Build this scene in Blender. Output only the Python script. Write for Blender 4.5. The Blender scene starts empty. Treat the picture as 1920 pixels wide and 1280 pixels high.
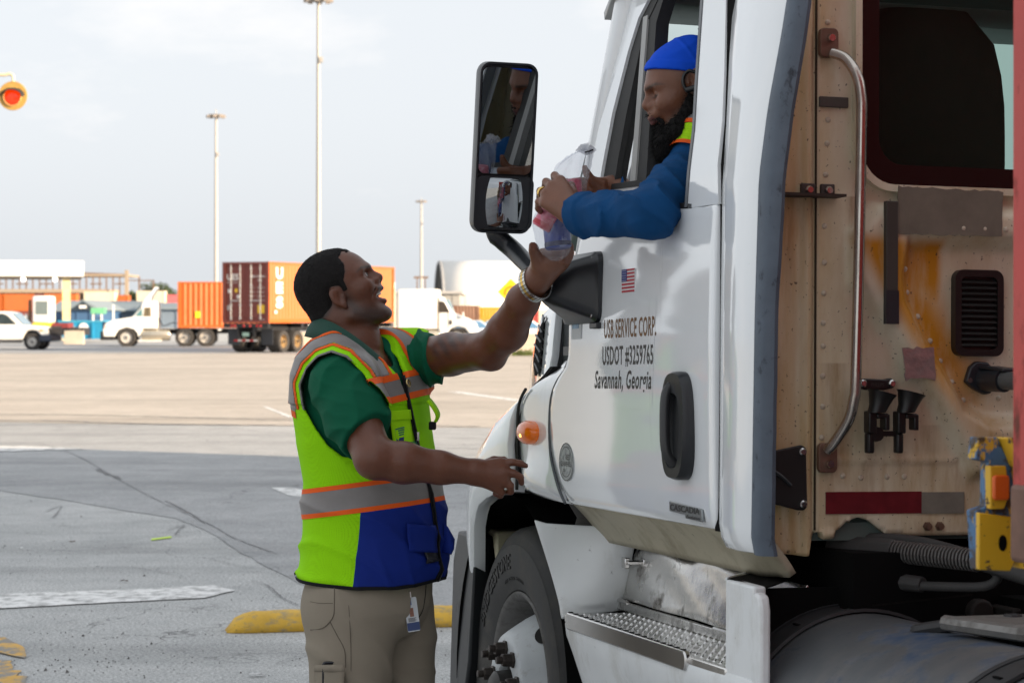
import bpy, bmesh, math, random
import numpy as np
from mathutils import Vector, Matrix

random.seed(7)
RNG = np.random.default_rng(11)
SC = bpy.context.scene
COL = SC.collection
R = math.radians

# ------------------------------------------------------------------ camera
FPX, CX, HY, CH = 4050.0, 960.0, 595.0, 1.6       # focal length (px of a 1920 px frame), centre, horizon row, eye height
cam_d = bpy.data.cameras.new('camera')
cam_d.sensor_width = 36.0
cam_d.lens = FPX / 1920.0 * 36.0
cam_d.shift_y = -(640.0 - HY) / 1920.0
cam_d.clip_start = 0.05
cam_d.clip_end = 5000.0
cam_d.dof.use_dof = True
cam_d.dof.focus_distance = 5.75
cam_d.dof.aperture_fstop = 9.0
cam = bpy.data.objects.new('camera', cam_d)
cam.location = (0, 0, CH)
cam.rotation_euler = (R(90), 0, 0)
COL.objects.link(cam)
SC.camera = cam

# ------------------------------------------------------------------ sky, sun, exposure
SUN_EL = R(15.0)
SUN_H = Vector((0.89, -0.456, 0.0)).normalized()               # horizontal direction towards the sun
S_DIR = Vector((SUN_H.x * math.cos(SUN_EL), SUN_H.y * math.cos(SUN_EL), math.sin(SUN_EL)))
world = bpy.data.worlds.new('World')
SC.world = world
world.use_nodes = True
wn, wl = world.node_tree.nodes, world.node_tree.links
wn.clear()
w_out = wn.new('ShaderNodeOutputWorld')
w_bg = wn.new('ShaderNodeBackground')
w_sky = wn.new('ShaderNodeTexSky')
w_sky.sky_type = 'NISHITA'
w_sky.sun_disc = False
w_sky.sun_elevation = SUN_EL
w_sky.sun_rotation = math.atan2(SUN_H.x, SUN_H.y)
w_sky.air_density = 1.0
w_sky.dust_density = 4.0
w_sky.ozone_density = 1.0
# thin high haze: the blue of the sky washed out to a pale veil, with faint cloud wisps
w_bw = wn.new('ShaderNodeRGBToBW')
w_tint = wn.new('ShaderNodeMix'); w_tint.data_type = 'RGBA'; w_tint.blend_type = 'MULTIPLY'
w_tint.inputs[0].default_value = 1.0
w_tint.inputs[7].default_value = (0.97, 0.99, 1.05, 1)
w_mix = wn.new('ShaderNodeMix'); w_mix.data_type = 'RGBA'; w_mix.inputs[0].default_value = 0.80
w_veil = wn.new('ShaderNodeMix'); w_veil.data_type = 'RGBA'; w_veil.inputs[0].default_value = 0.72
w_veil.inputs[7].default_value = (4.36, 4.55, 4.76, 1)
w_tc = wn.new('ShaderNodeTexCoord')
w_map = wn.new('ShaderNodeMapping'); w_map.inputs['Scale'].default_value = (1.0, 1.0, 2.6)
w_noise = wn.new('ShaderNodeTexNoise'); w_noise.inputs['Scale'].default_value = 5.5
w_noise.inputs['Detail'].default_value = 7.0; w_noise.inputs['Roughness'].default_value = 0.6
w_ramp = wn.new('ShaderNodeMapRange')
w_ramp.inputs['From Min'].default_value = 0.52; w_ramp.inputs['From Max'].default_value = 0.78
w_ramp.inputs['To Min'].default_value = 0.0; w_ramp.inputs['To Max'].default_value = 0.55
w_cl = wn.new('ShaderNodeMix'); w_cl.data_type = 'RGBA'
w_cl.inputs[7].default_value = (5.7, 5.35, 5.1, 1)
wl.new(w_sky.outputs[0], w_bw.inputs[0])
wl.new(w_bw.outputs[0], w_tint.inputs[6])
wl.new(w_sky.outputs[0], w_mix.inputs[6]); wl.new(w_tint.outputs[2], w_mix.inputs[7])
wl.new(w_mix.outputs[2], w_veil.inputs[6])
wl.new(w_tc.outputs['Generated'], w_map.inputs[0]); wl.new(w_map.outputs[0], w_noise.inputs['Vector'])
wl.new(w_noise.outputs[0], w_ramp.inputs['Value'])
wl.new(w_ramp.outputs[0], w_cl.inputs[0]); wl.new(w_veil.outputs[2], w_cl.inputs[6])
wl.new(w_cl.outputs[2], w_bg.inputs[0])
w_bg.inputs['Strength'].default_value = 0.10
wl.new(w_bg.outputs[0], w_out.inputs[0])

sun_d = bpy.data.lights.new('sun', 'SUN')
sun_d.energy = 5.0
sun_d.angle = R(0.6)
sun_d.color = (1.0, 0.79, 0.56)
sun = bpy.data.objects.new('sun', sun_d)
sun.rotation_euler = (-S_DIR).to_track_quat('-Z', 'Y').to_euler()
sun.location = S_DIR * 60
COL.objects.link(sun)

SC.view_settings.view_transform = 'Standard'
SC.view_settings.look = 'None'
SC.view_settings.gamma = 1.0
SC.view_settings.use_curve_mapping = False
SC.view_settings.exposure = 1.20
SC.render.engine = 'CYCLES'
SC.cycles.max_bounces = 8
SC.cycles.transparent_max_bounces = 16
SC.cycles.use_denoising = True

# ------------------------------------------------------------------ helpers
def at(px, py, Y):
    """point at depth Y metres in front of the camera position, from a measurement on the 1920 px photograph"""
    return Vector(((px - CX) / FPX * Y, Y, CH - (py - HY) / FPX * Y))

def tag(o, label=None, cat=None, group=None, kind=None):
    if label: o['label'] = label
    if cat: o['category'] = cat
    if group: o['group'] = group
    if kind: o['kind'] = kind
    return o

def thing(name, label, cat, loc=(0, 0, 0), rz=0.0, group=None):
    o = bpy.data.objects.new(name, None)
    o.empty_display_size = 0.2
    o.location = loc
    o.rotation_euler = (0, 0, rz)
    COL.objects.link(o)
    return tag(o, label, cat, group)

def copy_tree(o, parent=None):
    c = o.copy(); COL.objects.link(c); c.parent = parent
    for ch in list(o.children): copy_tree(ch, c)
    return c

class G:
    """collects vertices and faces of one mesh"""
    def __init__(s): s.v = []; s.f = []; s.uv = None
    def add(s, vs, fs):
        n = len(s.v); s.v += [tuple(v) for v in vs]; s.f += [tuple(i + n for i in f) for f in fs]; return s
    def box(s, lo, hi):
        x0, y0, z0 = lo; x1, y1, z1 = hi
        return s.add([(x0,y0,z0),(x1,y0,z0),(x1,y1,z0),(x0,y1,z0),(x0,y0,z1),(x1,y0,z1),(x1,y1,z1),(x0,y1,z1)],
                     [(0,3,2,1),(4,5,6,7),(0,1,5,4),(1,2,6,5),(2,3,7,6),(3,0,4,7)])
    def hexa(s, p):      # eight corners, bottom ring then top ring
        return s.add(p, [(0,3,2,1),(4,5,6,7),(0,1,5,4),(1,2,6,5),(2,3,7,6),(3,0,4,7)])
    def prism(s, pts, d):      # closed planar outline extruded by vector d
        n = len(pts); d = Vector(d)
        vs = [Vector(p) for p in pts] + [Vector(p) + d for p in pts]
        fs = [tuple(range(n))[::-1], tuple(range(n, 2*n))] + [(i, (i+1) % n, n + (i+1) % n, n + i) for i in range(n)]
        return s.add(vs, fs)
    def tube(s, path, r, n=10, cap=True):
        P = [Vector(p) for p in path]; m = len(P)
        rr = r if isinstance(r, (list, tuple)) else [r] * m
        t0 = (P[1] - P[0]).normalized()
        a = Vector((0, 0, 1)) if abs(t0.z) < 0.9 else Vector((1, 0, 0))
        u = t0.cross(a).normalized()
        vs = []
        for i in range(m):
            t = (P[min(i+1, m-1)] - P[max(i-1, 0)]).normalized()
            u = (u - t * u.dot(t)).normalized(); w = t.cross(u)
            for k in range(n):
                an = 2 * math.pi * k / n
                vs.append(P[i] + (u * math.cos(an) + w * math.sin(an)) * rr[i])
        fs = [(i*n + k, i*n + (k+1) % n, (i+1)*n + (k+1) % n, (i+1)*n + k) for i in range(m-1) for k in range(n)]
        if cap: fs += [tuple(range(n))[::-1], tuple(range((m-1)*n, m*n))]
        return s.add(vs, fs)
    def lathe(s, prof, c, axis, n=32, start=None, closed=False):      # prof = (radius, along)
        ax = Vector(axis).normalized(); c = Vector(c)
        a = Vector((0, 0, 1)) if abs(ax.z) < 0.9 else Vector((1, 0, 0))
        u = ax.cross(a).normalized(); w = ax.cross(u)
        m = len(prof); vs = []
        for (r, h) in prof:
            for k in range(n):
                an = 2 * math.pi * k / n
                vs.append(c + ax * h + (u * math.cos(an) + w * math.sin(an)) * r)
        fs = [(i*n + k, i*n + (k+1) % n, (i+1)*n + (k+1) % n, (i+1)*n + k) for i in range(m-1) for k in range(n)]
        if closed: fs += [((m-1)*n + k, (m-1)*n + (k+1) % n, (k+1) % n, k) for k in range(n)]
        return s.add(vs, fs)
    def grid(s, rows):      # rows of points, equal length
        n = len(rows[0]); vs = [p for r_ in rows for p in r_]
        fs = [(i*n + k, i*n + k + 1, (i+1)*n + k + 1, (i+1)*n + k) for i in range(len(rows)-1) for k in range(n-1)]
        return s.add(vs, fs)
    def ball(s, c, r, n=12, m=8):
        c = Vector(c); r = Vector(r) if not isinstance(r, (int, float)) else Vector((r, r, r))
        rows = []
        for i in range(m + 1):
            th = math.pi * i / m
            rows.append([c + Vector((r.x*math.sin(th)*math.cos(2*math.pi*k/n), r.y*math.sin(th)*math.sin(2*math.pi*k/n), r.z*math.cos(th))) for k in range(n + 1)])
        return s.grid(rows)
    def mesh(s, name):
        me = bpy.data.meshes.new(name); me.from_pydata([tuple(v) for v in s.v], [], s.f); me.update()
        return me

def fix(me, weld=1e-5):
    bm = bmesh.new(); bm.from_mesh(me)
    bmesh.ops.remove_doubles(bm, verts=bm.verts, dist=weld)
    bmesh.ops.recalc_face_normals(bm, faces=bm.faces)
    bm.to_mesh(me); bm.free(); me.update()

def link(name, me, m, parent=None, smooth=None, bevel=0.0, seg=2, solid=0.0):
    o = bpy.data.objects.new(name, me)
    COL.objects.link(o)
    if m is not None: me.materials.append(m)
    if parent is not None: o.parent = parent
    if solid:
        md = o.modifiers.new('thickness', 'SOLIDIFY'); md.thickness = abs(solid); md.offset = 1.0 if solid > 0 else -1.0
    if bevel:
        md = o.modifiers.new('edge', 'BEVEL'); md.width = bevel; md.segments = seg
        md.limit_method = 'ANGLE'; md.angle_limit = R(35); md.harden_normals = False
        if smooth is None: smooth = 40
    if smooth is not None:
        me.shade_smooth()
        if smooth < 179: me.set_sharp_from_angle(angle=R(smooth))
    return o

def part(name, g, m, parent=None, smooth=None, bevel=0.0, seg=2, solid=0.0, weld=True):
    me = g.mesh(name) if isinstance(g, G) else g
    if weld: fix(me)
    return link(name, me, m, parent, smooth, bevel, seg, solid)

def box(name, lo, hi, m, parent=None, bevel=0.0):
    return part(name, G().box(lo, hi), m, parent, bevel=bevel)

def spline(pts, n=8, closed=False):
    """Catmull-Rom through the points"""
    P = [Vector(p) for p in pts]; out = []
    m = len(P)
    for i in range(m if closed else m - 1):
        if closed: p0, p1, p2, p3 = P[(i-1) % m], P[i], P[(i+1) % m], P[(i+2) % m]
        else: p0, p1, p2, p3 = P[max(i-1, 0)], P[i], P[i+1], P[min(i+2, m-1)]
        for k in range(n):
            t = k / n
            out.append(0.5 * ((2*p1) + (p2-p0)*t + (2*p0-5*p1+4*p2-p3)*t*t + (3*p1-p0-3*p2+p3)*t**3))
    if not closed: out.append(P[-1])
    return out

def rrect(x0, y0, x1, y1, r, n=6):
    o = []
    for cx, cy, a0 in ((x1-r, y1-r, 0), (x0+r, y1-r, 90), (x0+r, y0+r, 180), (x1-r, y0+r, 270)):
        for k in range(n + 1):
            a = R(a0 + 90*k/n); o.append((cx + r*math.cos(a), cy + r*math.sin(a)))
    return o

# ---- materials
def nn(t, ty, **kw):
    n = t.nodes.new(ty)
    for k, v in kw.items():
        if k in n.inputs: n.inputs[k].default_value = v
        else: setattr(n, k, v)
    return n

MATS = {}
def mat(name, col, rough=0.5, metal=0.0, var=0.12, vs=6.0, bump=0.0, bs=80.0, coat=0.0, spec=0.5,
        dirt=None, dirt2=None, sss=0.0, emit=None, attr=None, wet=None, sheen=0.0):
    """principled material: base colour with noise variation, up to two layers of streaky dirt, fine relief
    dirt = (colour, (sx, sy, sz) noise scale, lo, hi, amount)"""
    if name in MATS: return MATS[name]
    m = bpy.data.materials.new(name); m.use_nodes = True; MATS[name] = m
    t = m.node_tree; b = t.nodes['Principled BSDF']; L = t.links.new
    b.inputs['Roughness'].default_value = rough; b.inputs['Metallic'].default_value = metal
    b.inputs['Coat Weight'].default_value = coat; b.inputs['Coat Roughness'].default_value = 0.08
    b.inputs['Specular IOR Level'].default_value = spec
    b.inputs['Sheen Weight'].default_value = sheen
    if sss:
        b.inputs['Subsurface Weight'].default_value = sss; b.inputs['Subsurface Radius'].default_value = (0.012, 0.005, 0.003)
        b.inputs['Subsurface Scale'].default_value = 0.5
    tc = nn(t, 'ShaderNodeTexCoord')
    if attr:
        c0 = nn(t, 'ShaderNodeVertexColor', layer_name=attr).outputs[0]
    else:
        rgb = nn(t, 'ShaderNodeRGB'); rgb.outputs[0].default_value = (*col, 1); c0 = rgb.outputs[0]
    n1 = nn(t, 'ShaderNodeTexNoise', Scale=vs, Detail=6.0, Roughness=0.62); L(tc.outputs['Object'], n1.inputs['Vector'])
    mr = nn(t, 'ShaderNodeMapRange'); mr.inputs['From Min'].default_value = 0.25; mr.inputs['From Max'].default_value = 0.75
    mr.inputs['To Min'].default_value = 1 - var; mr.inputs['To Max'].default_value = 1 + var; L(n1.outputs[0], mr.inputs['Value'])
    mu = nn(t, 'ShaderNodeVectorMath', operation='SCALE'); L(c0, mu.inputs[0]); L(mr.outputs[0], mu.inputs['Scale'])
    c = mu.outputs[0]
    for i, d in enumerate((dirt, dirt2)):
        if not d: continue
        dc, sc, lo, hi, am = d
        mp = nn(t, 'ShaderNodeMapping'); mp.inputs['Scale'].default_value = sc; mp.inputs['Location'].default_value = (3.1*i, 1.7*i, 0)
        L(tc.outputs['Object'], mp.inputs[0])
        nz = nn(t, 'ShaderNodeTexNoise', Scale=1.0, Detail=8.0, Roughness=0.68); L(mp.outputs[0], nz.inputs['Vector'])
        r2 = nn(t, 'ShaderNodeMapRange'); r2.inputs['From Min'].default_value = lo; r2.inputs['From Max'].default_value = hi
        r2.inputs['To Max'].default_value = am; L(nz.outputs[0], r2.inputs['Value'])
        mx = nn(t, 'ShaderNodeMix', data_type='RGBA'); mx.inputs[7].default_value = (*dc, 1)
        L(r2.outputs[0], mx.inputs[0]); L(c, mx.inputs[6]); c = mx.outputs[2]
        if i == 0:
            rm = nn(t, 'ShaderNodeMapRange'); rm.inputs['To Min'].default_value = rough; rm.inputs['To Max'].default_value = min(1, rough + 0.45)
            rm.inputs['From Max'].default_value = max(am, 0.01)
            L(r2.outputs[0], rm.inputs['Value']); L(rm.outputs[0], b.inputs['Roughness'])
    L(c, b.inputs['Base Color'])
    if bump:
        n2 = nn(t, 'ShaderNodeTexNoise', Scale=bs, Detail=4.0, Roughness=0.6); L(tc.outputs['Object'], n2.inputs['Vector'])
        bp = nn(t, 'ShaderNodeBump', Strength=min(1.0, bump)); bp.inputs['Distance'].default_value = 0.004
        L(n2.outputs[0], bp.inputs['Height']); L(bp.outputs[0], b.inputs['Normal'])
    if emit:
        b.inputs['Emission Color'].default_value = (*emit[0], 1); b.inputs['Emission Strength'].default_value = emit[1]
    return m

def glass(name, tint, rough=0.02, refl=1.0):
    if name in MATS: return MATS[name]
    m = bpy.data.materials.new(name); m.use_nodes = True; MATS[name] = m
    t = m.node_tree; t.nodes.clear(); L = t.links.new
    o = nn(t, 'ShaderNodeOutputMaterial'); tr = nn(t, 'ShaderNodeBsdfTransparent'); tr.inputs[0].default_value = (*tint, 1)
    gl = nn(t, 'ShaderNodeBsdfGlossy', Roughness=rough); fr = nn(t, 'ShaderNodeFresnel', IOR=1.45)
    ml = nn(t, 'ShaderNodeMath', operation='MULTIPLY'); ml.inputs[1].default_value = refl
    mx = nn(t, 'ShaderNodeMixShader'); L(fr.outputs[0], ml.inputs[0]); L(ml.outputs[0], mx.inputs[0])
    L(tr.outputs[0], mx.inputs[1]); L(gl.outputs[0], mx.inputs[2]); L(mx.outputs[0], o.inputs[0])
    return m

# ---- lettering (Blender's built-in font turned into a mesh)
def text_mesh(s, size=1.0, bold=0.0, shear=0.0, ext=0.0, xs=1.0, align='LEFT', spacing=1.0):
    c = bpy.data.curves.new('lettering', 'FONT'); c.body = s; c.size = size; c.offset = bold * size; c.shear = shear
    c.extrude = ext; c.align_x = align; c.align_y = 'BOTTOM_BASELINE'; c.space_character = spacing; c.resolution_u = 3
    o = bpy.data.objects.new('lettering', c); COL.objects.link(o)
    dg = bpy.context.evaluated_depsgraph_get(); dg.update()
    me = bpy.data.meshes.new_from_object(o.evaluated_get(dg))
    bpy.data.objects.remove(o); bpy.data.curves.remove(c)
    if xs != 1.0:
        for v in me.vertices: v.co.x *= xs
    me.materials.clear()
    return me

def lettering(s, org, ux, uy, m, parent, width=None, name='lettering', **kw):
    """flat lettering laid on a surface: org = left end of the baseline, ux / uy = reading and up directions"""
    me = text_mesh(s, **kw); ux, uy, org = Vector(ux).normalized(), Vector(uy).normalized(), Vector(org)
    xs = [v.co.x for v in me.vertices]; k = 1.0
    if width: k = width / (max(xs) - min(xs))
    x0 = min(xs) if kw.get('align', 'LEFT') == 'LEFT' else 0
    n = ux.cross(uy)
    for v in me.vertices:
        v.co = org + ux * ((v.co.x - x0) * k) + uy * v.co.y + n * v.co.z
    return link(name, me, m, parent)

# ---- signed distance shapes -> smooth continuous surfaces (used for bodies and clothes)
def A3(v): return np.asarray(v, np.float64)
def smin(a, b, k):
    h = np.clip(0.5 + 0.5 * (b - a) / k, 0, 1); return b * (1 - h) + a * h - k * h * (1 - h)
def smax(a, b, k): return -smin(-a, -b, k)
def cone(p, a, b, ra, rb):
    a, b = A3(a), A3(b); ab = b - a; pa = p - a
    t = np.clip(pa @ ab / max(ab @ ab, 1e-12), 0, 1)
    return np.linalg.norm(pa - t[:, None] * ab, axis=1) - (ra + (rb - ra) * t)
def chain(p, pts, rad, k=0.0):
    d = None
    for i in range(len(pts) - 1):
        e = cone(p, pts[i], pts[i+1], rad[i], rad[i+1])
        d = e if d is None else (np.minimum(d, e) if k == 0 else smin(d, e, k))
    return d
def ell(p, c, r, B=None):
    q = p - A3(c)
    if B is not None: q = q @ B
    r = A3(r); k0 = np.linalg.norm(q / r, axis=1); k1 = np.linalg.norm(q / (r * r), axis=1)
    return k0 * (k0 - 1) / np.maximum(k1, 1e-9)
def rbox(p, c, h, r, B=None):
    q = p - A3(c)
    if B is not None: q = q @ B
    q = np.abs(q) - (A3(h) - r)
    return np.linalg.norm(np.maximum(q, 0), axis=1) + np.minimum(q.max(axis=1), 0) - r
def poly2(u, v, P):
    """signed distance to a closed polygon in the plane"""
    P = A3(P); d = np.full(u.shape, 1e9); s = np.ones(u.shape); n = len(P); j = n - 1
    for i in range(n):
        ex, ey = P[j] - P[i]; wx, wy = u - P[i][0], v - P[i][1]
        t = np.clip((wx*ex + wy*ey) / (ex*ex + ey*ey + 1e-12), 0, 1)
        d = np.minimum(d, (wx - ex*t)**2 + (wy - ey*t)**2)
        c1 = v >= P[i][1]; c2 = v < P[j][1]; c3 = ex*wy > ey*wx
        s = np.where((c1 & c2 & c3) | (~c1 & ~c2 & ~c3), -s, s); j = i
    return s * np.sqrt(d)
def wob(p, f, seed=0, n=4):
    r = np.random.default_rng(seed); o = np.zeros(len(p))
    for i in range(n):
        d = r.normal(size=3); d /= np.linalg.norm(d); o += np.sin((p @ d) * f * r.uniform(0.7, 1.5) + r.uniform(0, 6.28))
    return o / n
def folds(p, d, f, seed=0, warp=1.0):
    """cloth folds: sharp-crested waves running across direction d"""
    d = A3(d) / np.linalg.norm(d)
    ph = (p @ d) * f + warp * 2.0 * wob(p, f * 0.35, seed) + warp * wob(p, f * 0.9, seed + 5)
    return (1 - np.abs(np.sin(ph))) ** 2 * (0.5 + 0.5 * wob(p, f * 0.3, seed + 9))

def near(p, c, r, fn, k=0.04):
    """evaluate fn only inside the ball (c, r); outside, a safe positive distance"""
    dc = np.linalg.norm(p - A3(c), axis=1) - r
    o = dc + k; m = dc < 0
    if m.any(): o[m] = fn(p[m])
    return o
def near_seg(p, a, b, r, fn, k=0.04):
    dc = cone(p, a, b, r, r); o = dc + k; m = dc < 0
    if m.any(): o[m] = fn(p[m])
    return o

def surf(fn, lo, hi, h, relax=1):
    """surface nets of fn(points) < 0 inside the box lo..hi, cell size h; returns vertices and quads"""
    lo, hi = A3(lo), A3(hi)
    n = np.ceil((hi - lo) / h).astype(int) + 2
    B = 10
    nb = (n + B - 1) // B
    gi = np.stack(np.meshgrid(*[np.arange(k) for k in nb], indexing='ij'), -1).reshape(-1, 3)
    dc = fn(lo + (gi * B + B / 2) * h)
    act = np.abs(dc) < B * h * 0.87 * 1.7 + 0.012
    D = np.empty(tuple(nb * B), np.float32)
    D6 = D.reshape(nb[0], B, nb[1], B, nb[2], B)
    base = np.where(dc < 0, -1.0, 1.0).reshape(tuple(nb))
    D6[...] = base[:, None, :, None, :, None]
    ai = gi[act]
    loc = np.stack(np.meshgrid(*[np.arange(B)]*3, indexing='ij'), -1).reshape(-1, 3)
    for s in range(0, len(ai), 150):
        ch = ai[s:s+150]
        pts = lo + ((ch * B)[:, None, :] + loc[None]) * h
        val = fn(pts.reshape(-1, 3)).reshape(len(ch), B, B, B)
        for c, vv in zip(ch, val): D6[c[0], :, c[1], :, c[2], :] = vv
    S = D < 0
    nx, ny, nz = D.shape
    cnt = sum(S[i:nx-1+i, j:ny-1+j, k:nz-1+k].astype(np.int8) for i in (0,1) for j in (0,1) for k in (0,1))
    cells = np.argwhere((cnt > 0) & (cnt < 8))
    idx = -np.ones((nx-1, ny-1, nz-1), np.int64); idx[tuple(cells.T)] = np.arange(len(cells))
    acc = np.zeros((len(cells), 3)); num = np.zeros(len(cells))
    C = [(i, j, k) for i in (0,1) for j in (0,1) for k in (0,1)]
    for a in C:
        for ax in range(3):
            if a[ax]: continue
            b = list(a); b[ax] = 1
            da = D[tuple((cells + a).T)]; db = D[tuple((cells + b).T)]
            m = (da < 0) != (db < 0)
            t = np.where(m, da / np.where(m, da - db, 1), 0)
            pos = np.repeat(np.array([a], float), len(cells), 0); pos[:, ax] += t
            acc[m] += pos[m]; num[m] += 1
    V = lo + (cells + acc / num[:, None]) * h
    F = []
    for ax in range(3):
        b_, c_ = (ax + 1) % 3, (ax + 2) % 3
        sl0 = [slice(None)]*3; sl1 = [slice(None)]*3
        sl0[ax] = slice(0, -1); sl1[ax] = slice(1, None)
        e = np.argwhere(S[tuple(sl0)] != S[tuple(sl1)])
        e = e[(e[:, b_] > 0) & (e[:, c_] > 0) & (e[:, b_] < D.shape[b_]-1) & (e[:, c_] < D.shape[c_]-1)]
        sg = S[tuple(e.T)]
        q = []
        for db, dc_ in ((0,0),(1,0),(1,1),(0,1)):
            o = e.copy(); o[:, b_] -= db; o[:, c_] -= dc_; q.append(idx[tuple(o.T)])
        q = np.stack(q, 1)
        F.append(np.where(sg[:, None], q, q[:, ::-1]))
    F = np.concatenate(F)
    F = F[(F >= 0).all(1)]
    for _ in range(relax):
        sm = np.zeros_like(V); ct = np.zeros(len(V))
        for i in range(4):
            np.add.at(sm, F[:, i], V[F[:, (i+1) % 4]] + V[F[:, (i+3) % 4]]); np.add.at(ct, F[:, i], 2)
        V = V * 0.4 + 0.6 * sm / np.maximum(ct, 1)[:, None]
    return V, F

def np_mesh(name, V, F):
    me = bpy.data.meshes.new(name)
    k = F.shape[1]
    me.vertices.add(len(V)); me.vertices.foreach_set('co', np.ascontiguousarray(V, np.float32).ravel())
    me.loops.add(F.size); me.loops.foreach_set('vertex_index', np.ascontiguousarray(F, np.int32).ravel())
    me.polygons.add(len(F)); me.polygons.foreach_set('loop_start', np.arange(0, F.size, k, dtype=np.int32))
    me.polygons.foreach_set('loop_total', np.full(len(F), k, np.int32))
    me.update(calc_edges=True); me.validate()
    return me

def sdf_part(name, fn, lo, hi, h, m, parent, org=(0, 0, 0), relax=1, cuts=(), colour=None, push=0.0):
    """mesh of a distance function; cuts = (point, normal) planes whose positive side is removed; org = parent's location"""
    V, F = surf(fn, lo, hi, h, relax)
    if colour is not None: cl = colour(V)
    me = np_mesh(name, V - A3(org), F)
    if colour is not None:
        ca = me.color_attributes.new('col', 'FLOAT_COLOR', 'POINT')
        ca.data.foreach_set('color', np.concatenate([cl, np.ones((len(cl), 1))], 1).astype(np.float32).ravel())
    if cuts or push:
        bm = bmesh.new(); bm.from_mesh(me)
        if push:
            for v in bm.verts: v.normal_update()
            nm = [v.normal.copy() for v in bm.verts]
            for v, n_ in zip(bm.verts, nm): v.co += n_ * push
        for (pp, nr) in cuts:
            bmesh.ops.bisect_plane(bm, geom=bm.verts[:] + bm.edges[:] + bm.faces[:], plane_co=Vector(pp) - Vector(org), plane_no=Vector(nr), clear_outer=True)
        bm.to_mesh(me); bm.free(); me.update()
    return link(name, me, m, parent, smooth=180)

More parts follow.
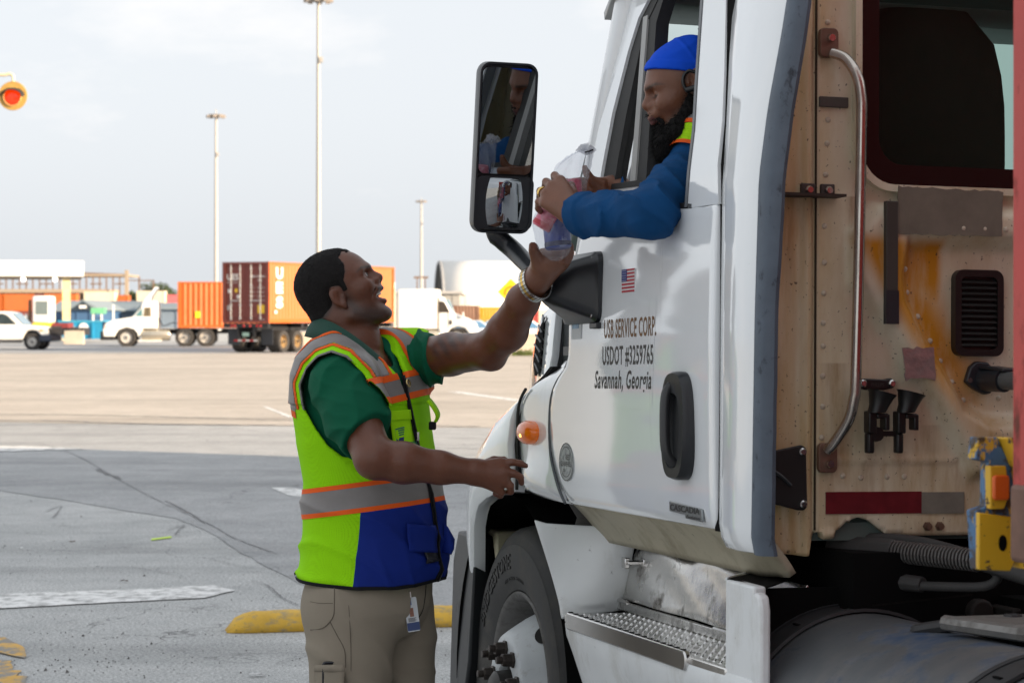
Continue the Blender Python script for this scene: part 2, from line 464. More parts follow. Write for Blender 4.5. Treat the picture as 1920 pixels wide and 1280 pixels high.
# ------------------------------------------------------------------ ground
def ground_mat(name, c1, c2, crack_amt=0.5, speck=1.0):
    m = bpy.data.materials.new(name); m.use_nodes = True
    t = m.node_tree; b = t.nodes['Principled BSDF']; L = t.links.new
    tc = nn(t, 'ShaderNodeTexCoord'); o = tc.outputs['Object']
    big = nn(t, 'ShaderNodeTexNoise', Scale=0.22, Detail=5.0, Roughness=0.6); L(o, big.inputs['Vector'])
    med = nn(t, 'ShaderNodeTexNoise', Scale=2.3, Detail=7.0, Roughness=0.66); L(o, med.inputs['Vector'])
    fin = nn(t, 'ShaderNodeTexNoise', Scale=62.0, Detail=5.0, Roughness=0.9); L(o, fin.inputs['Vector'])
    ad = nn(t, 'ShaderNodeMath', operation='ADD'); L(big.outputs[0], ad.inputs[0]); L(med.outputs[0], ad.inputs[1])
    rp = nn(t, 'ShaderNodeMapRange'); rp.inputs['From Min'].default_value = 0.75; rp.inputs['From Max'].default_value = 1.25; L(ad.outputs[0], rp.inputs['Value'])
    mx = nn(t, 'ShaderNodeMix', data_type='RGBA'); mx.inputs[6].default_value = (*c1, 1); mx.inputs[7].default_value = (*c2, 1); L(rp.outputs[0], mx.inputs[0])
    sp = nn(t, 'ShaderNodeMapRange'); sp.inputs['From Min'].default_value = 0.38; sp.inputs['From Max'].default_value = 0.62
    sp.inputs['To Min'].default_value = 1 - 0.62*speck; sp.inputs['To Max'].default_value = 1 + 0.52*speck; L(fin.outputs[0], sp.inputs['Value'])
    mu = nn(t, 'ShaderNodeVectorMath', operation='SCALE'); L(mx.outputs[2], mu.inputs[0]); L(sp.outputs[0], mu.inputs['Scale'])
    # worn wheel tracks and old stains, long and faint
    tm = nn(t, 'ShaderNodeMapping'); tm.inputs['Scale'].default_value = (0.10, 0.9, 1.0); tm.inputs['Rotation'].default_value = (0, 0, 0.06); L(o, tm.inputs[0])
    tn = nn(t, 'ShaderNodeTexNoise', Scale=1.0, Detail=6.0, Roughness=0.6); L(tm.outputs[0], tn.inputs['Vector'])
    tr_ = nn(t, 'ShaderNodeMapRange'); tr_.inputs['From Min'].default_value = 0.50; tr_.inputs['From Max'].default_value = 0.75; tr_.inputs['To Min'].default_value = 1.0; tr_.inputs['To Max'].default_value = 0.72; L(tn.outputs[0], tr_.inputs['Value'])
    on_ = nn(t, 'ShaderNodeTexNoise', Scale=0.55, Detail=4.0, Roughness=0.5); L(o, on_.inputs['Vector'])
    orr = nn(t, 'ShaderNodeMapRange'); orr.inputs['From Min'].default_value = 0.64; orr.inputs['From Max'].default_value = 0.74; orr.inputs['To Min'].default_value = 1.0; orr.inputs['To Max'].default_value = 0.70; L(on_.outputs[0], orr.inputs['Value'])
    sm_ = nn(t, 'ShaderNodeMath', operation='MULTIPLY'); L(tr_.outputs[0], sm_.inputs[0]); L(orr.outputs[0], sm_.inputs[1])
    mu2 = nn(t, 'ShaderNodeVectorMath', operation='SCALE'); L(mu.outputs[0], mu2.inputs[0]); L(sm_.outputs[0], mu2.inputs['Scale']); mu = mu2
    # dark pits where the surface lost its stone
    pv = nn(t, 'ShaderNodeTexNoise', Scale=22.0, Detail=4.0, Roughness=0.55); L(o, pv.inputs['Vector'])
    pr = nn(t, 'ShaderNodeMapRange'); pr.inputs['From Min'].default_value = 0.66; pr.inputs['From Max'].default_value = 0.72; pr.inputs['To Max'].default_value = 0.6*speck
    L(pv.outputs[0], pr.inputs['Value'])
    m2 = nn(t, 'ShaderNodeMix', data_type='RGBA'); m2.inputs[7].default_value = (0.04, 0.04, 0.042, 1); L(pr.outputs[0], m2.inputs[0]); L(mu.outputs[0], m2.inputs[6])
    # crazing: two sizes of crack, each only in places
    c = m2.outputs[2]; hts = []
    for sc_, wd, lo, seed in ((0.55, 0.0055, 0.46, 0.0), (2.2, 0.011, 0.58, 9.0)):
        wp = nn(t, 'ShaderNodeTexNoise', Scale=sc_*2.2, Detail=4.0); L(o, wp.inputs['Vector'])
        wa = nn(t, 'ShaderNodeVectorMath', operation='MULTIPLY_ADD'); L(wp.outputs['Color'], wa.inputs[0]); wa.inputs[1].default_value = (0.9/sc_,)*3; L(o, wa.inputs[2])
        vo = nn(t, 'ShaderNodeTexVoronoi', feature='DISTANCE_TO_EDGE', Scale=sc_); L(wa.outputs[0], vo.inputs['Vector'])
        cr = nn(t, 'ShaderNodeMapRange'); cr.inputs['From Min'].default_value = wd*0.3; cr.inputs['From Max'].default_value = wd; cr.inputs['To Min'].default_value = 1.0; cr.inputs['To Max'].default_value = 0.0
        L(vo.outputs['Distance'], cr.inputs['Value'])
        mp = nn(t, 'ShaderNodeMapping'); mp.inputs['Location'].default_value = (seed, seed, 0); L(o, mp.inputs[0])
        ms = nn(t, 'ShaderNodeTexNoise', Scale=0.35, Detail=3.0); L(mp.outputs[0], ms.inputs['Vector'])
        mr = nn(t, 'ShaderNodeMapRange'); mr.inputs['From Min'].default_value = lo; mr.inputs['From Max'].default_value = lo + 0.12; mr.inputs['To Max'].default_value = crack_amt; L(ms.outputs[0], mr.inputs['Value'])
        pr2 = nn(t, 'ShaderNodeMath', operation='MULTIPLY'); L(cr.outputs[0], pr2.inputs[0]); L(mr.outputs[0], pr2.inputs[1])
        m3 = nn(t, 'ShaderNodeMix', data_type='RGBA'); m3.inputs[7].default_value = (0.03, 0.03, 0.03, 1); L(pr2.outputs[0], m3.inputs[0]); L(c, m3.inputs[6]); c = m3.outputs[2]
        hts.append(pr2.outputs[0])
    L(c, b.inputs['Base Color']); b.inputs['Roughness'].default_value = 0.85; b.inputs['Specular IOR Level'].default_value = 0.3
    h = nn(t, 'ShaderNodeMath', operation='SUBTRACT'); L(fin.outputs[0], h.inputs[0]); L(hts[0], h.inputs[1])
    bp = nn(t, 'ShaderNodeBump', Strength=0.55); bp.inputs['Distance'].default_value = 0.008; L(h.outputs[0], bp.inputs['Height']); L(bp.outputs[0], b.inputs['Normal'])
    return m

def gp(px, py, z=0.0):
    """point on the ground"""
    Y = CH * FPX / (py - HY); return Vector(((px - CX) / FPX * Y, Y, z))

def sheet(name, pts, z, m, label=None):
    g = G(); g.add([(p.x, p.y, z) for p in pts], [tuple(range(len(pts)))])
    o = part(name, g, m); tag(o, kind='structure'); return o

def rough_edge(pts, amp, step=0.12, seed=1):
    r = random.Random(seed); out = []
    n = len(pts)
    for i in range(n):
        a, b = pts[i], pts[(i+1) % n]; k = max(1, int((b-a).length / step))
        for j in range(k):
            p = a.lerp(b, j / k); out.append(Vector((p.x + r.uniform(-amp, amp), p.y + r.uniform(-amp, amp)*1.6, 0)))
    return out

ASPH = ground_mat('worn_asphalt', (0.39, 0.40, 0.40), (0.53, 0.535, 0.53))
ASPH_D = ground_mat('dark_asphalt', (0.31, 0.318, 0.325), (0.43, 0.435, 0.44), 0.5, 0.7)
g = G().box((-900, -300, -0.6), (900, 2200, 0.0))
tag(part('ground', g, ASPH), kind='structure')
# darker resurfaced area with the wavy paving joint towards the camera
edge = [gp(-260, 895), gp(0, 920), gp(120, 938), gp(220, 955), gp(330, 972), gp(395, 1000), gp(440, 1030), gp(500, 1062), gp(575, 1100), gp(700, 1128), gp(900, 1140), gp(1300, 1130),
        gp(1700, 900), gp(1700, 690), gp(400, 675), gp(-500, 700), gp(-700, 800)]
sheet('resurfaced_asphalt', rough_edge(edge, 0.012, 0.25, 3), 0.004, ASPH_D)
BAND = ground_mat('pale_asphalt', (0.40, 0.36, 0.315), (0.52, 0.47, 0.415), 0.3, 0.5)
sheet('pale_road', rough_edge([gp(-900, 792), gp(0, 792), gp(600, 800), gp(1400, 806), gp(2300, 800), gp(2300, 664), gp(1000, 663), gp(-900, 663)], 0.05, 1.5, 5), 0.008, BAND)
GREYL = ground_mat('grey_road', (0.32, 0.325, 0.335), (0.39, 0.395, 0.405), 0.2, 0.4)
sheet('far_lane', [gp(-1200, 662), gp(2400, 662), gp(2400, 640), gp(-1200, 640)], 0.012, GREYL)

PAINT_W = mat('worn_white_paint', (0.78, 0.78, 0.77), 0.75, var=0.08, vs=4, bump=0.5, bs=70, dirt=((0.27, 0.27, 0.265), (9, 9, 9), 0.46, 0.62, 0.85), dirt2=((0.2, 0.2, 0.2), (60, 60, 60), 0.55, 0.7, 0.6))
PAINT_O = mat('worn_orange_paint', (0.62, 0.36, 0.07), 0.75, var=0.2, vs=4, bump=0.5, bs=70, dirt=((0.25, 0.25, 0.24), (12, 7, 9), 0.42, 0.56, 0.95))
PAINT_G = mat('green_survey_paint', (0.55, 0.75, 0.08), 0.7)
TAR = mat('crack_sealant', (0.10, 0.10, 0.105), 0.55, bump=0.3, bs=40)
def marking(pts, m, seed, amp=0.005, z=0.0072):
    sheet('road_marking', rough_edge(pts, amp, 0.08, seed), z, m)
marking([gp(-260, 1126), gp(0, 1115), gp(250, 1106), gp(395, 1098), gp(440, 1108), gp(385, 1122), gp(200, 1131), gp(0, 1142), gp(-260, 1152)], PAINT_W, 1)
marking([gp(508, 915), gp(545, 915), gp(600, 925), gp(700, 936), gp(700, 948), gp(590, 936), gp(540, 929)], PAINT_W, 2)
marking([gp(-300, 836), gp(60, 838), gp(160, 843), gp(20, 847), gp(-300, 848)], PAINT_W, 3, 0.03, 0.0110)
marking([gp(492, 763), gp(500, 763), gp(552, 783), gp(540, 783)], PAINT_W, 4, 0.01, 0.0115)
marking([gp(840, 735), gp(865, 735), gp(990, 752), gp(960, 752)], PAINT_W, 5, 0.02, 0.0115)
marking([gp(-80, 1193), gp(8, 1197), gp(38, 1212), gp(52, 1224), gp(40, 1236), gp(-10, 1222), gp(-80, 1216)], PAINT_O, 6, 0.02)
marking([gp(-60, 1236), gp(24, 1238), gp(36, 1250), gp(48, 1284), gp(30, 1320), gp(-60, 1330)], PAINT_O, 7, 0.03)
marking([gp(284, 1011), gp(284, 1014), gp(321, 1009), gp(321, 1006)], PAINT_G, 8, 0.003)
def seam(pts, w, seed, z=0.0088):
    if w < 0.02: w *= 0.6
    r = random.Random(seed); P = spline(pts, 14); a = []; b = []
    for i, p in enumerate(P):
        t = (P[min(i+1, len(P)-1)] - P[max(i-1, 0)]).normalized(); n_ = Vector((-t.y, t.x, 0))
        k = w * r.uniform(0.35, 1.15); j = r.uniform(-w, w) * 0.8
        a.append(p + n_ * (k + j)); b.append(p + n_ * (-k + j))
    g = G(); g.grid([[(p.x, p.y, z) for p in a], [(p.x, p.y, z) for p in b]])
    tag(part('crack_seam', g, TAR), kind='structure')
seam([gp(-300, 770), gp(0, 777), gp(160, 779), gp(330, 783), gp(430, 786), gp(600, 790)], 0.05, 1, 0.0118)
seam([gp(-300, 790), gp(40, 789), gp(250, 795), gp(420, 797), gp(610, 799), gp(900, 800)], 0.07, 2, 0.0122)
seam([gp(560, 833), gp(700, 838), gp(900, 842)], 0.02, 3)
seam([gp(70, 830), gp(140, 853), gp(212, 893), gp(250, 915), gp(330, 955), gp(395, 985), gp(440, 1010), gp(520, 1040)], 0.009, 4)
seam([gp(180, 880), gp(212, 893), gp(225, 899)], 0.03, 5, 0.0094)
seam([gp(310, 940), gp(350, 960), gp(385, 982)], 0.018, 6, 0.0094)
seam([gp(-20, 1074), gp(60, 1070), gp(150, 1066), gp(230, 1063), gp(300, 1073), gp(345, 1082)], 0.008, 7)
seam([gp(470, 1090), gp(500, 1098), gp(530, 1122), gp(560, 1136)], 0.010, 8)
seam([gp(420, 1104), gp(470, 1099), gp(540, 1095), gp(575, 1092)], 0.007, 9)
seam([gp(85, 960), gp(115, 950), gp(100, 972)], 0.010, 10)
seam([gp(315, 995), gp(345, 985), gp(330, 1003), gp(365, 1004)], 0.010, 11)
seam([gp(520, 1245), gp(555, 1234), gp(600, 1228), gp(700, 1224)], 0.006, 12)
seam([gp(100, 1172), gp(125, 1168), gp(148, 1163)], 0.006, 13)
seam([gp(-20, 955), gp(30, 946), gp(70, 941)], 0.008, 14)
seam([gp(400, 1050), gp(450, 1062), gp(500, 1066), gp(575, 1060)], 0.006, 15)
seam([gp(450, 1072), gp(500, 1076), gp(575, 1085)], 0.007, 16)

# loose grit and scraps lying on the asphalt
g = G(); rr = random.Random(5)
for i in range(420):
    py = rr.uniform(900, 1275) if i % 3 else rr.uniform(1180, 1275); px = rr.uniform(-30, 900) if i % 2 else rr.gauss(120, 120)
    c = gp(px, py); s = rr.uniform(0.0025, 0.006) * (2.0 if rr.random() < 0.05 else 1); a = rr.uniform(0, 6)
    vs = [(c.x + s*math.cos(a+k*1.57)*rr.uniform(.6, 1.2), c.y + s*math.sin(a+k*1.57)*rr.uniform(.6, 1.2), 0.003) for k in range(4)] + [(c.x, c.y, 0.004 + s*0.9)]
    g.add(vs, [(0,1,4),(1,2,4),(2,3,4),(3,0,4)])
tag(part('grit', g, mat('dark_grit', (0.10, 0.095, 0.09), 0.9, var=0.4, vs=30)), 'dark loose grit scattered over the worn asphalt', 'grit', kind='stuff')
def scrap(px, py, w, l, a, m, label, h=0.012):
    c = gp(px, py, 0.006); g = G(); r = random.Random(int(px)); rows = []
    for i in range(5):
        rows.append([(c.x + math.cos(a)*(i-2)*l/4 - math.sin(a)*(j-1)*w/2, c.y + math.sin(a)*(i-2)*l/4 + math.cos(a)*(j-1)*w/2, 0.006 + r.uniform(0.002, h)) for j in range(3)])
    g.grid(rows); o = part('litter_scrap', g, m, solid=0.0015, smooth=60); tag(o, label, 'litter', 'scraps of litter on the asphalt')
LW = mat('pale_paper', (0.62, 0.62, 0.62), 0.8); LB = mat('brown_leaf_litter', (0.09, 0.055, 0.035), 0.9)
scrap(482, 1268, 0.03, 0.07, 0.2, LW, 'pale crumpled scrap of paper lying just left of the trouser leg')
scrap(184, 1064, 0.012, 0.03, 0.1, LW, 'tiny white scrap on the long crack above the white line')
scrap(305, 1176, 0.01, 0.05, 0.05, LW, 'thin white straw-like scrap below the white line', 0.006)
scrap(40, 1030, 0.018, 0.035, 0.6, LW, 'small white scrap at the left near a hairline crack')
scrap(135, 1018, 0.02, 0.045, 0.1, LB, 'small brown leaf lying on the asphalt at left')
scrap(232, 1091, 0.02, 0.05, 0.3, LB, 'brown leaf scrap just above the white line')
scrap(344, 1267, 0.012, 0.04, 0.1, LW, 'pale sliver of paper at the bottom edge left of the man')

# yellow wheel stop behind the man
ws_a, ws_b = Vector((-1.46, 11.02, 0)), Vector((0.40, 11.42, 0))
WS = mat('yellow_kerb_paint', (0.66, 0.40, 0.05), 0.7, var=0.15, vs=7, bump=0.7, bs=45, dirt=((0.30, 0.27, 0.2), (10, 10, 25), 0.5, 0.66, 0.8), dirt2=((0.06, 0.06, 0.055), (25, 25, 60), 0.6, 0.72, 0.8))
t = (ws_b - ws_a).normalized(); n_ = Vector((-t.y, t.x, 0)); Lw = (ws_b - ws_a).length; rows = []
rr = random.Random(4)
for i in range(41):
    s = i / 40; e = min(1.0, math.sqrt(max(0.0, 1 - (1 - min(s, 1-s) / 0.09)**2)) if min(s, 1-s) < 0.09 else 1.0)
    c = ws_a + t * (Lw * s); row = []
    for k in range(11):
        a = math.pi * k / 10
        w = 0.098 * (0.65 + 0.35*e) * (1 + rr.uniform(-.03, .03)); h = 0.098 * e * (1 + rr.uniform(-.03, .03))
        sx = math.copysign(abs(math.cos(a)) ** 0.75, math.cos(a)); row.append(c + n_ * (sx * w) + Vector((0, 0, 0.002 + h * math.sin(a) ** 0.75)))
    rows.append(row)
o = part('wheel_stop', G().grid(rows), WS, smooth=50, solid=-0.02)
tag(o, 'low rounded yellow painted wheel stop on the asphalt behind the man', 'wheel stop')

# ------------------------------------------------------------------ shipping containers
def corr_wall(L, H, pitch=0.28, depth=0.036, face=1):
    """corrugated sheet in the x-z plane, bulging towards +y*face"""
    g = G(); prof = []; n = max(1, int(round(L / pitch))); p = L / n
    for i in range(n):
        x = i * p; prof += [(x, 0), (x + p*0.25, 0), (x + p*0.5, depth), (x + p*0.75, depth)]
    prof.append((L, 0))
    g.grid([[(x, d*face, z) for x, d in prof] for z in (0, H)])
    return g

def place(g, f):
    g.v = [tuple(f(Vector(v))) for v in g.v]; return g

def container(label, m, loc, rz, L=12.19, H=2.6, group=None, m_dark=None, doors=True, mark=None, m_end=None):
    """origin: near door-end corner on the floor; x runs along the length, y across"""
    W = 2.44
    c = thing('shipping_container', label, 'container', loc, rz, group)
    fr = G()
    for x in (0, L - 0.16):
        for y in (0, W - 0.16): fr.box((x, y, 0), (x + 0.16, y + 0.16, H))
    for y in (0.01, W - 0.07):
        fr.box((0.16, y, 0.0), (L - 0.16, y + 0.06, 0.16)); fr.box((0.16, y, H - 0.08), (L - 0.16, y + 0.06, H - 0.002))
    for x in (0.01, L - 0.09):
        fr.box((x, 0.16, 0), (x + 0.08, W - 0.16, 0.14)); fr.box((x, 0.16, H - 0.12), (x + 0.08, W - 0.16, H - 0.002))
    part('frame', fr, m, c)
    hw = H - 0.24
    part('side_wall', place(corr_wall(L - 0.32, hw), lambda v: Vector((v.x + 0.16, 0.045 - v.y + 0.01, v.z + 0.16))), m, c)
    part('side_wall', place(corr_wall(L - 0.32, hw), lambda v: Vector((v.x + 0.16, W - 0.055 + v.y, v.z + 0.16))), m, c)
    part('roof', place(corr_wall(L - 0.18, W - 0.1, 0.42, 0.02), lambda v: Vector((v.x + 0.09, v.z + 0.05, H - 0.03 + v.y))), m, c)
    part('end_wall', place(corr_wall(W - 0.32, hw), lambda v: Vector((L - 0.055 + v.y, v.x + 0.16, v.z + 0.16))), m, c)
    me = m_end or m
    box('floor', (0.09, 0.07, 0.09), (L - 0.09, W - 0.07, 0.14), mat('container_floor', (0.06, 0.04, 0.03), 0.9), c)
    for k in (0, 1):
        y0 = 0.165 + k * (W / 2 - 0.16); y1 = y0 + W/2 - 0.17
        d = G(); zz = [0.15, 0.6, 1.05, 1.5, 1.95, H - 0.13]
        d.box((0.05, y0, 0.15), (0.09, y1, H - 0.13))
        for a, b in zip(zz[:-1], zz[1:]): d.box((0.030, y0 + 0.08, a + 0.09), (0.051, y1 - 0.08, b - 0.06))
        dd = part('door', d, me, c, bevel=0.012)
        if doors:
            for j in (0.27, 0.73):
                yb = y0 + (y1 - y0) * j; b = G().tube([(0.012, yb, 0.10), (0.012, yb, H - 0.06)], 0.021, 8)
                for z in (0.22, 0.8, 1.7, H - 0.3): b.box((-0.008, yb - 0.05, z - 0.03), (0.03, yb + 0.05, z + 0.03))
                b.box((-0.02, yb - 0.02, 0.98), (0.012, yb + 0.40 * (1 if k == 0 else -1) if j < .5 and k == 0 or j > .5 and k == 1 else yb + 0.05, 1.02))
                part('locking_bar', b, mat('galvanised_bar', (0.5, 0.5, 0.5), 0.5, 0.3), dd)
    return c

def cont_mat(name, col, dirt=(0.10, 0.045, 0.02)):
    return mat(name, col, 0.5, var=0.10, vs=1.2, bump=0.1, bs=20, dirt=(dirt, (5, 5, 0.7), 0.6, 0.85, 0.6), dirt2=(tuple(c*0.6 for c in col), (0.8, 0.8, 0.25), 0.45, 0.75, 0.35))
C_ORANGE = cont_mat('orange_container_paint', (0.50, 0.112, 0.014))
C_MAROON = cont_mat('maroon_container_paint', (0.17, 0.038, 0.03))
C_BROWN = cont_mat('brown_container_paint', (0.20, 0.10, 0.06))
C_NAVY = cont_mat('navy_container_paint', (0.02, 0.04, 0.09))
C_YELLOW = cont_mat('yellow_container_paint', (0.55, 0.30, 0.02))
C_CREAM = cont_mat('cream_container_paint', (0.62, 0.55, 0.42), (0.3, 0.2, 0.1))
C_PINK = cont_mat('pink_container_paint', (0.45, 0.10, 0.12))
C_RED = cont_mat('red_container_paint', (0.42, 0.055, 0.045))

# unseen container stack, added to block the low sun and shade the near yard
edge_p = Vector((-2.4, 23.56, 0)); sd = Vector((SUN_H.x, SUN_H.y, 0)).normalized()
corner = edge_p + sd * 13.2
for i in range(3):
    for k in range(2):
        mcol = [C_CREAM, C_NAVY, C_BROWN][(i + k) % 3]
        container('unseen container in the stack added right of the truck to shade the yard', mcol,
                  (corner.x + 2.44 + 0.02 * k, corner.y - 12.24 * (i + 1), 2.6 * k), R(90), group='unseen container stack added for shade', doors=False)

# ------------------------------------------------------------------ the white tractor unit
# truck frame: x to its right (inboard from the driver's side skin), y forward, z up; y = 0 is the back wall of the cab
f_ = Vector((-1207/FPX, 1.0, -116/FPX)).normalized()
r_ = Vector((1, 0.3, -0.017)); r_ = (r_ - f_ * r_.dot(f_)).normalized()
u_ = r_.cross(f_)
TM = Matrix((r_, f_, u_)).transposed()
TO = Vector((0.472, 4.782, -0.001))
truck = thing('semi_truck', 'white day-cab semi truck with stained beige back wall and open driver window', 'truck')
truck.matrix_world = Matrix.Translation(TO) @ TM.to_4x4()
def tw(p): return TO + TM @ Vector(p)          # truck frame -> world
def tl(p): return TM.transposed() @ (Vector(p) - TO)

WHITE = mat('white_truck_paint', (0.84, 0.87, 0.89), 0.09, var=0.025, vs=2.5, coat=1.0, bump=0.02, bs=5,
            dirt=((0.38, 0.39, 0.37), (16, 16, 1.6), 0.62, 0.85, 0.4), dirt2=((0.10, 0.10, 0.10), (70, 70, 55), 0.70, 0.76, 0.55))
WHITE_L = mat('grimy_white_paint', (0.74, 0.765, 0.775), 0.38, var=0.06, vs=4, coat=0.1, bump=0.06, bs=30,
              dirt=((0.36, 0.34, 0.28), (6, 6, 3.6), 0.50, 0.78, 0.6), dirt2=((0.07, 0.07, 0.07), (45, 45, 30), 0.66, 0.74, 0.65))
BEIGE = mat('grimy_beige_paint', (0.44, 0.40, 0.29), 0.5, var=0.10, vs=6, dirt=((0.16, 0.125, 0.08), (6, 6, 5), 0.48, 0.75, 0.65), dirt2=((0.06, 0.05, 0.035), (40, 40, 30), 0.62, 0.72, 0.6))
BLACKP = mat('black_plastic', (0.020, 0.024, 0.030), 0.42, var=0.2, vs=12, bump=0.12, bs=300)
BLACKR = mat('black_rubber', (0.018, 0.018, 0.018), 0.65, bump=0.1, bs=100)
VOID = mat('dark_void_shade', (0.005, 0.005, 0.005), 0.95, spec=0.1)  # near-black base stands for the deep shade in voids and gaps
CHROME = mat('dull_aluminium', (0.74, 0.73, 0.71), 0.25, 1.0, var=0.12, vs=9, bump=0.3, bs=16,
             dirt=((0.12, 0.10, 0.08), (26, 10, 9), 0.55, 0.68, 0.85))
STEEL = mat('bright_steel', (0.62, 0.61, 0.60), 0.22, 1.0, var=0.1)
GREYRUB = mat('grey_rubber_edge', (0.085, 0.11, 0.145), 0.6, var=0.2, vs=9, bump=0.2, bs=90, dirt=((0.03, 0.03, 0.035), (30, 30, 20), 0.58, 0.7, 0.8))
INTER = mat('cab_interior', (0.10, 0.135, 0.125), 0.8)
SEATF = mat('seat_fabric', (0.055, 0.048, 0.043), 0.95, bump=0.3, bs=200)

def interp(x, xs, ys): return float(np.interp(x, xs, ys))
DF_Z = [1.122, 1.14, 1.176, 1.256, 1.33, 1.39, 1.432, 1.462, 1.494, 1.529, 1.641, 1.741, 1.854, 2.0]
DF_Y = [1.148, 1.182, 1.23, 1.291, 1.302, 1.294, 1.27, 1.227, 1.152, 1.124, 1.122, 1.101, 1.048, 0.99]
HG_Z = [1.125, 1.23, 1.324, 1.387, 1.41, 1.445, 1.47, 1.495, 1.52]
HG_Y = [1.600, 1.597, 1.597, 1.588, 1.562, 1.499, 1.411, 1.336, 1.312]
def sill(y): return interp(y, [0.15, 0.30, 0.42, 0.58, 1.0], [1.862, 1.872, 1.915, 1.955, 1.987])
def tumx(z): return max(0.0, 0.14 * (z - 1.95))
def dbulge(z): return -0.012 * math.sin(math.pi * min(1, max(0, (z - 1.12) / 0.85)))

# --- driver's door
door = None
rows = []
for i in range(31):
    t = i / 30; row = []
    for j in range(33):
        s = j / 32; z = 1.5
        for _ in range(6):
            yf = interp(z, DF_Z, DF_Y) - 0.005; yr = interp(z, [1.122, 1.135, 1.16, 1.6, 1.9], [0.092, 0.076, 0.070, 0.061, 0.063]); y = yr + (yf - yr) * s
            z = 1.122 + t * (sill(y) - 1.122)
        row.append((dbulge(z) + 0.006 * (max(0, 0.06 - t) / 0.06), y, z))
    rows.append(row)
door = part('door', G().grid(rows), WHITE, truck, smooth=60, solid=-0.045, bevel=0.006)
def frame_strip(name, A, B, th, m, parent, x0=0.0):
    """flat strip between two (y, z) polylines on the leaning window plane, th thick inboard"""
    g = G(); n = len(A)
    f = [Vector((tumx(z) + x0, y, z)) for y, z in A]; b = [Vector((tumx(z) + x0, y, z)) for y, z in B]
    d = Vector((th, 0, 0))
    g.grid([f, b]); g.grid([[p + d for p in b], [p + d for p in f]]); g.grid([[p + d for p in f], f]); g.grid([b, [p + d for p in b]])
    g.grid([[f[0], b[0]], [f[0] + d, b[0] + d]]); g.grid([[f[-1], b[-1]], [f[-1] + d, b[-1] + d]])
    return part(name, g, m, parent, smooth=50)
outA = [(0.996, 1.96), (0.996, 2.02), (0.965, 2.17), (0.905, 2.33), (0.866, 2.45), (0.835, 2.56)]
inA = [(0.900, 1.975), (0.896, 2.03), (0.874, 2.165), (0.815, 2.32), (0.768, 2.40), (0.69, 2.455)]
frame_strip('window_post', outA, inA, 0.05, WHITE, door, -0.004)
frame_strip('window_header', [(0.835, 2.56), (0.60, 2.58), (0.35, 2.58), (0.10, 2.56)], [(0.69, 2.455), (0.60, 2.465), (0.40, 2.468), (0.31, 2.455)], 0.05, WHITE, door, -0.004)
frame_strip('window_post', [(0.245, 1.865), (0.23, 1.95), (0.235, 2.05), (0.262, 2.17), (0.30, 2.37), (0.315, 2.46)], [(0.055, 1.86), (0.060, 1.95), (0.068, 2.05), (0.098, 2.17), (0.150, 2.345), (0.165, 2.56)], 0.05, WHITE, door, -0.004)
frame_strip('window_seal', [(0.897, 1.978), (0.893, 2.03), (0.872, 2.163), (0.813, 2.32), (0.766, 2.40), (0.688, 2.455)], [(0.800, 1.968), (0.797, 2.03), (0.781, 2.15), (0.735, 2.35), (0.72, 2.38), (0.66, 2.43)], 0.04, BLACKR, door, 0.004)
frame_strip('window_seal', [(0.262, 1.868), (0.246, 1.95), (0.251, 2.05), (0.278, 2.17), (0.316, 2.37), (0.331, 2.46)], [(0.247, 1.868), (0.232, 1.95), (0.237, 2.05), (0.264, 2.17), (0.302, 2.37), (0.317, 2.46)], 0.03, mat('grey_window_seal', (0.16, 0.17, 0.18), 0.5), door, -0.006)
frame_strip('vent_divider', [(0.668, 1.962), (0.690, 2.10), (0.745, 2.40)], [(0.628, 1.960), (0.655, 2.10), (0.712, 2.40)], 0.03, mat('grey_divider_trim', (0.30, 0.30, 0.29), 0.4), door, 0.001)
frame_strip('run_channel', [(0.627, 1.960), (0.654, 2.10), (0.711, 2.40), (0.722, 2.45)], [(0.560, 1.957), (0.592, 2.10), (0.650, 2.37), (0.60, 2.465)], 0.035, BLACKR, door, 0.006)
frame_strip('vent_window', [(0.80, 1.966), (0.782, 2.15), (0.74, 2.34), (0.70, 2.40)], [(0.668, 1.962), (0.698, 2.15), (0.735, 2.33), (0.745, 2.395)], 0.004, glass('green_tint_glass', (0.30, 0.42, 0.40), refl=0.8), door, 0.02)
frame_strip('belt_seal', [(0.80, 1.955), (0.60, 1.947), (0.43, 1.912), (0.31, 1.868), (0.22, 1.858)], [(0.80, 1.970), (0.60, 1.962), (0.43, 1.927), (0.31, 1.883), (0.22, 1.873)], 0.02, BLACKR, door, -0.004)

# --- lettering and stickers on the door
DUX, DUY = (0, -1, 0), (0, 0, 1)
INK = mat('dark_vinyl_lettering', (0.035, 0.033, 0.033), 0.45, var=0.3, vs=30, dirt=((0.45, 0.46, 0.46), (60, 60, 60), 0.60, 0.68, 0.6))
INKB = mat('brown_vinyl_lettering', (0.15, 0.07, 0.022), 0.4, var=0.3, vs=30, dirt=((0.45, 0.42, 0.36), (60, 60, 60), 0.60, 0.68, 0.5))
def dx(z): return dbulge(z) - 0.0012
def hug(o, lift=0.0012):
    for v in o.data.vertices: v.co.x = dbulge(v.co.z) - lift
    return o
outline = [(0.826, 1.659), (0.430, 1.659), (0.460, 1.390), (0.915, 1.390)]
part('clear_film', G().grid([[(dbulge(z) - 0.0006, ya + (yb - ya) * k / 8, z) for k in range(9)] for z, ya, yb in [(1.659 - 0.269 * q / 8, 0.826 + 0.089 * q / 8, 0.430 + 0.030 * q / 8) for q in range(9)]]), WHITE, door)
hug(lettering('USB SERVICE CORP.', (dx(1.57), 0.815, 1.571), DUX, DUY, INKB, door, width=0.385, size=0.066, bold=0.019, spacing=1.10))
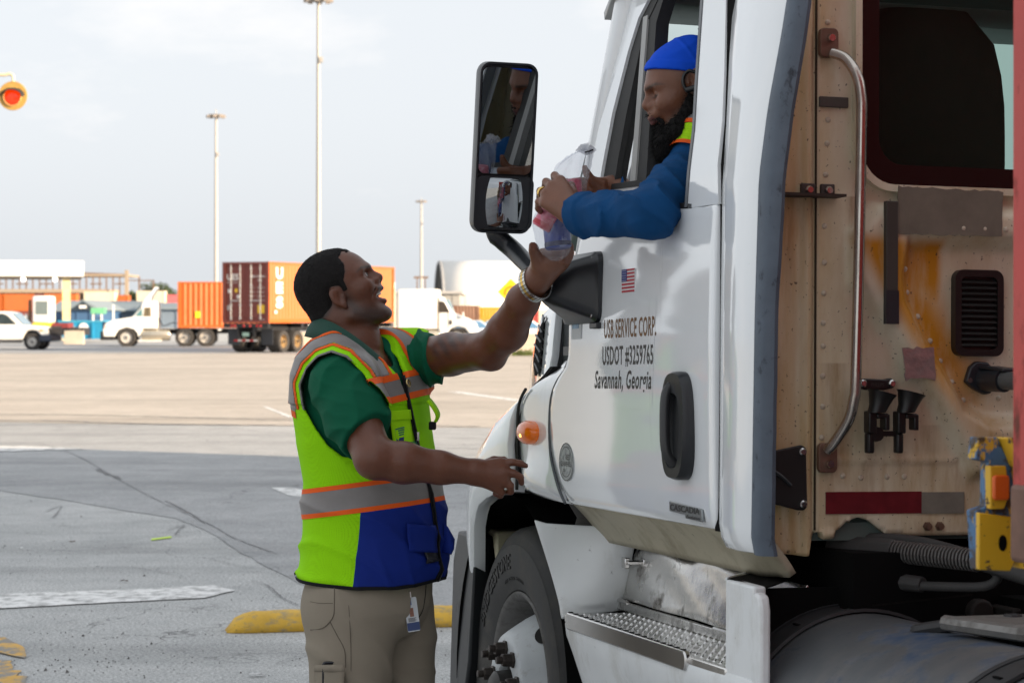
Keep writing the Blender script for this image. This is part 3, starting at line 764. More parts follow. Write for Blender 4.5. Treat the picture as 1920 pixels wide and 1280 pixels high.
hug(lettering('USDOT #3259765', (dx(1.5), 0.827, 1.502), DUX, DUY, INK, door, width=0.378, size=0.066, bold=0.019, spacing=1.10))
hug(lettering('Savannah, Georgia', (dx(1.44), 0.892, 1.441), DUX, DUY, INK, door, width=0.430, size=0.064, bold=0.019, spacing=1.10, shear=0.3))
# flag sticker
fx = dx(1.71)
FW, FR, FB = mat('flag_white', (0.7, 0.7, 0.7), 0.4), mat('flag_red', (0.45, 0.02, 0.04), 0.4), mat('flag_blue', (0.03, 0.05, 0.22), 0.4)
flag = box('flag_sticker', (fx - 0.001, 0.588, 1.683), (fx + 0.002, 0.681, 1.741), FW, door)
for k in range(7):
    z1 = 1.741 - (2*k) * 0.058/13
    box('flag_stripe', (fx - 0.0018, 0.588, z1 - 0.058/13), (fx - 0.001, 0.681, z1), FR, flag)
box('flag_canton', (fx - 0.0024, 0.643, 1.741 - 0.058*7/13), (fx - 0.0016, 0.681, 1.7412), FB, flag)
g = G()
for a in range(5):
    for b in range(6 if a % 2 == 0 else 5):
        y = 0.678 - 0.0058 * (b + (0.5 if a % 2 else 0)) - 0.002; z = 1.7375 - a * 0.0062; g.box((fx - 0.0029, y - 0.0008, z - 0.0008), (fx - 0.0022, y + 0.0008, z + 0.0008))
part('flag_stars', g, FW, flag)
# small blue and white sticker by the mirror, round worn sticker below
st = box('permit_sticker', (dx(1.6) - 0.001, 1.002, 1.572), (dx(1.6) + 0.002, 1.085, 1.665), mat('sticker_white', (0.62, 0.66, 0.68), 0.4), door)
box('sticker_print', (dx(1.6) - 0.002, 1.02, 1.60), (dx(1.6) - 0.0008, 1.075, 1.655), mat('sticker_blue', (0.16, 0.36, 0.55), 0.4, var=0.4, vs=60), st)
cz, cy = 1.238, 1.143
RS = mat('worn_round_sticker', (0.42, 0.45, 0.45), 0.45, var=0.25, vs=40, dirt=((0.16, 0.17, 0.17), (60, 60, 60), 0.5, 0.65, 0.8))
rs = part('round_sticker', G().prism([(dx(cz) + 0.002, cy + 0.062*math.cos(a*math.pi/18), cz + 0.052*math.sin(a*math.pi/18)) for a in range(36)], (-0.003, 0, 0)), RS, door)
g = G()
for rr_ in (1.0, 0.80):
    ring = [[(dx(cz) - 0.0016, cy + 0.062*q*rr_*math.cos(a*math.pi/24), cz + 0.052*q*rr_*math.sin(a*math.pi/24)) for a in range(49)] for q in (1.0, 0.955)]
    g.grid(ring)
part('sticker_ring', g, INK, rs)
lettering('RED', (dx(cz) - 0.002, cy + 0.002, cz + 0.006), DUX, DUY, INK, rs, size=0.022, bold=0.01)
lettering('CLEAN VEHICLE', (dx(cz) - 0.002, cy + 0.044, cz - 0.012), DUX, DUY, INK, rs, width=0.088, size=0.019, bold=0.01)
lettering('2010', (dx(cz) - 0.002, cy + 0.026, cz - 0.027), DUX, DUY, INK, rs, size=0.011, bold=0.01)
# badge
bd = part('badge', G().prism([(dx(1.15) + 0.002, y, z) for y, z in ((0.352, 1.174), (0.141, 1.166), (0.137, 1.137), (0.245, 1.139), (0.247, 1.147), (0.35, 1.150))], (-0.006, 0, 0)), mat('badge_metal', (0.25, 0.27, 0.28), 0.35, 0.8), door, bevel=0.002)
BI = mat('badge_dark', (0.02, 0.02, 0.02), 0.4)
lettering('CASCADIA', (dx(1.15) - 0.005, 0.342, 1.1535), DUX, (0, -0.03, 1), BI, bd, width=0.190, size=0.020, bold=0.02)
lettering('Evolution', (dx(1.15) - 0.005, 0.235, 1.1405), DUX, (0, -0.03, 1), BI, bd, width=0.085, size=0.011, bold=0.015, shear=0.2)
# scratches on the door skin
# --- door handle: dished surround with a grab bar
yc, zc = 0.256, 1.355
oh = [(yc + 0.076*math.copysign(abs(math.cos(a))**0.62, math.cos(a)), zc + 0.127*math.copysign(abs(math.sin(a))**0.72, math.sin(a))) for a in [k*math.pi/20 for k in range(40)]]
ih = [(yc + 0.048*math.copysign(abs(math.cos(a))**0.62, math.cos(a)) + 0.006, zc - 0.012 + 0.088*math.copysign(abs(math.sin(a))**0.72, math.sin(a))) for a in [k*math.pi/20 for k in range(40)]]
hx = dbulge(zc)
g = G(); lay = []
for P, x in ((oh, hx + 0.004), (oh, hx - 0.016), ([(yc + (y-yc)*.94, zc + (z-zc)*.96) for y, z in oh], hx - 0.028), (ih, hx - 0.027), ([(yc + (y-yc)*.9, zc + (z-zc)*.93) for y, z in ih], hx - 0.007)):
    lay.append([(x, y, z) for y, z in P] + [(x, P[0][0], P[0][1])])
g.grid(lay); g.add([p for p in lay[-1][:-1]], [tuple(range(40))])
DARKH = mat('door_handle_plastic', (0.016, 0.018, 0.021), 0.35, bump=0.08, bs=200)
hd = part('door_handle', g, DARKH, door, smooth=40)
pth = spline([(hx - 0.010, 0.284, 1.455), (hx - 0.034, 0.277, 1.43), (hx - 0.040, 0.271, 1.36), (hx - 0.036, 0.266, 1.29), (hx - 0.008, 0.262, 1.258)], 6)
part('grab_bar', G().tube(pth, 0.0125, 10), mat('handle_bar_plastic', (0.028, 0.029, 0.031), 0.38), hd, smooth=50)
part('lock_cylinder', G().lathe([(0.0, -0.0), (0.011, 0.0), (0.012, -0.008)], (hx - 0.027, yc - 0.002, 1.462), (-1, 0, 0), 14), BLACKR, hd, smooth=40)

# --- B pillar and side extender behind the door
g = G(); rows = []
for z, y0, y1, x in ((1.085, 0.03, -0.165, 0.01), (1.11, 0.045, -0.172, 0.002), (1.14, 0.048, -0.172, -0.002), (1.6, 0.040, -0.185, -0.004), (1.9, 0.043, -0.20, 0.0), (2.05, 0.056, -0.215, 0.014), (2.2, 0.092, -0.235, 0.035), (2.6, 0.16, -0.26, 0.09)):
    rows.append([(x + 0.012 * (1 - abs(2*k/6 - 1)) * -1 + (0.010 if k == 6 else 0), y0 + (y1 - y0) * k / 6, z) for k in range(7)])
ext = part('side_extender', G().grid(rows), WHITE, truck, smooth=60, solid=-0.03, bevel=0.005)
g = G(); rr = random.Random(3); rows = []
for i in range(41):
    z = 1.085 + (2.6 - 1.085) * i / 40; y1 = interp(z, [1.085, 1.6, 1.9, 2.05, 2.2, 2.6], [-0.165, -0.185, -0.20, -0.215, -0.235, -0.26]); x = interp(z, [1.085, 1.11, 1.6, 1.9, 2.05, 2.2, 2.6], [0.01, 0.002, 0, 0.002, 0.016, 0.037, 0.092])
    w = 0.045 + 0.022 * max(0, math.sin((z - 1.62) * 4.2)) + rr.uniform(-.0015, .0015)
    rows.append([(x - 0.008, y1 + 0.018, z), (x - 0.016, y1 - w*0.35, z), (x - 0.008, y1 - w*0.8, z), (x + 0.012, y1 - w, z), (x + 0.022, y1 - w*0.9, z), (x + 0.016, y1 + 0.01, z)])
part('rubber_edge', G().grid(rows), GREYRUB, ext, smooth=45)

# --- cowl panel ahead of the door, with the orange marker lamp
rows = []
for i in range(25):
    t = i / 24; row = []
    for j in range(13):
        s = j / 12; z = 1.128 + t * (1.505 - 1.128 + (0.012 if s > .5 else -0.01))
        z = max(1.128, z); yf = interp(z, HG_Z, HG_Y) - 0.020; yr = interp(z, DF_Z, DF_Y) + 0.005
        b = -0.030 * math.exp(-((z - 1.17) / 0.07) ** 2) * math.sin(math.pi * min(1, s * 1.02)) ** 0.8 - 0.008 * math.sin(math.pi * min(1, t))
        inw = 0.035 * max(0, (z - 1.44) / 0.07) * s
        row.append((b + inw + (0.02 * max(0, 0.05 - t) / 0.05), yr + (yf - yr) * s, z + (0.016 * (s - 0.5) if t < 0.02 else 0)))
    rows.append(row)
cowl = part('cowl_panel', G().grid(rows), WHITE, truck, smooth=60, solid=-0.03, bevel=0.004)
AMB = mat('amber_lens', (0.55, 0.10, 0.004), 0.12, var=0.35, vs=70, coat=0.6, emit=((1.0, 0.22, 0.01), 0.07))
ml = part('marker_lamp', G().lathe([(0.0, 0.030), (0.012, 0.029), (0.024, 0.024), (0.032, 0.014), (0.035, 0.004), (0.035, -0.01)], (-0.018, 1.458, 1.311), (-1, 0, 0), 24), AMB, cowl, smooth=60)
for v in ml.data.vertices: v.co.y = 1.458 + (v.co.y - 1.458) * 2.0
part('lamp_bulb', G().ball((-0.043, 1.45, 1.303), (0.006, 0.014, 0.007)), mat('lit_bulb', (1, 0.8, 0.4), 0.4, emit=((1.0, 0.50, 0.08), 1.6)), ml, smooth=180)
# recess between hood and door, dark inside
part('cowl_recess', G().box((0.13, 1.10, 1.45), (0.30, 1.60, 1.73)), mat('recess_grey', (0.05, 0.055, 0.06), 0.7), truck)
part('door_edge', G().tube(spline([(0.004, interp(z, DF_Z, DF_Y) + 0.004, z) for z in (1.49, 1.53, 1.6, 1.68, 1.76, 1.85, 1.95)], 3), 0.011, 8), WHITE, door, smooth=60)
hg = G().tube([(0.06, 1.23, 1.66), (0.05, 1.22, 1.55)], 0.018, 8); hg.box((0.03, 1.17, 1.585), (0.10, 1.24, 1.60)); hg.box((0.02, 1.19, 1.53), (0.09, 1.26, 1.555))
part('door_hinge', hg, BLACKP, truck)

# --- hood and fender, lofted along y and mirrored
YS = [1.602, 1.70, 1.80, 1.90, 2.0, 2.08, 2.15, 2.22, 2.30, 2.40, 2.52, 2.66, 2.80, 2.92]
def prof(y):
    x0 = interp(y, [1.6, 1.8, 2.0, 2.15, 2.3, 2.5, 2.7, 2.92], [-0.026, -0.032, -0.026, 0.002, 0.045, 0.13, 0.27, 0.52])
    hs = interp(y, [1.6, 1.8, 2.0, 2.15, 2.3, 2.5, 2.7, 2.92], [0.095, 0.118, 0.152, 0.185, 0.235, 0.325, 0.45, 0.62])
    zs = interp(y, [1.6, 1.8, 2.0, 2.1, 2.2, 2.3, 2.5, 2.92], [1.405, 1.345, 1.262, 1.20, 1.135, 1.07, 0.99, 0.90])
    zl = interp(y, [1.6, 1.74, 1.885, 2.0, 2.1, 2.16, 2.22, 2.28, 2.32, 2.92], [1.135, 1.126, 1.105, 1.074, 1.036, 0.99, 0.925, 0.86, 0.80, 0.66])
    zt = interp(y, [1.6, 2.0, 2.4, 2.92], [1.80, 1.755, 1.66, 1.42])
    zm = zl + (zs - zl) * 0.5
    ft = min(hs - 0.01, x0 + 0.10)
    P = [(x0 + 0.05, zl - 0.004), (x0 + 0.012, zl), (x0 - 0.002, zl + 0.018), (x0 - 0.014, zm), (x0 - 0.006, zs - 0.06), (x0 + 0.012, zs - 0.015), (x0 + 0.045, zs + 0.02),
         (max(ft, x0 + 0.06), zs + 0.042), (max(hs - 0.012, x0 + 0.075), zs + 0.075), (hs, zs + 0.13), (hs + 0.012, (zs + 0.13 + zt) / 2), (hs + 0.035, zt - 0.09), (hs + 0.09, zt - 0.03), (hs + 0.22, zt + 0.005), (0.72, zt + 0.035), (1.05, zt + 0.045)]
    return P
rows = []
for y in YS: rows.append([(x, y, z) for x, z in prof(y)] + [(2.10 - x, y, z) for x, z in prof(y)[-2::-1]])
rows.append([(1.05 + (x - 1.05) * 0.9, y + 0.06, 0.5 + (z - 0.5) * 0.93) for x, y, z in rows[-1]])
hood = part('hood', G().grid(rows), WHITE, truck, smooth=70, solid=-0.022, bevel=0.003)
front = [p for p in rows[-1]]
part('grille', G().box((0.55, 2.93, 0.55), (1.55, 3.02, 1.40)), BLACKP, hood, bevel=0.03)
# intake on the hood side
def hside(y, z): 
    P = prof(y); zz = [p[1] for p in P[9:13]]; xx = [p[0] for p in P[9:13]]; return interp(z, zz, xx)
rows = []
for i in range(9):
    z = 1.475 + (1.655 - 1.475) * i / 8; ya = interp(i, [0, 1, 7, 8], [1.80, 1.76, 1.76, 1.78]); yb = interp(i, [0, 2, 5, 8], [1.88, 1.95, 1.93, 1.83])
    rows.append([(hside(y, z) - 0.006, y, z) for y in np.linspace(ya, yb, 6)])
ink = part('side_intake', G().grid(rows), VOID, hood, smooth=60)
for i in range(6):
    z = 1.485 + 0.030 * i; g = G(); pa = []
    for k in range(7):
        y = 1.77 + 0.16 * k / 6 * (1.0 if 1 < i < 5 else 0.7); zz = z + 0.028 * (k / 6) ** 0.7; pa.append((hside(min(y, 2.1), zz) - 0.008, y, zz))
    part('intake_slat', g.tube(pa, 0.0035, 6), BLACKP, ink, smooth=60)
rows = [[(hside(y, z) - o_, y, z) for z, y, o_ in [(a, b, o_) for a, b in ((1.46, 1.75), (1.66, 1.745), (1.675, 1.80), (1.60, 2.0), (1.50, 2.05), (1.455, 1.90), (1.46, 1.75))]] for o_ in (0.004, 0.012)]
# wheel arch liner and bumper end
g = G(); rows = []
for k in range(25):
    a = math.pi * (k / 24) * 1.06 - 0.05; rows.append([(x, 1.9 + 0.60 * math.cos(a), 0.5 + 0.60 * math.sin(a) * 1.02) for x in (0.055, 0.35, 0.75)])
part('wheel_arch_liner', G().grid(rows), VOID, truck, smooth=60)
box('arch_inner_wall', (0.62, 1.2, 0.3), (0.75, 2.6, 1.15), VOID, truck)
bm_ = G().prism([(0.05, 2.60, 0.30), (0.03, 2.36, 0.32), (0.04, 2.30, 0.55), (0.045, 2.27, 0.90), (0.06, 2.29, 0.955), (0.07, 2.56, 0.955), (0.10, 2.72, 0.85), (0.10, 2.74, 0.34)], (0.07, 0.02, 0))
part('bumper_end', bm_, mat('bumper_black', (0.012, 0.014, 0.017), 0.5, bump=0.1, bs=60, dirt=((0.05, 0.048, 0.045), (20, 20, 8), 0.58, 0.78, 0.4)), truck, bevel=0.012)
part('bumper_bracket', G().prism([(0.10, 2.20, 0.975), (0.10, 2.36, 0.985), (0.10, 2.37, 0.965), (0.10, 2.24, 0.955), (0.10, 2.205, 0.88), (0.10, 2.18, 0.89)], (0.14, 0, 0)), BEIGE, truck, bevel=0.008)
box('front_bumper', (0.30, 2.74, 0.34), (1.80, 3.08, 0.82), BLACKP, truck, bevel=0.06)

# --- front wheel
def wheel(name, c, parent, text=True, out=-1, dual=False):
    """x = outward face position; out = -1 faces left"""
    X, Y0, Z0 = c; ax = (out, 0, 0)
    w = bpy.data.objects.new(name, None); COL.objects.link(w); w.parent = parent; w.empty_display_size = 0.2
    RUB = mat('tyre_rubber', (0.034, 0.034, 0.034), 0.72, var=0.22, vs=10, bump=0.15, bs=60, dirt=((0.13, 0.12, 0.105), (10, 10, 10), 0.46, 0.72, 0.6))
    T = [(0.300, -0.030), (0.312, -0.008), (0.345, 0.004), (0.37, 0.009), (0.40, 0.011), (0.432, 0.009), (0.450, 0.006), (0.456, 0.000), (0.475, -0.006), (0.494, -0.020), (0.503, -0.034)]
    for gpos in (0.062, 0.105, 0.150, 0.195): T += [(0.508, -gpos + 0.005), (0.496, -gpos + 0.002), (0.496, -gpos - 0.008), (0.508, -gpos - 0.010)]
    T += [(0.503, -0.246), (0.475, -0.27), (0.40, -0.285), (0.31, -0.26), (0.300, -0.24)]
    ty = part('tyre', G().lathe(T, (X, Y0, Z0), ax, 72), RUB, w, smooth=35)
    RIM = mat('painted_steel_rim', (0.50, 0.53, 0.55), 0.4, var=0.06, vs=8, dirt=((0.22, 0.19, 0.16), (30, 30, 30), 0.56, 0.78, 0.6))
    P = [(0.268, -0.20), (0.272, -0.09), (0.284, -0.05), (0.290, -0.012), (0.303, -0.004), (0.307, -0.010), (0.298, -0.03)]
    part('rim', G().lathe(P, (X, Y0, Z0), ax, 64), mat('shaded_rim_edge', (0.17, 0.165, 0.16), 0.5, 0.2, dirt=((0.08, 0.07, 0.06), (30, 30, 30), 0.45, 0.75, 0.5)), w, smooth=50)  # grimy rim, base darkened to hold the deep shade between tyre and disc
    D = [(0.270, -0.13), (0.258, -0.115), (0.225, -0.045), (0.190, 0.015), (0.178, 0.032), (0.168, 0.038), (0.095, 0.038), (0.088, 0.03), (0.085, -0.02)]
    dk = part('wheel_disc', G().lathe(D, (X, Y0, Z0), ax, 64), RIM, w, smooth=40)
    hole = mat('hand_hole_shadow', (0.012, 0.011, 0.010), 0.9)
    for k in range(5):
        a = R(52 + 72 * k); dr = Vector((0, math.cos(a), math.sin(a))); n = (Vector((out, 0, 0)) * 0.50 + dr * 0.866).normalized()
        cc = Vector((X, Y0, Z0)) + dr * 0.2255 + Vector((out, 0, 0)) * -0.046
        tg = Vector((0, -math.sin(a), math.cos(a))); sl = n.cross(tg)
        g = G()
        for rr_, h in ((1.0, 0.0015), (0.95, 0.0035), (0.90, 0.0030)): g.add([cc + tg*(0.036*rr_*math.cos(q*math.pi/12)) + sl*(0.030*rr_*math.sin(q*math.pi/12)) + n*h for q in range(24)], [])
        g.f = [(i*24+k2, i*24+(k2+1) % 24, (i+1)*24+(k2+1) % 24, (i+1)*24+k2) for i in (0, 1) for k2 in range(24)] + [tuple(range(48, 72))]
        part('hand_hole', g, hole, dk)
    hub = G().lathe([(0.0, 0.085), (0.05, 0.083), (0.066, 0.07), (0.070, 0.02), (0.086, 0.015), (0.086, -0.02)], (X, Y0, Z0), ax, 32)
    part('hub', hub, mat('greasy_hub', (0.03, 0.028, 0.026), 0.5, 0.3), w, smooth=40)
    nut = mat('rusty_nut', (0.055, 0.045, 0.040), 0.5, 0.5, var=0.4, vs=60)
    for k in range(10):
        a = R(18 + 36 * k); p = Vector((X, Y0 + 0.135*math.cos(a), Z0 + 0.135*math.sin(a)))
        g = G().lathe([(0.0, 0.092), (0.0105, 0.092), (0.0115, 0.088), (0.0115, 0.073), (0.0, 0.073)], p, ax, 10)
        g.lathe([(0.0, 0.074), (0.019, 0.074), (0.021, 0.070), (0.021, 0.046), (0.026, 0.044), (0.026, 0.036)], p, ax, 6)
        part('wheel_nut', g, nut, w)
    if text:
        tx = mat('tyre_lettering', (0.016, 0.016, 0.016), 0.6, bump=0.05)
        me = text_mesh('BRIDGESTONE', size=0.064, bold=0.014, ext=0.0018, xs=0.92, spacing=1.06); xs = [v.co.x for v in me.vertices]; wd = max(xs)
        r0 = 0.378
        for v in me.vertices:
            a = R(7) + (wd - v.co.x) / (r0 + 0.022); rr_ = r0 + v.co.y
            v.co = Vector((X - 0.0118 - v.co.z, Y0 + rr_*math.sin(a), Z0 + rr_*math.cos(a)))
        link('lettering', me, tx, ty)
        me = text_mesh('R187   TUBELESS   295/75R22.5', size=0.016, ext=0.0008); wd = max(v.co.x for v in me.vertices)
        for v in me.vertices:
            a = R(28) + (wd - v.co.x) / 0.36 - R(40); rr_ = 0.342 + v.co.y
            v.co = Vector((X - 0.0055 - v.co.z, Y0 + rr_*math.sin(a), Z0 + rr_*math.cos(a)))
        link('lettering', me, tx, ty)
    return w
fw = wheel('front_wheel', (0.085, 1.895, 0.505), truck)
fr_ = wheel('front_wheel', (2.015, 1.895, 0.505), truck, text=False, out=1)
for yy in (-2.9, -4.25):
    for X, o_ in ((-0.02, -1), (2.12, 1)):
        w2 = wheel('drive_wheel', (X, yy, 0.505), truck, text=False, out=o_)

# --- step fairing below the door
sk = []
for z, yf, x in ((0.36, 1.02, 0.05), (0.50, 1.055, 0.035), (0.64, 1.092, 0.015), (0.72, 1.13, -0.002), (0.765, 1.155, -0.012), (0.795, 1.168, -0.012), (0.815, 1.175, -0.002)):
    sk.append([(x + (0.012 if j == 0 else 0) + 0.03 * math.sin(math.pi * j / 20) * (1 if z < 0.7 else 0.2), yf + (-0.185 - yf) * j / 20, z) for j in range(21)])
skirt = part('step_skirt', G().grid(sk), WHITE_L, truck, smooth=60, solid=-0.02, bevel=0.004)
tread = part('step_tread', G().box((-0.004, 0.0, 0.80), (0.185, 1.16, 0.822)), CHROME, skirt, bevel=0.004)
lip = part('step_lip', G().prism([(-0.014, y, z) for y, z in rrect(0.222, 0.786, 1.122, 0.832, 0.016, 4)], (0.016, 0, 0)), STEEL, skirt, bevel=0.004)
g = G(); rr = random.Random(8)
for i in range(58):
    for j in range(9):
        y = 0.03 + i * 0.0192; x = 0.012 + j * 0.0192 + (0.0096 if i % 2 else 0)
        if x > 0.178: continue
        d = 0.0062; sgn = 1 if (i + j) % 2 else -1
        g.add([(x - d*0.45, y - d*sgn*0.8, 0.8225), (x + d*0.35, y - d*0.35, 0.8225), (x + d*0.45, y + d*sgn*0.8, 0.8225), (x - d*0.35, y + d*0.35, 0.8225), (x, y, 0.8258)], [(0,1,4),(1,2,4),(2,3,4),(3,0,4)])
o = part('tread_studs', g, STEEL, tread); o['kind'] = 'stuff'
for i in range(20):
    box('lip_slot', (-0.0105, 0.25 + i*0.0445, 0.8318), (0.001, 0.262 + i*0.0445, 0.8335), VOID, lip)
# aluminium cover behind the step (hinged lower edge) and the curved white riser in front of it
rows = []; rr = random.Random(2)
for i in range(9):
    t = i / 8; rows.append([(0.186 + 0.02 * t + 0.004 * math.sin(7*t + 9*j/12.) * (0.3 + rr.random()), 1.262 - 0.10 * t - (1.232 - 0.10*t) * j / 24, 0.852 + 0.148 * t) for j in range(25)])
cover = part('battery_cover', G().grid(rows), CHROME, truck, smooth=60, solid=-0.012, bevel=0.003)
part('cover_lower_strip', G().box((0.178, 0.0, 0.822), (0.192, 1.25, 0.848)), CHROME, truck, bevel=0.003)
for y in (1.20, 0.46, 0.14):
    part('hinge', G().tube([(0.176, y - 0.05, 0.8495), (0.176, y + 0.05, 0.8495)], 0.006, 8), STEEL, cover)
rows = []
for i in range(19):
    t = i / 18; row = []
    for j in range(25):
        s = j / 24
        zt = interp(s, [0, 0.08, 0.62, 0.78, 0.90, 1.0], [1.062, 1.056, 1.058, 1.050, 1.025, 1.004]); z = 0.815 + (zt - 0.815) * t
        yo = interp(z, [0.815, 0.94, 1.06], [1.172, 1.313, 1.455]); yi = interp(z, [0.815, 1.0], [1.262, 1.160])
        bend = -0.055 * math.sin(math.pi * s) ** 0.8 * (0.5 + 0.5 * t)
        row.append((-0.004 + 0.205 * s ** 1.0, yo + (yi - yo) * s ** 0.85 + bend * (0.6 if t < .1 else 1), z))
    rows.append(row)
riser = part('step_riser', G().grid(rows), WHITE_L, truck, smooth=70, solid=0.016, bevel=0.005)
lt = G().box((0.165, 1.115, 0.955), (0.215, 1.150, 0.967)); lt.box((0.160, 1.13, 0.945), (0.175, 1.16, 0.975)); lt.box((0.20, 1.09, 0.947), (0.212, 1.112, 0.975))
part('latch', lt, STEEL, riser, bevel=0.003)
post = part('step_end_post', G().prism([(0.0, y, z) for y, z in ((0.013, 0.36), (0.013, 1.018), (-0.150, 1.016), (-0.150, 0.36))], (0.03, 0, 0)), WHITE_L, truck, bevel=0.006)
part('post_edge', G().prism([(-0.006, y, z) for y, z in ((-0.152, 0.36), (-0.152, 0.998), (-0.165, 1.006), (-0.190, 1.000), (-0.200, 0.97), (-0.200, 0.36))], (0.026, 0, 0)), WHITE_L, post, bevel=0.008)
part('post_shelf', G().add([(0.004, 0.010, 1.0165), (0.030, -0.145, 1.010), (0.19, 0.10, 1.002), (0.25, 0.33, 1.002), (0.20, 0.30, 1.002)], [(0, 1, 2, 3, 4)]), VOID, post, solid=-0.004)
part('post_rim', G().tube([(0.004, 0.012, 1.018), (0.20, 0.32, 1.005)], 0.005, 6), WHITE_L, post)
box('void_shade_plate', (0.03, -0.02, 0.80), (0.30, -0.006, 0.998), VOID, post)  # black plate added as the dark void, hides the end of the cover

# --- body below the door, seen over the cover
rows = []
for i in range(8):
    t = i / 7; rows.append([(0.055 + 0.125 * t - 0.03 * t * t + (0.012 if j > 18 else 0), 1.24 - (1.24 + 0.01) * j / 20, 1.135 - 0.112 * t + (0.0 if j < 18 else 0.004 * (j - 18))) for j in range(21)])
sillp = part('sill_panel', G().grid(rows), BEIGE, truck, smooth=60, solid=-0.02)
part('sill_slot', G().prism([(0.085, 0.66, 1.10), (0.085, 0.615, 1.10), (0.125, 0.56, 1.052), (0.125, 0.60, 1.052)], (-0.006, 0, 0)), VOID, sillp)
part('cab_mount', G().lathe([(0.07, 0.0), (0.085, -0.03), (0.06, -0.07), (0.075, -0.12)], (0.16, 1.36, 1.14), (0, 0, 1), 16), mat('dusty_mount', (0.09, 0.085, 0.08), 0.9), truck, smooth=40)
box('underfloor', (0.26, -0.1, 0.86), (2.0, 1.30, 1.08), VOID, truck)

# dark body behind the panel gaps
gpz = np.linspace(1.13, 1.50, 16)
g = G(); g.grid([[(0.020, interp(z, HG_Z, HG_Y) - 0.06, z) for z in gpz], [(0.014, interp(z, HG_Z, HG_Y) - 0.003, z) for z in gpz], [(0.020, interp(z, HG_Z, HG_Y) + 0.05, z) for z in gpz]])
part('gap_shade_and_seal', g, VOID, truck)
g = G(); g.grid([[(0.012, interp(z, DF_Z, DF_Y) - 0.04, z) for z in gpz], [(0.006, interp(z, DF_Z, DF_Y), z) for z in gpz], [(0.012, interp(z, DF_Z, DF_Y) + 0.04, z) for z in gpz]])
part('gap_shade_and_seal', g, mat('grey_gap_seal', (0.10, 0.11, 0.12), 0.7), truck)
part('gap_shade_and_seal', G().add([(0.006, 0.03, 1.12), (0.006, 0.09, 1.12), (0.004, 0.085, 1.95), (0.022, 0.10, 2.09), (0.062, 0.18, 2.4), (0.084, 0.18, 2.55), (0.084, 0.10, 2.55), (0.06, 0.09, 2.4), (0.022, 0.05, 2.09), (0.004, 0.03, 1.95)], [(0, 1, 2, 9), (9, 2, 3, 8), (8, 3, 4, 7), (7, 4, 5, 6)]), VOID, truck)

part('gap_shade_and_seal', G().tube(spline([(-0.013 if z < 1.44 else -0.004 + 0.2 * (z - 1.47), interp(z, HG_Z, HG_Y) - 0.008, z) for z in (1.14, 1.2, 1.27, 1.33, 1.38, 1.41, 1.435)], 3), 0.0048, 8), BLACKR, truck, smooth=60)  # added dark bead, draws the shaded gap between hood and cowl
part('gap_shade_and_seal', G().tube(spline([(-0.006, interp(z, DF_Z, DF_Y), z) for z in (1.125, 1.15, 1.19, 1.25, 1.32, 1.39, 1.43, 1.465, 1.495, 1.53)], 3), 0.0042, 8), mat('grey_gap_seal', (0.10, 0.11, 0.12), 0.7), truck, smooth=60)

# --- upper cab: roof, windscreen, far side, interior
WS_G = glass('windscreen_glass', (0.74, 0.83, 0.80), refl=0.7)
rows = []
for i in range(7):
    t = i / 6; y = 1.30 - 0.42 * t; z = 1.86 + 0.62 * t; xl, xr = 0.10 + 0.03 * t, 2.0 - 0.03 * t
    rows.append([(xl + (xr - xl) * k / 12, y + 0.14 * (1 - (2*k/12 - 1) ** 2), z) for k in range(13)])
part('windscreen', G().grid(rows), WS_G, truck, smooth=60)
fs = G(); fs.tube(spline([(0.075, 1.28, 1.84), (0.085, 1.10, 2.12), (0.10, 0.93, 2.40), (0.11, 0.87, 2.50)], 5), 0.045, 10)
fs.tube(spline([(2.02, 1.28, 1.84), (2.0, 1.10, 2.12), (1.98, 0.93, 2.40), (1.97, 0.87, 2.50)], 5), 0.05, 10)
part('windscreen_pillars', fs, INTER, truck, smooth=60)
ap = G().tube(spline([(0.055, 1.08, 1.93), (0.062, 1.035, 2.05), (0.075, 0.975, 2.22), (0.09, 0.905, 2.42), (0.10, 0.87, 2.55)], 5), [0.055]*21, 12)
part('outer_pillar', ap, WHITE, truck, smooth=60)
g = G(); rows = []
for y, z in ((0.0, 2.60), (0.0, 2.74), (0.10, 2.82), (0.5, 2.85), (0.80, 2.78), (0.90, 2.62), (0.92, 2.52)):
    rows.append([(0.10 + 1.90 * k / 10, y, z + 0.05 * (1 - (2*k/10 - 1) ** 2)) for k in range(11)])
rf = part('cab_roof', G().grid(rows), WHITE, truck, smooth=60, solid=-0.03)
part('roof_side_rail', G().tube([(0.09, 0.02, 2.60), (0.09, 0.45, 2.62), (0.10, 0.88, 2.56)], 0.05, 10), WHITE, rf, smooth=60)
part('sun_visor', G().grid([[(0.02, 0.84, 2.475), (1.05, 0.90, 2.50), (2.08, 0.84, 2.475)], [(0.06, 1.04, 2.44), (1.05, 1.18, 2.46), (2.04, 1.04, 2.44)]]), mat('visor_plastic', (0.35, 0.36, 0.36), 0.4), rf, solid=0.02, smooth=60)
box('headliner', (0.12, 0.03, 2.50), (1.98, 0.86, 2.56), INTER, truck)
g = G(); g.box((2.06, 0.0, 1.10), (2.10, 1.30, 1.90)); g.box((2.04, 0.0, 1.90), (2.08, 0.16, 2.56)); g.box((2.04, 0.0, 2.44), (2.08, 0.86, 2.56))
part('far_door', g, WHITE, truck, bevel=0.01)
g = G(); g.box((0.12, 0.02, 1.10), (2.04, 1.30, 1.14)); part('cab_floor', g, INTER, truck)
dsh = G().prism([(0.13, 1.29, 1.15), (0.13, 1.29, 1.86), (0.13, 1.10, 1.88), (0.13, 0.98, 1.80), (0.13, 0.95, 1.5), (0.13, 1.1, 1.15)], (1.88, 0, 0))
part('dashboard', dsh, INTER, truck, bevel=0.03)
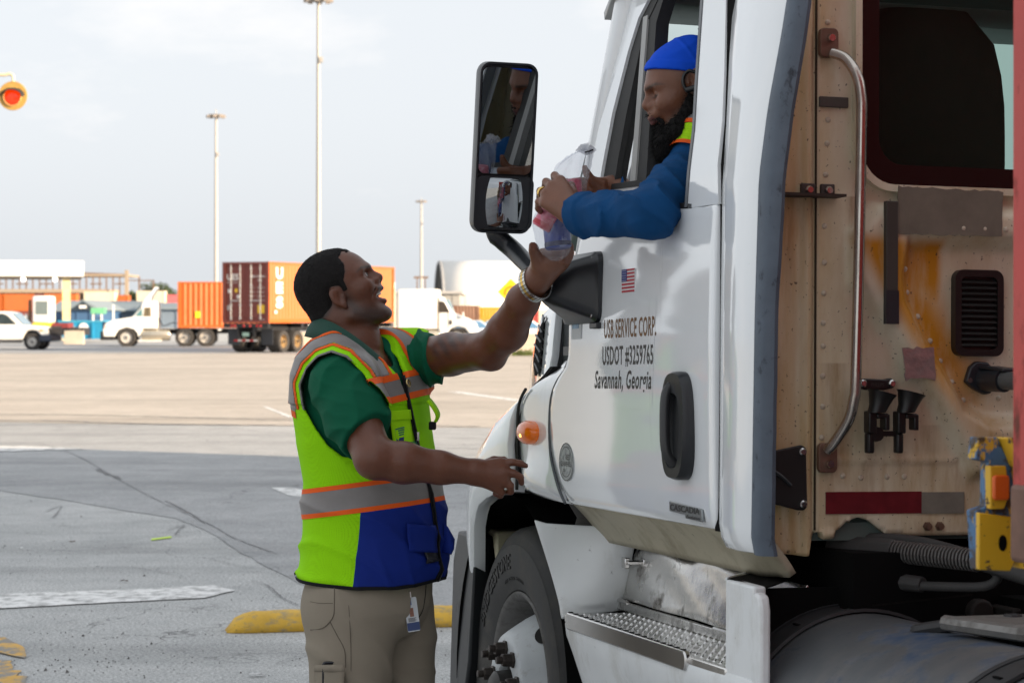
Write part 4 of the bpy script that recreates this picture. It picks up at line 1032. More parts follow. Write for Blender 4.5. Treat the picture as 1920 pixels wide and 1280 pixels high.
part('firewall', G().box((0.09, 1.30, 1.10), (2.01, 1.36, 1.84)), WHITE, truck, bevel=0.01)
part('scuttle', G().grid([[(0.10, 1.28, 1.84), (1.05, 1.45, 1.87), (2.0, 1.28, 1.84)], [(0.10, 1.62, 1.78), (1.05, 1.64, 1.83), (2.0, 1.62, 1.78)]]), BLACKP, truck, smooth=60)
part('scuttle_side', G().grid([[(0.02, 1.06, 1.70), (0.09, 1.60, 1.70)], [(0.03, 1.05, 1.80), (0.095, 1.60, 1.80)], [(0.06, 1.06, 1.95), (0.12, 1.60, 1.82)]]), WHITE, truck, smooth=60)
sw = G(); ring = [Vector((0.50 + 0.22 * math.cos(k*math.pi/16), 0.86 + 0.07 * math.sin(k*math.pi/16), 1.78 + 0.20 * math.sin(k*math.pi/16))) for k in range(33)]
sw.tube(ring, 0.016, 8, cap=False); sw.tube([(0.50, 0.86, 1.78), (0.50, 1.0, 1.68)], 0.03, 8); sw.tube([(0.30, 0.86, 1.79), (0.70, 0.86, 1.79)], 0.014, 8)
part('steering_wheel', sw, BLACKP, truck, smooth=60)
def seat(x):
    s = bpy.data.objects.new('seat', None); COL.objects.link(s); s.parent = truck
    rows = []
    for i in range(13):
        t = i / 12; z = 1.50 + 0.86 * t; hw = interp(t, [0, 0.25, 0.6, 0.8, 0.92, 1.0], [0.24, 0.25, 0.25, 0.235, 0.20, 0.12]); y = 0.36 - 0.10 * t
        rows.append([(x + hw * math.copysign(abs(math.cos(a))**0.5, math.cos(a)), y + 0.075 * math.copysign(abs(math.sin(a))**0.7, math.sin(a)), z) for a in [2*math.pi*k/24 for k in range(25)]])
    rows.append([(x, 0.26, 2.375)] * 25)
    part('backrest', G().grid(rows), SEATF, s, smooth=60)
    part('cushion', G().box((x - 0.26, 0.33, 1.40), (x + 0.26, 0.82, 1.54)), SEATF, s, bevel=0.05)
    part('pedestal', G().box((x - 0.2, 0.30, 1.14), (x + 0.2, 0.70, 1.40)), INTER, s, bevel=0.02)
    return s
seat(0.60); seat(1.55)
part('inside_visor', G().grid([[(0.30 + 0.55 * k / 8, 0.86, 2.47) for k in range(9)], [(0.28 + 0.55 * k / 8, 0.90, 2.40) for k in range(9)], [(0.30 + 0.5 * k / 8, 0.925, 2.345 + 0.03 * abs(k/4 - 1) ** 2) for k in range(9)]]), mat('visor_cloth', (0.035, 0.05, 0.045), 0.8), truck, solid=0.012, smooth=60)
lettering('ELN305', (0.44, 1.075, 2.315), (1, 0.05, 0), (0, -0.55, 0.83), mat('marker_ink', (0.22, 0.24, 0.24), 0.6), truck, name='windscreen_writing', width=0.19, size=0.06, bold=-0.012, shear=0.15)

# --- back wall of the cab: pressed sheet with a stepped panel, seams and stains
def wall_mat():
    m = bpy.data.materials.new('stained_back_wall'); m.use_nodes = True; t = m.node_tree; b = t.nodes['Principled BSDF']; L = t.links.new
    tc = nn(t, 'ShaderNodeTexCoord'); o = tc.outputs['Object']
    def noise(sc, lo, hi, am, det=7.0, ro=0.65, loc=(0, 0, 0)):
        mp = nn(t, 'ShaderNodeMapping'); mp.inputs['Scale'].default_value = sc; mp.inputs['Location'].default_value = loc; L(o, mp.inputs[0])
        n = nn(t, 'ShaderNodeTexNoise', Scale=1.0, Detail=det, Roughness=ro); L(mp.outputs[0], n.inputs['Vector'])
        r2 = nn(t, 'ShaderNodeMapRange'); r2.inputs['From Min'].default_value = lo; r2.inputs['From Max'].default_value = hi; r2.inputs['To Max'].default_value = am; L(n.outputs[0], r2.inputs['Value']); return r2.outputs[0]
    def mixc(fac, c, col):
        mx = nn(t, 'ShaderNodeMix', data_type='RGBA'); L(fac, mx.inputs[0]); mx.inputs[7].default_value = (*col, 1)
        if isinstance(c, tuple): mx.inputs[6].default_value = (*c, 1)
        else: L(c, mx.inputs[6])
        return mx.outputs[2]
    sx = nn(t, 'ShaderNodeSeparateXYZ'); L(o, sx.inputs[0])
    def rampv(sock, a, b_, lo, hi):
        r2 = nn(t, 'ShaderNodeMapRange', interpolation_type='SMOOTHSTEP'); r2.inputs['From Min'].default_value = a; r2.inputs['From Max'].default_value = b_; r2.inputs['To Min'].default_value = lo; r2.inputs['To Max'].default_value = hi; L(sock, r2.inputs['Value']); return r2.outputs[0]
    def mul(a, b_):
        x = nn(t, 'ShaderNodeMath', operation='MULTIPLY', use_clamp=True); L(a, x.inputs[0])
        if isinstance(b_, float): x.inputs[1].default_value = b_
        else: L(b_, x.inputs[1])
        return x.outputs[0]
    c = mixc(noise((5, 5, 1.2), 0.3, 0.7, 1.0), (0.66, 0.585, 0.40), (0.76, 0.72, 0.59))
    # yellowish film on the left column
    left = rampv(sx.outputs['X'], 0.30, 0.16, 0.0, 0.9)
    c = mixc(mul(left, noise((9, 9, 1.0), 0.25, 0.6, 1.0)), c, (0.56, 0.37, 0.10))
    # brown wash and runs
    c = mixc(noise((9, 9, 3.0), 0.50, 0.74, 0.55), c, (0.46, 0.31, 0.12))
    low = rampv(sx.outputs['Z'], 1.75, 1.25, 0.15, 1.0)
    c = mixc(mul(low, noise((16, 16, 3.2), 0.47, 0.72, 0.75, loc=(4, 0, 0))), c, (0.38, 0.23, 0.07))
    # rust bloom running from the corner of the tape patch down the pressing
    ua = nn(t, 'ShaderNodeMath', operation='MULTIPLY_ADD'); L(sx.outputs['Z'], ua.inputs[0]); ua.inputs[1].default_value = 0.62; L(sx.outputs['X'], ua.inputs[2])
    bell = mul(rampv(ua.outputs[0], 1.375, 1.430, 0, 1), rampv(ua.outputs[0], 1.60, 1.49, 0, 1))
    zz = mul(rampv(sx.outputs['Z'], 1.81, 1.77, 0, 1), rampv(sx.outputs['Z'], 1.28, 1.55, 0.25, 1))
    bell2 = mul(mul(rampv(sx.outputs['X'], 0.405, 0.435, 0, 1), rampv(sx.outputs['X'], 0.545, 0.52, 0, 1)), mul(rampv(sx.outputs['Z'], 1.80, 1.77, 0, 1), rampv(sx.outputs['Z'], 1.56, 1.70, 0, 1)))
    mxm = nn(t, 'ShaderNodeMath', operation='MAXIMUM'); L(mul(bell, zz), mxm.inputs[0]); L(bell2, mxm.inputs[1])
    c = mixc(mul(mxm.outputs[0], noise((14, 14, 3.5), 0.12, 0.52, 1.0)), c, (0.56, 0.25, 0.012))
    for x0, z1, z0, w in ((0.10, 1.60, 1.12, 0.05), (0.15, 1.88, 1.45, 0.045), (0.26, 1.50, 1.15, 0.05), (0.40, 1.46, 1.22, 0.035), (0.30, 1.88, 1.66, 0.022), (0.185, 1.88, 1.72, 0.02), (0.34, 1.28, 1.13, 0.03), (0.42, 1.30, 1.16, 0.03), (0.50, 1.36, 1.14, 0.035), (0.545, 1.915, 1.895, 0.012)):
        bl = mul(mul(rampv(sx.outputs['X'], x0 - w, x0, 0, 1), rampv(sx.outputs['X'], x0 + w, x0, 0, 1)), mul(rampv(sx.outputs['Z'], z0, z1, 0, 1), rampv(sx.outputs['Z'], z1 + 0.005, z1, 0, 1)))
        c = mixc(mul(bl, noise((40, 40, 5), 0.35, 0.65, 0.6)), c, (0.20, 0.10, 0.03))
    # flecks
    c = mixc(noise((110, 110, 90), 0.67, 0.71, 0.8, 2.0), c, (0.05, 0.035, 0.025))
    L(c, b.inputs['Base Color']); b.inputs['Roughness'].default_value = 0.42; b.inputs['Metallic'].default_value = 0.0
    n2 = nn(t, 'ShaderNodeTexNoise', Scale=40.0, Detail=4.0); L(o, n2.inputs['Vector'])
    bp = nn(t, 'ShaderNodeBump', Strength=0.12); bp.inputs['Distance'].default_value = 0.004; L(n2.outputs[0], bp.inputs['Height']); L(bp.outputs[0], b.inputs['Normal'])
    return m
WALL = wall_mat()
xs = np.arange(0.0, 2.101, 0.0075); xs[-1] = 2.10
zs = np.arange(1.06, 2.76, 0.0085)
XX, ZZ = np.meshgrid(xs, zs)
panel = poly2(XX.ravel(), ZZ.ravel(), [(0.44, 1.785), (0.425, 1.70), (0.432, 1.645), (0.47, 1.575), (0.525, 1.49), (0.58, 1.405), (0.64, 1.372), (1.6, 1.372), (1.6, 1.785)]).reshape(XX.shape)
rim2 = poly2(XX.ravel(), ZZ.ravel(), [(0.30, 1.685), (0.36, 1.612), (0.414, 1.54), (0.50, 1.425), (0.585, 1.285), (0.60, 1.25), (1.7, 1.25), (1.7, 1.86), (0.36, 1.86), (0.30, 1.80)]).reshape(XX.shape)
def sstep(d, w): 
    t_ = np.clip(0.5 - d / (2 * w), 0, 1); return t_ * t_ * (3 - 2 * t_)
YY = 0.050 * sstep(panel, 0.024) - 0.034 * sstep(rim2, 0.020)
YY += 0.018 * np.exp(-((XX - 0.193) / 0.013) ** 2) * -1.0                                 # vertical bead beside the seam
YY += np.where(XX < 0.212, 0.012, 0.0) + 0.05 * np.clip((0.10 - XX) / 0.10, 0, 1) ** 2      # set-back corner
YY += -0.006 * np.exp(-((ZZ - 1.283) / 0.006) ** 2) * (XX < 0.57) * (XX > 0.23)
YY += 0.0012 * np.sin(XX * 23 + 1.3) * np.sin(ZZ * 17)
cut = poly2(XX.ravel(), ZZ.ravel(), [(0.05, 1.083), (0.195, 1.066), (0.201, 1.105), (0.214, 1.121), (0.267, 1.124), (0.293, 1.146), (0.32, 1.154), (0.346, 1.146), (0.386, 1.116), (0.45, 1.11), (2.05, 1.109), (2.05, 2.74), (0.05, 2.74)]).reshape(XX.shape)
win_o = rrect(0.314, 1.909, 1.786, 2.52, 0.085, 8)
wdist = poly2(XX.ravel(), ZZ.ravel(), win_o).reshape(XX.shape)
keep = (cut < 0.0045) & (wdist > -0.012)
ids = np.arange(XX.size).reshape(XX.shape)
kk = keep[:-1, :-1] & keep[1:, :-1] & keep[:-1, 1:] & keep[1:, 1:]
q = np.stack([ids[:-1, :-1][kk], ids[:-1, 1:][kk], ids[1:, 1:][kk], ids[1:, :-1][kk]], 1)
gz, gx = np.gradient(cut, zs, xs)
nr_ = (cut > -0.0075) & (cut < 0.02) & (ZZ < 1.3)
gl_ = np.maximum(np.sqrt(gx**2 + gz**2), 0.3)
X2 = np.where(nr_, XX - cut * gx / gl_**2, XX); Z2 = np.where(nr_, ZZ - cut * gz / gl_**2, ZZ)
V = np.stack([X2.ravel(), YY.ravel(), Z2.ravel()], 1)
used, inv = np.unique(q, return_inverse=True)
me = np_mesh('back_wall', V[used], inv.reshape(-1, 4))
# pull ragged boundary vertices onto the true outline
wall = link('back_wall', me, WALL, truck, smooth=180)
wall.modifiers.new('thickness', 'SOLIDIFY').thickness = -0.018
wall.modifiers[0].offset = 1.0
def wy(x, z):
    i = int(round((z - 1.06) / 0.0085)); j = int(round(x / 0.0075)); return float(YY[min(i, YY.shape[0]-1), min(j, YY.shape[1]-1)])
# window: black ceramic border, tinted pane, pale pressed lip round it
def ring_part(name, A, B, y0, y1, m, parent, smooth=40):
    n = len(A); g = G()
    lay = [[(x, y1, z) for x, z in A], [(x, y0, z) for x, z in A], [(x, y0, z) for x, z in B], [(x, y1, z) for x, z in B]]
    lay = [l + [l[0]] for l in lay]; g.grid(lay); return part(name, g, m, parent, smooth=smooth)
rw = bpy.data.objects.new('rear_window', None); COL.objects.link(rw); rw.parent = truck
ring_part('window_border', win_o, rrect(0.361, 1.957, 1.739, 2.50, 0.06, 8), -0.016, 0.012, mat('black_window_border', (0.006, 0.006, 0.006), 0.18), rw)
ring_part('pressed_lip', rrect(0.300, 1.895, 1.80, 2.534, 0.097, 8), rrect(0.316, 1.911, 1.784, 2.518, 0.083, 8), -0.022, 0.01, WALL, rw)
g = G(); P = rrect(0.356, 1.952, 1.744, 2.505, 0.063, 8); g.add([(x, -0.010, z) for x, z in P], [tuple(range(len(P)))])
part('pane', g, glass('rear_pane_glass', (0.48, 0.60, 0.55), refl=0.25), rw)
# rivets, each a small domed head
rv = G().lathe([(0.0, 0.0035), (0.004, 0.003), (0.0062, 0.0012), (0.0068, 0.0)], (0, 0, 0), (0, -1, 0), 12).mesh('rivet'); fix(rv)
RV = mat('painted_rivet', (0.55, 0.49, 0.38), 0.4)
rv.materials.append(RV); rv.shade_smooth()
spots = [(0.240, 2.278), (0.240, 2.23), (0.241, 2.055), (0.239, 2.001), (0.236, 1.93), (0.233, 1.813), (0.233, 1.73), (0.232, 1.661), (0.231, 1.593), (0.231, 1.541), (0.230, 1.473), (0.230, 1.404), (0.228, 1.334),
         (0.281, 1.247), (0.325, 1.243), (0.391, 1.245), (0.434, 1.245), (0.565, 1.815), (0.62, 1.815), (0.675, 1.815), (0.435, 1.72), (0.447, 1.667), (0.475, 1.612), (0.505, 1.556), (0.532, 1.51), (0.56, 1.462), (0.59, 1.42), (0.685, 1.425)]
for x, z in spots:
    o = bpy.data.objects.new('rivet', rv); COL.objects.link(o); o.parent = wall; o.location = (x, wy(x, z) - 0.0005, z)
# vertical seam strip carrying the grab handle
box('seam', (0.2115, -0.0015, 1.125), (0.2135, 0.02, 2.70), mat('seam_shadow', (0.05, 0.04, 0.025), 0.9), wall)
GB = mat('grab_handle_steel', (0.55, 0.50, 0.45), 0.20, 1.0, var=0.25, vs=8, dirt=((0.10, 0.07, 0.045), (20, 20, 3), 0.5, 0.75, 0.7))
gh = bpy.data.objects.new('grab_handle', None); COL.objects.link(gh); gh.parent = truck
path = spline([(0.240, -0.022, 2.205), (0.262, -0.045, 2.190), (0.278, -0.070, 2.150), (0.285, -0.080, 2.10), (0.285, -0.082, 2.03), (0.280, -0.082, 1.75), (0.273, -0.082, 1.47), (0.269, -0.080, 1.42), (0.262, -0.068, 1.375), (0.242, -0.04, 1.325), (0.232, -0.022, 1.305)], 6)
part('bar', G().tube(path, 0.0125, 14), GB, gh, smooth=60)
RUSTP = mat('rusty_bracket', (0.20, 0.12, 0.085), 0.55, 0.4, var=0.3, vs=25)
for z0, z1, zb in ((2.195, 2.262, 2.238), (1.255, 1.322, 1.275)):
    pl = part('mount_plate', G().prism([(x, -0.004, z) for x, z in rrect(0.213, z0, 0.258, z1, 0.012, 4)], (0, -0.016, 0)), RUSTP, gh, bevel=0.002)
    part('bolt', G().lathe([(0.0, 0.012), (0.008, 0.012), (0.0095, 0.008), (0.0095, 0.0)], (0.237, -0.020, zb), (0, -1, 0), 12), STEEL, pl, smooth=40)
part('rubber_pad', G().box((0.216, -0.010, 2.083), (0.288, -0.003, 2.107)), mat('worn_tape_band', (0.07, 0.06, 0.052), 0.7, bump=0.3, bs=50), wall, bevel=0.002)
# flat shelf bracket with two bolts
sb = part('shelf_bracket', G().box((0.075, -0.055, 1.876), (0.262, 0.012, 1.882)), mat('rusted_steel', (0.05, 0.035, 0.028), 0.8), truck)
for x in (0.19, 0.238):
    pl = part('bolt_plate', G().box((x - 0.017, -0.010, 1.877), (x + 0.017, 0.004, 1.908)), mat('dark_bracket', (0.06, 0.045, 0.04), 0.6), sb, bevel=0.003)
    part('bolt', G().lathe([(0.0, 0.010), (0.007, 0.010), (0.010, 0.006), (0.010, 0.0)], (x, -0.010, 1.893), (0, -1, 0), 12), STEEL, pl, smooth=40)
# tape patches, bars, vent, socket
def patch(name, pts, m, th=0.003, parent=wall, seed=1, amp=0.002, lift=0.0):
    rr = random.Random(seed); P = rough_edge([Vector((x, z, 0)) for x, z in pts], amp, 0.012, seed)
    yb = min(wy(x, z) for x, z in pts) - lift
    return part(name, G().prism([(p.x, yb - 0.001, p.y) for p in P], (0, -th, 0)), m, parent)
patch('duct_tape_patch', [(0.399, 1.906), (0.666, 1.902), (0.663, 1.799), (0.398, 1.797)], mat('dirty_grey_tape', (0.17, 0.15, 0.115), 0.62, var=0.22, vs=14, bump=0.2, bs=18), seed=2, amp=0.0012)
pt = patch('silver_tape_patch', [(0.411, 1.538), (0.488, 1.541), (0.494, 1.468), (0.418, 1.466)], mat('silver_foil_tape', (0.46, 0.42, 0.41), 0.33, 0.75, var=0.25, vs=30, bump=1.0, bs=32, dirt=((0.06, 0.04, 0.035), (50, 50, 50), 0.60, 0.70, 0.9)), seed=3, amp=0.0025)
bb = part('drip_strip', G().box((0.3645, wy(.38, 1.7) - 0.014, 1.593), (0.3945, wy(.38, 1.7) + 0.002, 1.871)), mat('dark_strip', (0.05, 0.045, 0.038), 0.55, bump=0.2, bs=60), wall, bevel=0.002)
box('strip_end', (0.3635, wy(.38, 1.7) - 0.016, 1.592), (0.3955, wy(.38, 1.7) - 0.002, 1.668), BLACKP, bb)
BLV = mat('vent_black', (0.009, 0.009, 0.009), 0.38)
vy = wy(0.62, 1.62)
vent = part('cab_vent', G().prism([(x, vy - 0.001, z) for x, z in rrect(0.561, 1.522, 0.686, 1.722, 0.022, 5)], (0, -0.008, 0)), BLV, truck, bevel=0.003)
ring_part('vent_rim', [(x, z) for x, z in rrect(0.561, 1.522, 0.686, 1.722, 0.022, 5)], [(x, z) for x, z in rrect(0.577, 1.538, 0.670, 1.706, 0.014, 5)], vy - 0.022, vy, BLV, vent)
for k in range(12):
    z = 1.545 + k * 0.0132
    part('louvre', G().hexa([(0.578, vy - 0.020, z), (0.669, vy - 0.020, z), (0.669, vy - 0.009, z + 0.008), (0.578, vy - 0.009, z + 0.008), (0.578, vy - 0.021, z + 0.002), (0.669, vy - 0.021, z + 0.002), (0.669, vy - 0.010, z + 0.011), (0.578, vy - 0.010, z + 0.011)]), mat('louvre_black', (0.020, 0.019, 0.018), 0.45), vent)
sy = wy(0.63, 1.47)
sk_ = part('trailer_socket', G().prism([(x, sy - 0.001, z) for x, z in ((0.590, 1.463), (0.602, 1.497), (0.618, 1.510), (0.648, 1.508), (0.668, 1.488), (0.672, 1.462), (0.655, 1.436), (0.640, 1.433), (0.612, 1.446))], (0, -0.018, 0)), BLACKP, truck, bevel=0.004)
part('socket_body', G().tube([(0.640, sy - 0.015, 1.468), (0.652, sy - 0.085, 1.466)], 0.027, 16), BLACKP, sk_, smooth=50)
part('socket_lid', G().hexa([(0.622, sy - 0.02, 1.493), (0.672, sy - 0.02, 1.493), (0.695, sy - 0.10, 1.486), (0.640, sy - 0.10, 1.486), (0.622, sy - 0.02, 1.500), (0.672, sy - 0.02, 1.500), (0.695, sy - 0.10, 1.493), (0.640, sy - 0.10, 1.493)]), BLACKP, sk_, bevel=0.002)
part('plug', G().tube([(0.650, sy - 0.075, 1.466), (0.680, sy - 0.20, 1.462), (0.690, sy - 0.24, 1.460)], [0.021, 0.020, 0.017], 14), mat('grey_plug', (0.10, 0.11, 0.11), 0.5), sk_, smooth=50)
part('plug_cable', G().tube(spline([(0.690, sy - 0.24, 1.460), (0.75, sy - 0.5, 1.40), (0.95, sy - 0.8, 1.2), (1.05, sy - 1.1, 1.25)], 6), 0.012, 8), BLACKR, sk_, smooth=60)
part('screw', G().lathe([(0.0, 0.003), (0.006, 0.003), (0.006, 0.0)], (0.600, sy - 0.019, 1.466), (0, -1, 0), 10), STEEL, sk_)
# dummy coupling holder: two cups with hooks
hy = -0.020
hb = part('coupling_holder', G().prism([(x, hy + 0.004, z) for x, z in ((0.300, 1.452), (0.306, 1.466), (0.322, 1.468), (0.368, 1.466), (0.384, 1.470), (0.396, 1.460), (0.390, 1.447), (0.366, 1.442), (0.318, 1.442))], (0, -0.02, 0)), BLV, truck, bevel=0.003)
lettering('PHILLIPS', (0.333, hy - 0.0165, 1.450), (1, 0, 0), (0, 0, 1), mat('moulded_lettering', (0.05, 0.05, 0.05), 0.4), hb, size=0.012, bold=0.01, width=0.032)
for x in (0.312, 0.384):
    part('bolt', G().lathe([(0.0, 0.008), (0.006, 0.008), (0.009, 0.005), (0.009, 0.0)], (x, hy - 0.016, 1.457), (0, -1, 0), 12), STEEL, hb, smooth=40)
for x0 in (0.300, 0.372):
    xc = x0 + 0.030; w = G()
    rows = [[(xc + 0.008 + rx * math.cos(a) + ox, hy - 0.045 + ry * math.sin(a), z + 0.004 * math.cos(a) * sl) for a in [2*math.pi*k/20 for k in range(21)]] for z, rx, ry, ox, sl in ((1.430, 0.026, 0.024, 0.006, -2), (1.437, 0.034, 0.030, 0.008, -2), (1.431, 0.029, 0.026, 0.006, -2), (1.41, 0.024, 0.022, 0.002, 0), (1.392, 0.021, 0.020, -0.006, 0), (1.390, 0.0, 0.0, -0.006, 0))]
    cup = part('cup', G().grid(rows), BLV, hb, smooth=40)
    w.box((xc - 0.018, hy - 0.05, 1.345), (xc + 0.002, hy - 0.02, 1.395)); w.box((xc + 0.002, hy - 0.05, 1.378), (xc + 0.030, hy - 0.02, 1.390)); w.box((xc + 0.022, hy - 0.05, 1.352), (xc + 0.034, hy - 0.02, 1.388))
    w.box((xc - 0.014, hy - 0.04, 1.300), (xc + 0.0, hy - 0.015, 1.345)); w.tube([(xc - 0.007, hy - 0.03, 1.345), (xc - 0.007, hy - 0.03, 1.302)], 0.011, 8)
    part('hook', w, BLV, cup, bevel=0.003)
part('cross_bar', G().box((0.318, hy - 0.035, 1.338), (0.395, hy - 0.018, 1.350)).lathe([(0.0, 0.012), (0.016, 0.012), (0.018, 0.0)], (0.337, hy - 0.03, 1.343), (0, -1, 0), 12), BLV, hb)
# reflective tape, bracket, drain tab
box('red_reflective_tape', (0.238, wy(.3, 1.19) - 0.004, 1.161), (0.477, wy(.3, 1.19) + 0.002, 1.211), mat('red_reflective', (0.15, 0.012, 0.018), 0.35, var=0.3, vs=25), wall)
box('silver_reflective_tape', (0.477, wy(.5, 1.19) - 0.0035, 1.160), (0.586, wy(.5, 1.19) + 0.002, 1.209), mat('grey_reflective', (0.21, 0.20, 0.165), 0.4, var=0.2, vs=25), wall)
tb = part('mudflap_bracket', G().prism([(x, -0.022, z) for x, z in ((0.060, 1.298), (0.165, 1.318), (0.176, 1.312), (0.180, 1.180), (0.172, 1.172), (0.158, 1.172), (0.060, 1.196))], (0, -0.010, 0)), mat('bracket_black', (0.012, 0.013, 0.013), 0.5), truck, bevel=0.003)
part('bracket_rib', G().tube(spline([(0.060, -0.036, 1.266), (0.09, -0.036, 1.262), (0.115, -0.036, 1.248), (0.138, -0.034, 1.228)], 4), 0.004, 6), BLACKP, tb)
for x, z in ((0.166, 1.303), (0.168, 1.186)): part('bolt', G().lathe([(0.0, 0.008), (0.006, 0.008), (0.009, 0.005), (0.009, 0.0)], (x, -0.032, z), (0, -1, 0), 12), STEEL, tb, smooth=40)
for x in (0.492, 0.523): part('bolt', G().lathe([(0.0, 0.012), (0.008, 0.012), (0.008, 0.003), (0.011, 0.003), (0.011, 0.0)], (x, wy(x, 1.13) - 0.001, 1.131), (0, -1, 0), 6), RUSTP, wall)

# --- driver's mirror on its arm
mroot = bpy.data.objects.new('mirror', None); COL.objects.link(mroot); mroot.parent = truck
MB_ = mat('mirror_black', (0.014, 0.016, 0.020), 0.33, bump=0.06, bs=300, dirt=((0.07, 0.075, 0.08), (8, 8, 2), 0.58, 0.8, 0.45))
mc = tl(at(946, 278, 5.88))          # centre of the mirror head, truck frame
# reflection: normal half way between the camera and the cab's open window
to_cam = (Vector((0, 0, CH)) - tw(mc)).normalized(); to_win = (tw((0.165, 0.15, 1.93)) - tw(mc)).normalized()
nw = (to_cam + to_win).normalized(); nl = (TM.transposed() @ nw)
up = Vector((0, 0, 1)); mx_ = up.cross(nl).normalized() * -1; mz_ = mx_.cross(nl).normalized() * 1
if mz_.z < 0: mz_ = -mz_
mx_ = mz_.cross(nl).normalized()
if mx_.x < 0: mx_ = -mx_
def mp_(a, b, d): return mc + mx_ * a + mz_ * b + nl * d       # a right, b up, d towards the viewer
hw_, hh_ = 0.083, 0.232
def mring(s, d, sh=0.0, w=hw_, h=hh_): return [mp_(x * s + sh, z * (1 - (1 - s) * w / h), d) for x, z in rrect(-w, -h, w, h, 0.03, 6)]
g = G(); lay = [mring(0.99, 0.012), mring(1.0, 0.0), mring(1.0, -0.02), mring(0.96, -0.042, 0.002), mring(0.80, -0.060, 0.006), mring(0.4, -0.066, 0.006)]
n = len(lay[0]); g.grid([l + [l[0]] for l in lay]); g.add(lay[-1], [tuple(range(n))])
inn = [mring(0.99, 0.012), mring(0.93, 0.012), mring(0.92, -0.012)]; g.grid([l + [l[0]] for l in inn]); g.add(inn[-1], [tuple(range(n))])
part('mirror_housing', g, MB_, mroot, smooth=45)
MIR = mat('mirror_silver', (0.34, 0.36, 0.38), 0.012, 1.0, var=0.0)
P = [mp_(x, z, 0.004) for x, z in rrect(-0.074, -0.070, 0.076, 0.217, 0.018, 5)]
part('main_mirror_glass', G().prism(P, nl * 0.004), MIR, mroot)
rows = []
for i in range(9):
    b_ = -0.215 + 0.134 * i / 8; rows.append([mp_(-0.075 + 0.158 * k / 12, b_, 0.020 - 0.10 * (((k / 12) - 0.5) * 0.176 / 0.17) ** 2 * 1.0 - 0.9 * (b_ + 0.148) ** 2) for k in range(13)])
part('spot_mirror_glass', G().grid(rows), MIR, mroot, smooth=180, solid=0.003)
part('spot_mirror_backing', G().prism([mp_(x, z, -0.004) for x, z in rrect(-0.079, -0.221, 0.087, -0.076, 0.02, 5)], nl * 0.012), MB_, mroot)
b0 = mc + mz_ * -0.235 + nl * -0.05
part('mirror_arm', G().hexa([]) if False else G().tube(spline([b0 + Vector((0.0, 0, 0.03)), b0 + Vector((0.01, -0.005, -0.01)), b0 + Vector((0.05, -0.04, -0.055)), Vector((-0.125, 0.985, 1.722)), Vector((-0.09, 0.95, 1.70))], 5), [0.030]*6 + [0.026]*6 + [0.024]*9, 12), MB_, mroot, smooth=50)
# mount on the door: flat plate, hollow box carrying the arm, two screws
mt = bpy.data.objects.new('mirror_mount', None); COL.objects.link(mt); mt.parent = truck
rows = []
for x, y0, y1, z0, z1 in ((0.004, 0.838, 1.15, 1.610, 1.800), (-0.022, 0.838, 1.14, 1.612, 1.798), (-0.030, 0.850, 1.12, 1.622, 1.790), (-0.075, 0.875, 1.06, 1.640, 1.775), (-0.115, 0.905, 1.02, 1.658, 1.752), (-0.138, 0.935, 1.00, 1.675, 1.738), (-0.142, 0.95, 0.98, 1.69, 1.725)):
    rows.append([(x, y, z) for y, z in rrect(y0, z0, y1, z1, min(0.03, (y1-y0)*.4, (z1-z0)*.4), 4)])
g = G(); g.grid([r_2 + [r_2[0]] for r_2 in rows]); g.add(rows[-1], [tuple(range(len(rows[-1])))])
part('mount_body', g, MB_, mt, smooth=38)
part('mount_foot', G().box((-0.026, 0.84, 1.596), (-0.002, 0.90, 1.612)), MB_, mt, bevel=0.003)
for z in (1.635, 1.775): part('screw', G().lathe([(0.0, 0.004), (0.008, 0.003), (0.010, 0.0)], (-0.031, 0.868, z), (-1, 0, 0), 12), STEEL, mt, smooth=40)

# --- chassis, tank and hoses behind the cab
fr = G()
for x in (0.62, 1.40): fr.box((x, -5.2, 0.72), (x + 0.09, 2.7, 0.98))
for y in (-0.6, -1.9, -3.4): fr.box((0.71, y, 0.74), (1.40, y + 0.12, 0.96))
part('frame_rails', fr, VOID, truck)
TANK = mat('dusty_fuel_tank', (0.135, 0.145, 0.155), 0.5, 0.45, var=0.16, vs=3, dirt=((0.035, 0.07, 0.14), (3.0, 4, 7), 0.52, 0.64, 0.9), dirt2=((0.21, 0.20, 0.19), (5, 9, 5), 0.46, 0.70, 0.6))
tk = part('fuel_tank', G().lathe([(0.0, 0.10), (0.26, 0.10), (0.292, 0.08), (0.302, 0.05), (0.302, -1.45), (0.292, -1.48), (0.26, -1.5), (0.0, -1.5)], (0.285, -0.02, 0.645), (0, 1, 0), 64), TANK, truck, smooth=40)
STRAP = mat('tank_strap', (0.035, 0.036, 0.038), 0.6, 0.2, var=0.3, vs=20)
for y in (-0.06, -0.95):
    g = G().lathe([(0.306, 0.045), (0.313, 0.043), (0.313, -0.043), (0.306, -0.045)], (0.285, y, 0.645), (0, 1, 0), 64)
    g.lathe([(0.315, 0.052), (0.317, 0.047), (0.317, 0.039), (0.315, 0.034)], (0.285, y, 0.645), (0, 1, 0), 64)
    s_ = part('tank_strap', g, STRAP, tk, smooth=40)
    for a in range(30, 150, 22):
        box('strap_slot', (0.285 + 0.3135*math.cos(R(a)) - 0.004, y - 0.020, 0.645 + 0.3135*math.sin(R(a)) - 0.001), (0.285 + 0.3135*math.cos(R(a)) + 0.004, y + 0.006, 0.645 + 0.3135*math.sin(R(a)) + 0.0025), VOID, s_)
part('tank_cap', G().lathe([(0.0, 0.045), (0.045, 0.045), (0.055, 0.03), (0.055, -0.02)], (0.285 + 0.16, -0.62, 0.645 + 0.265), (0.5, 0, 0.85), 20), STRAP, tk, smooth=40)
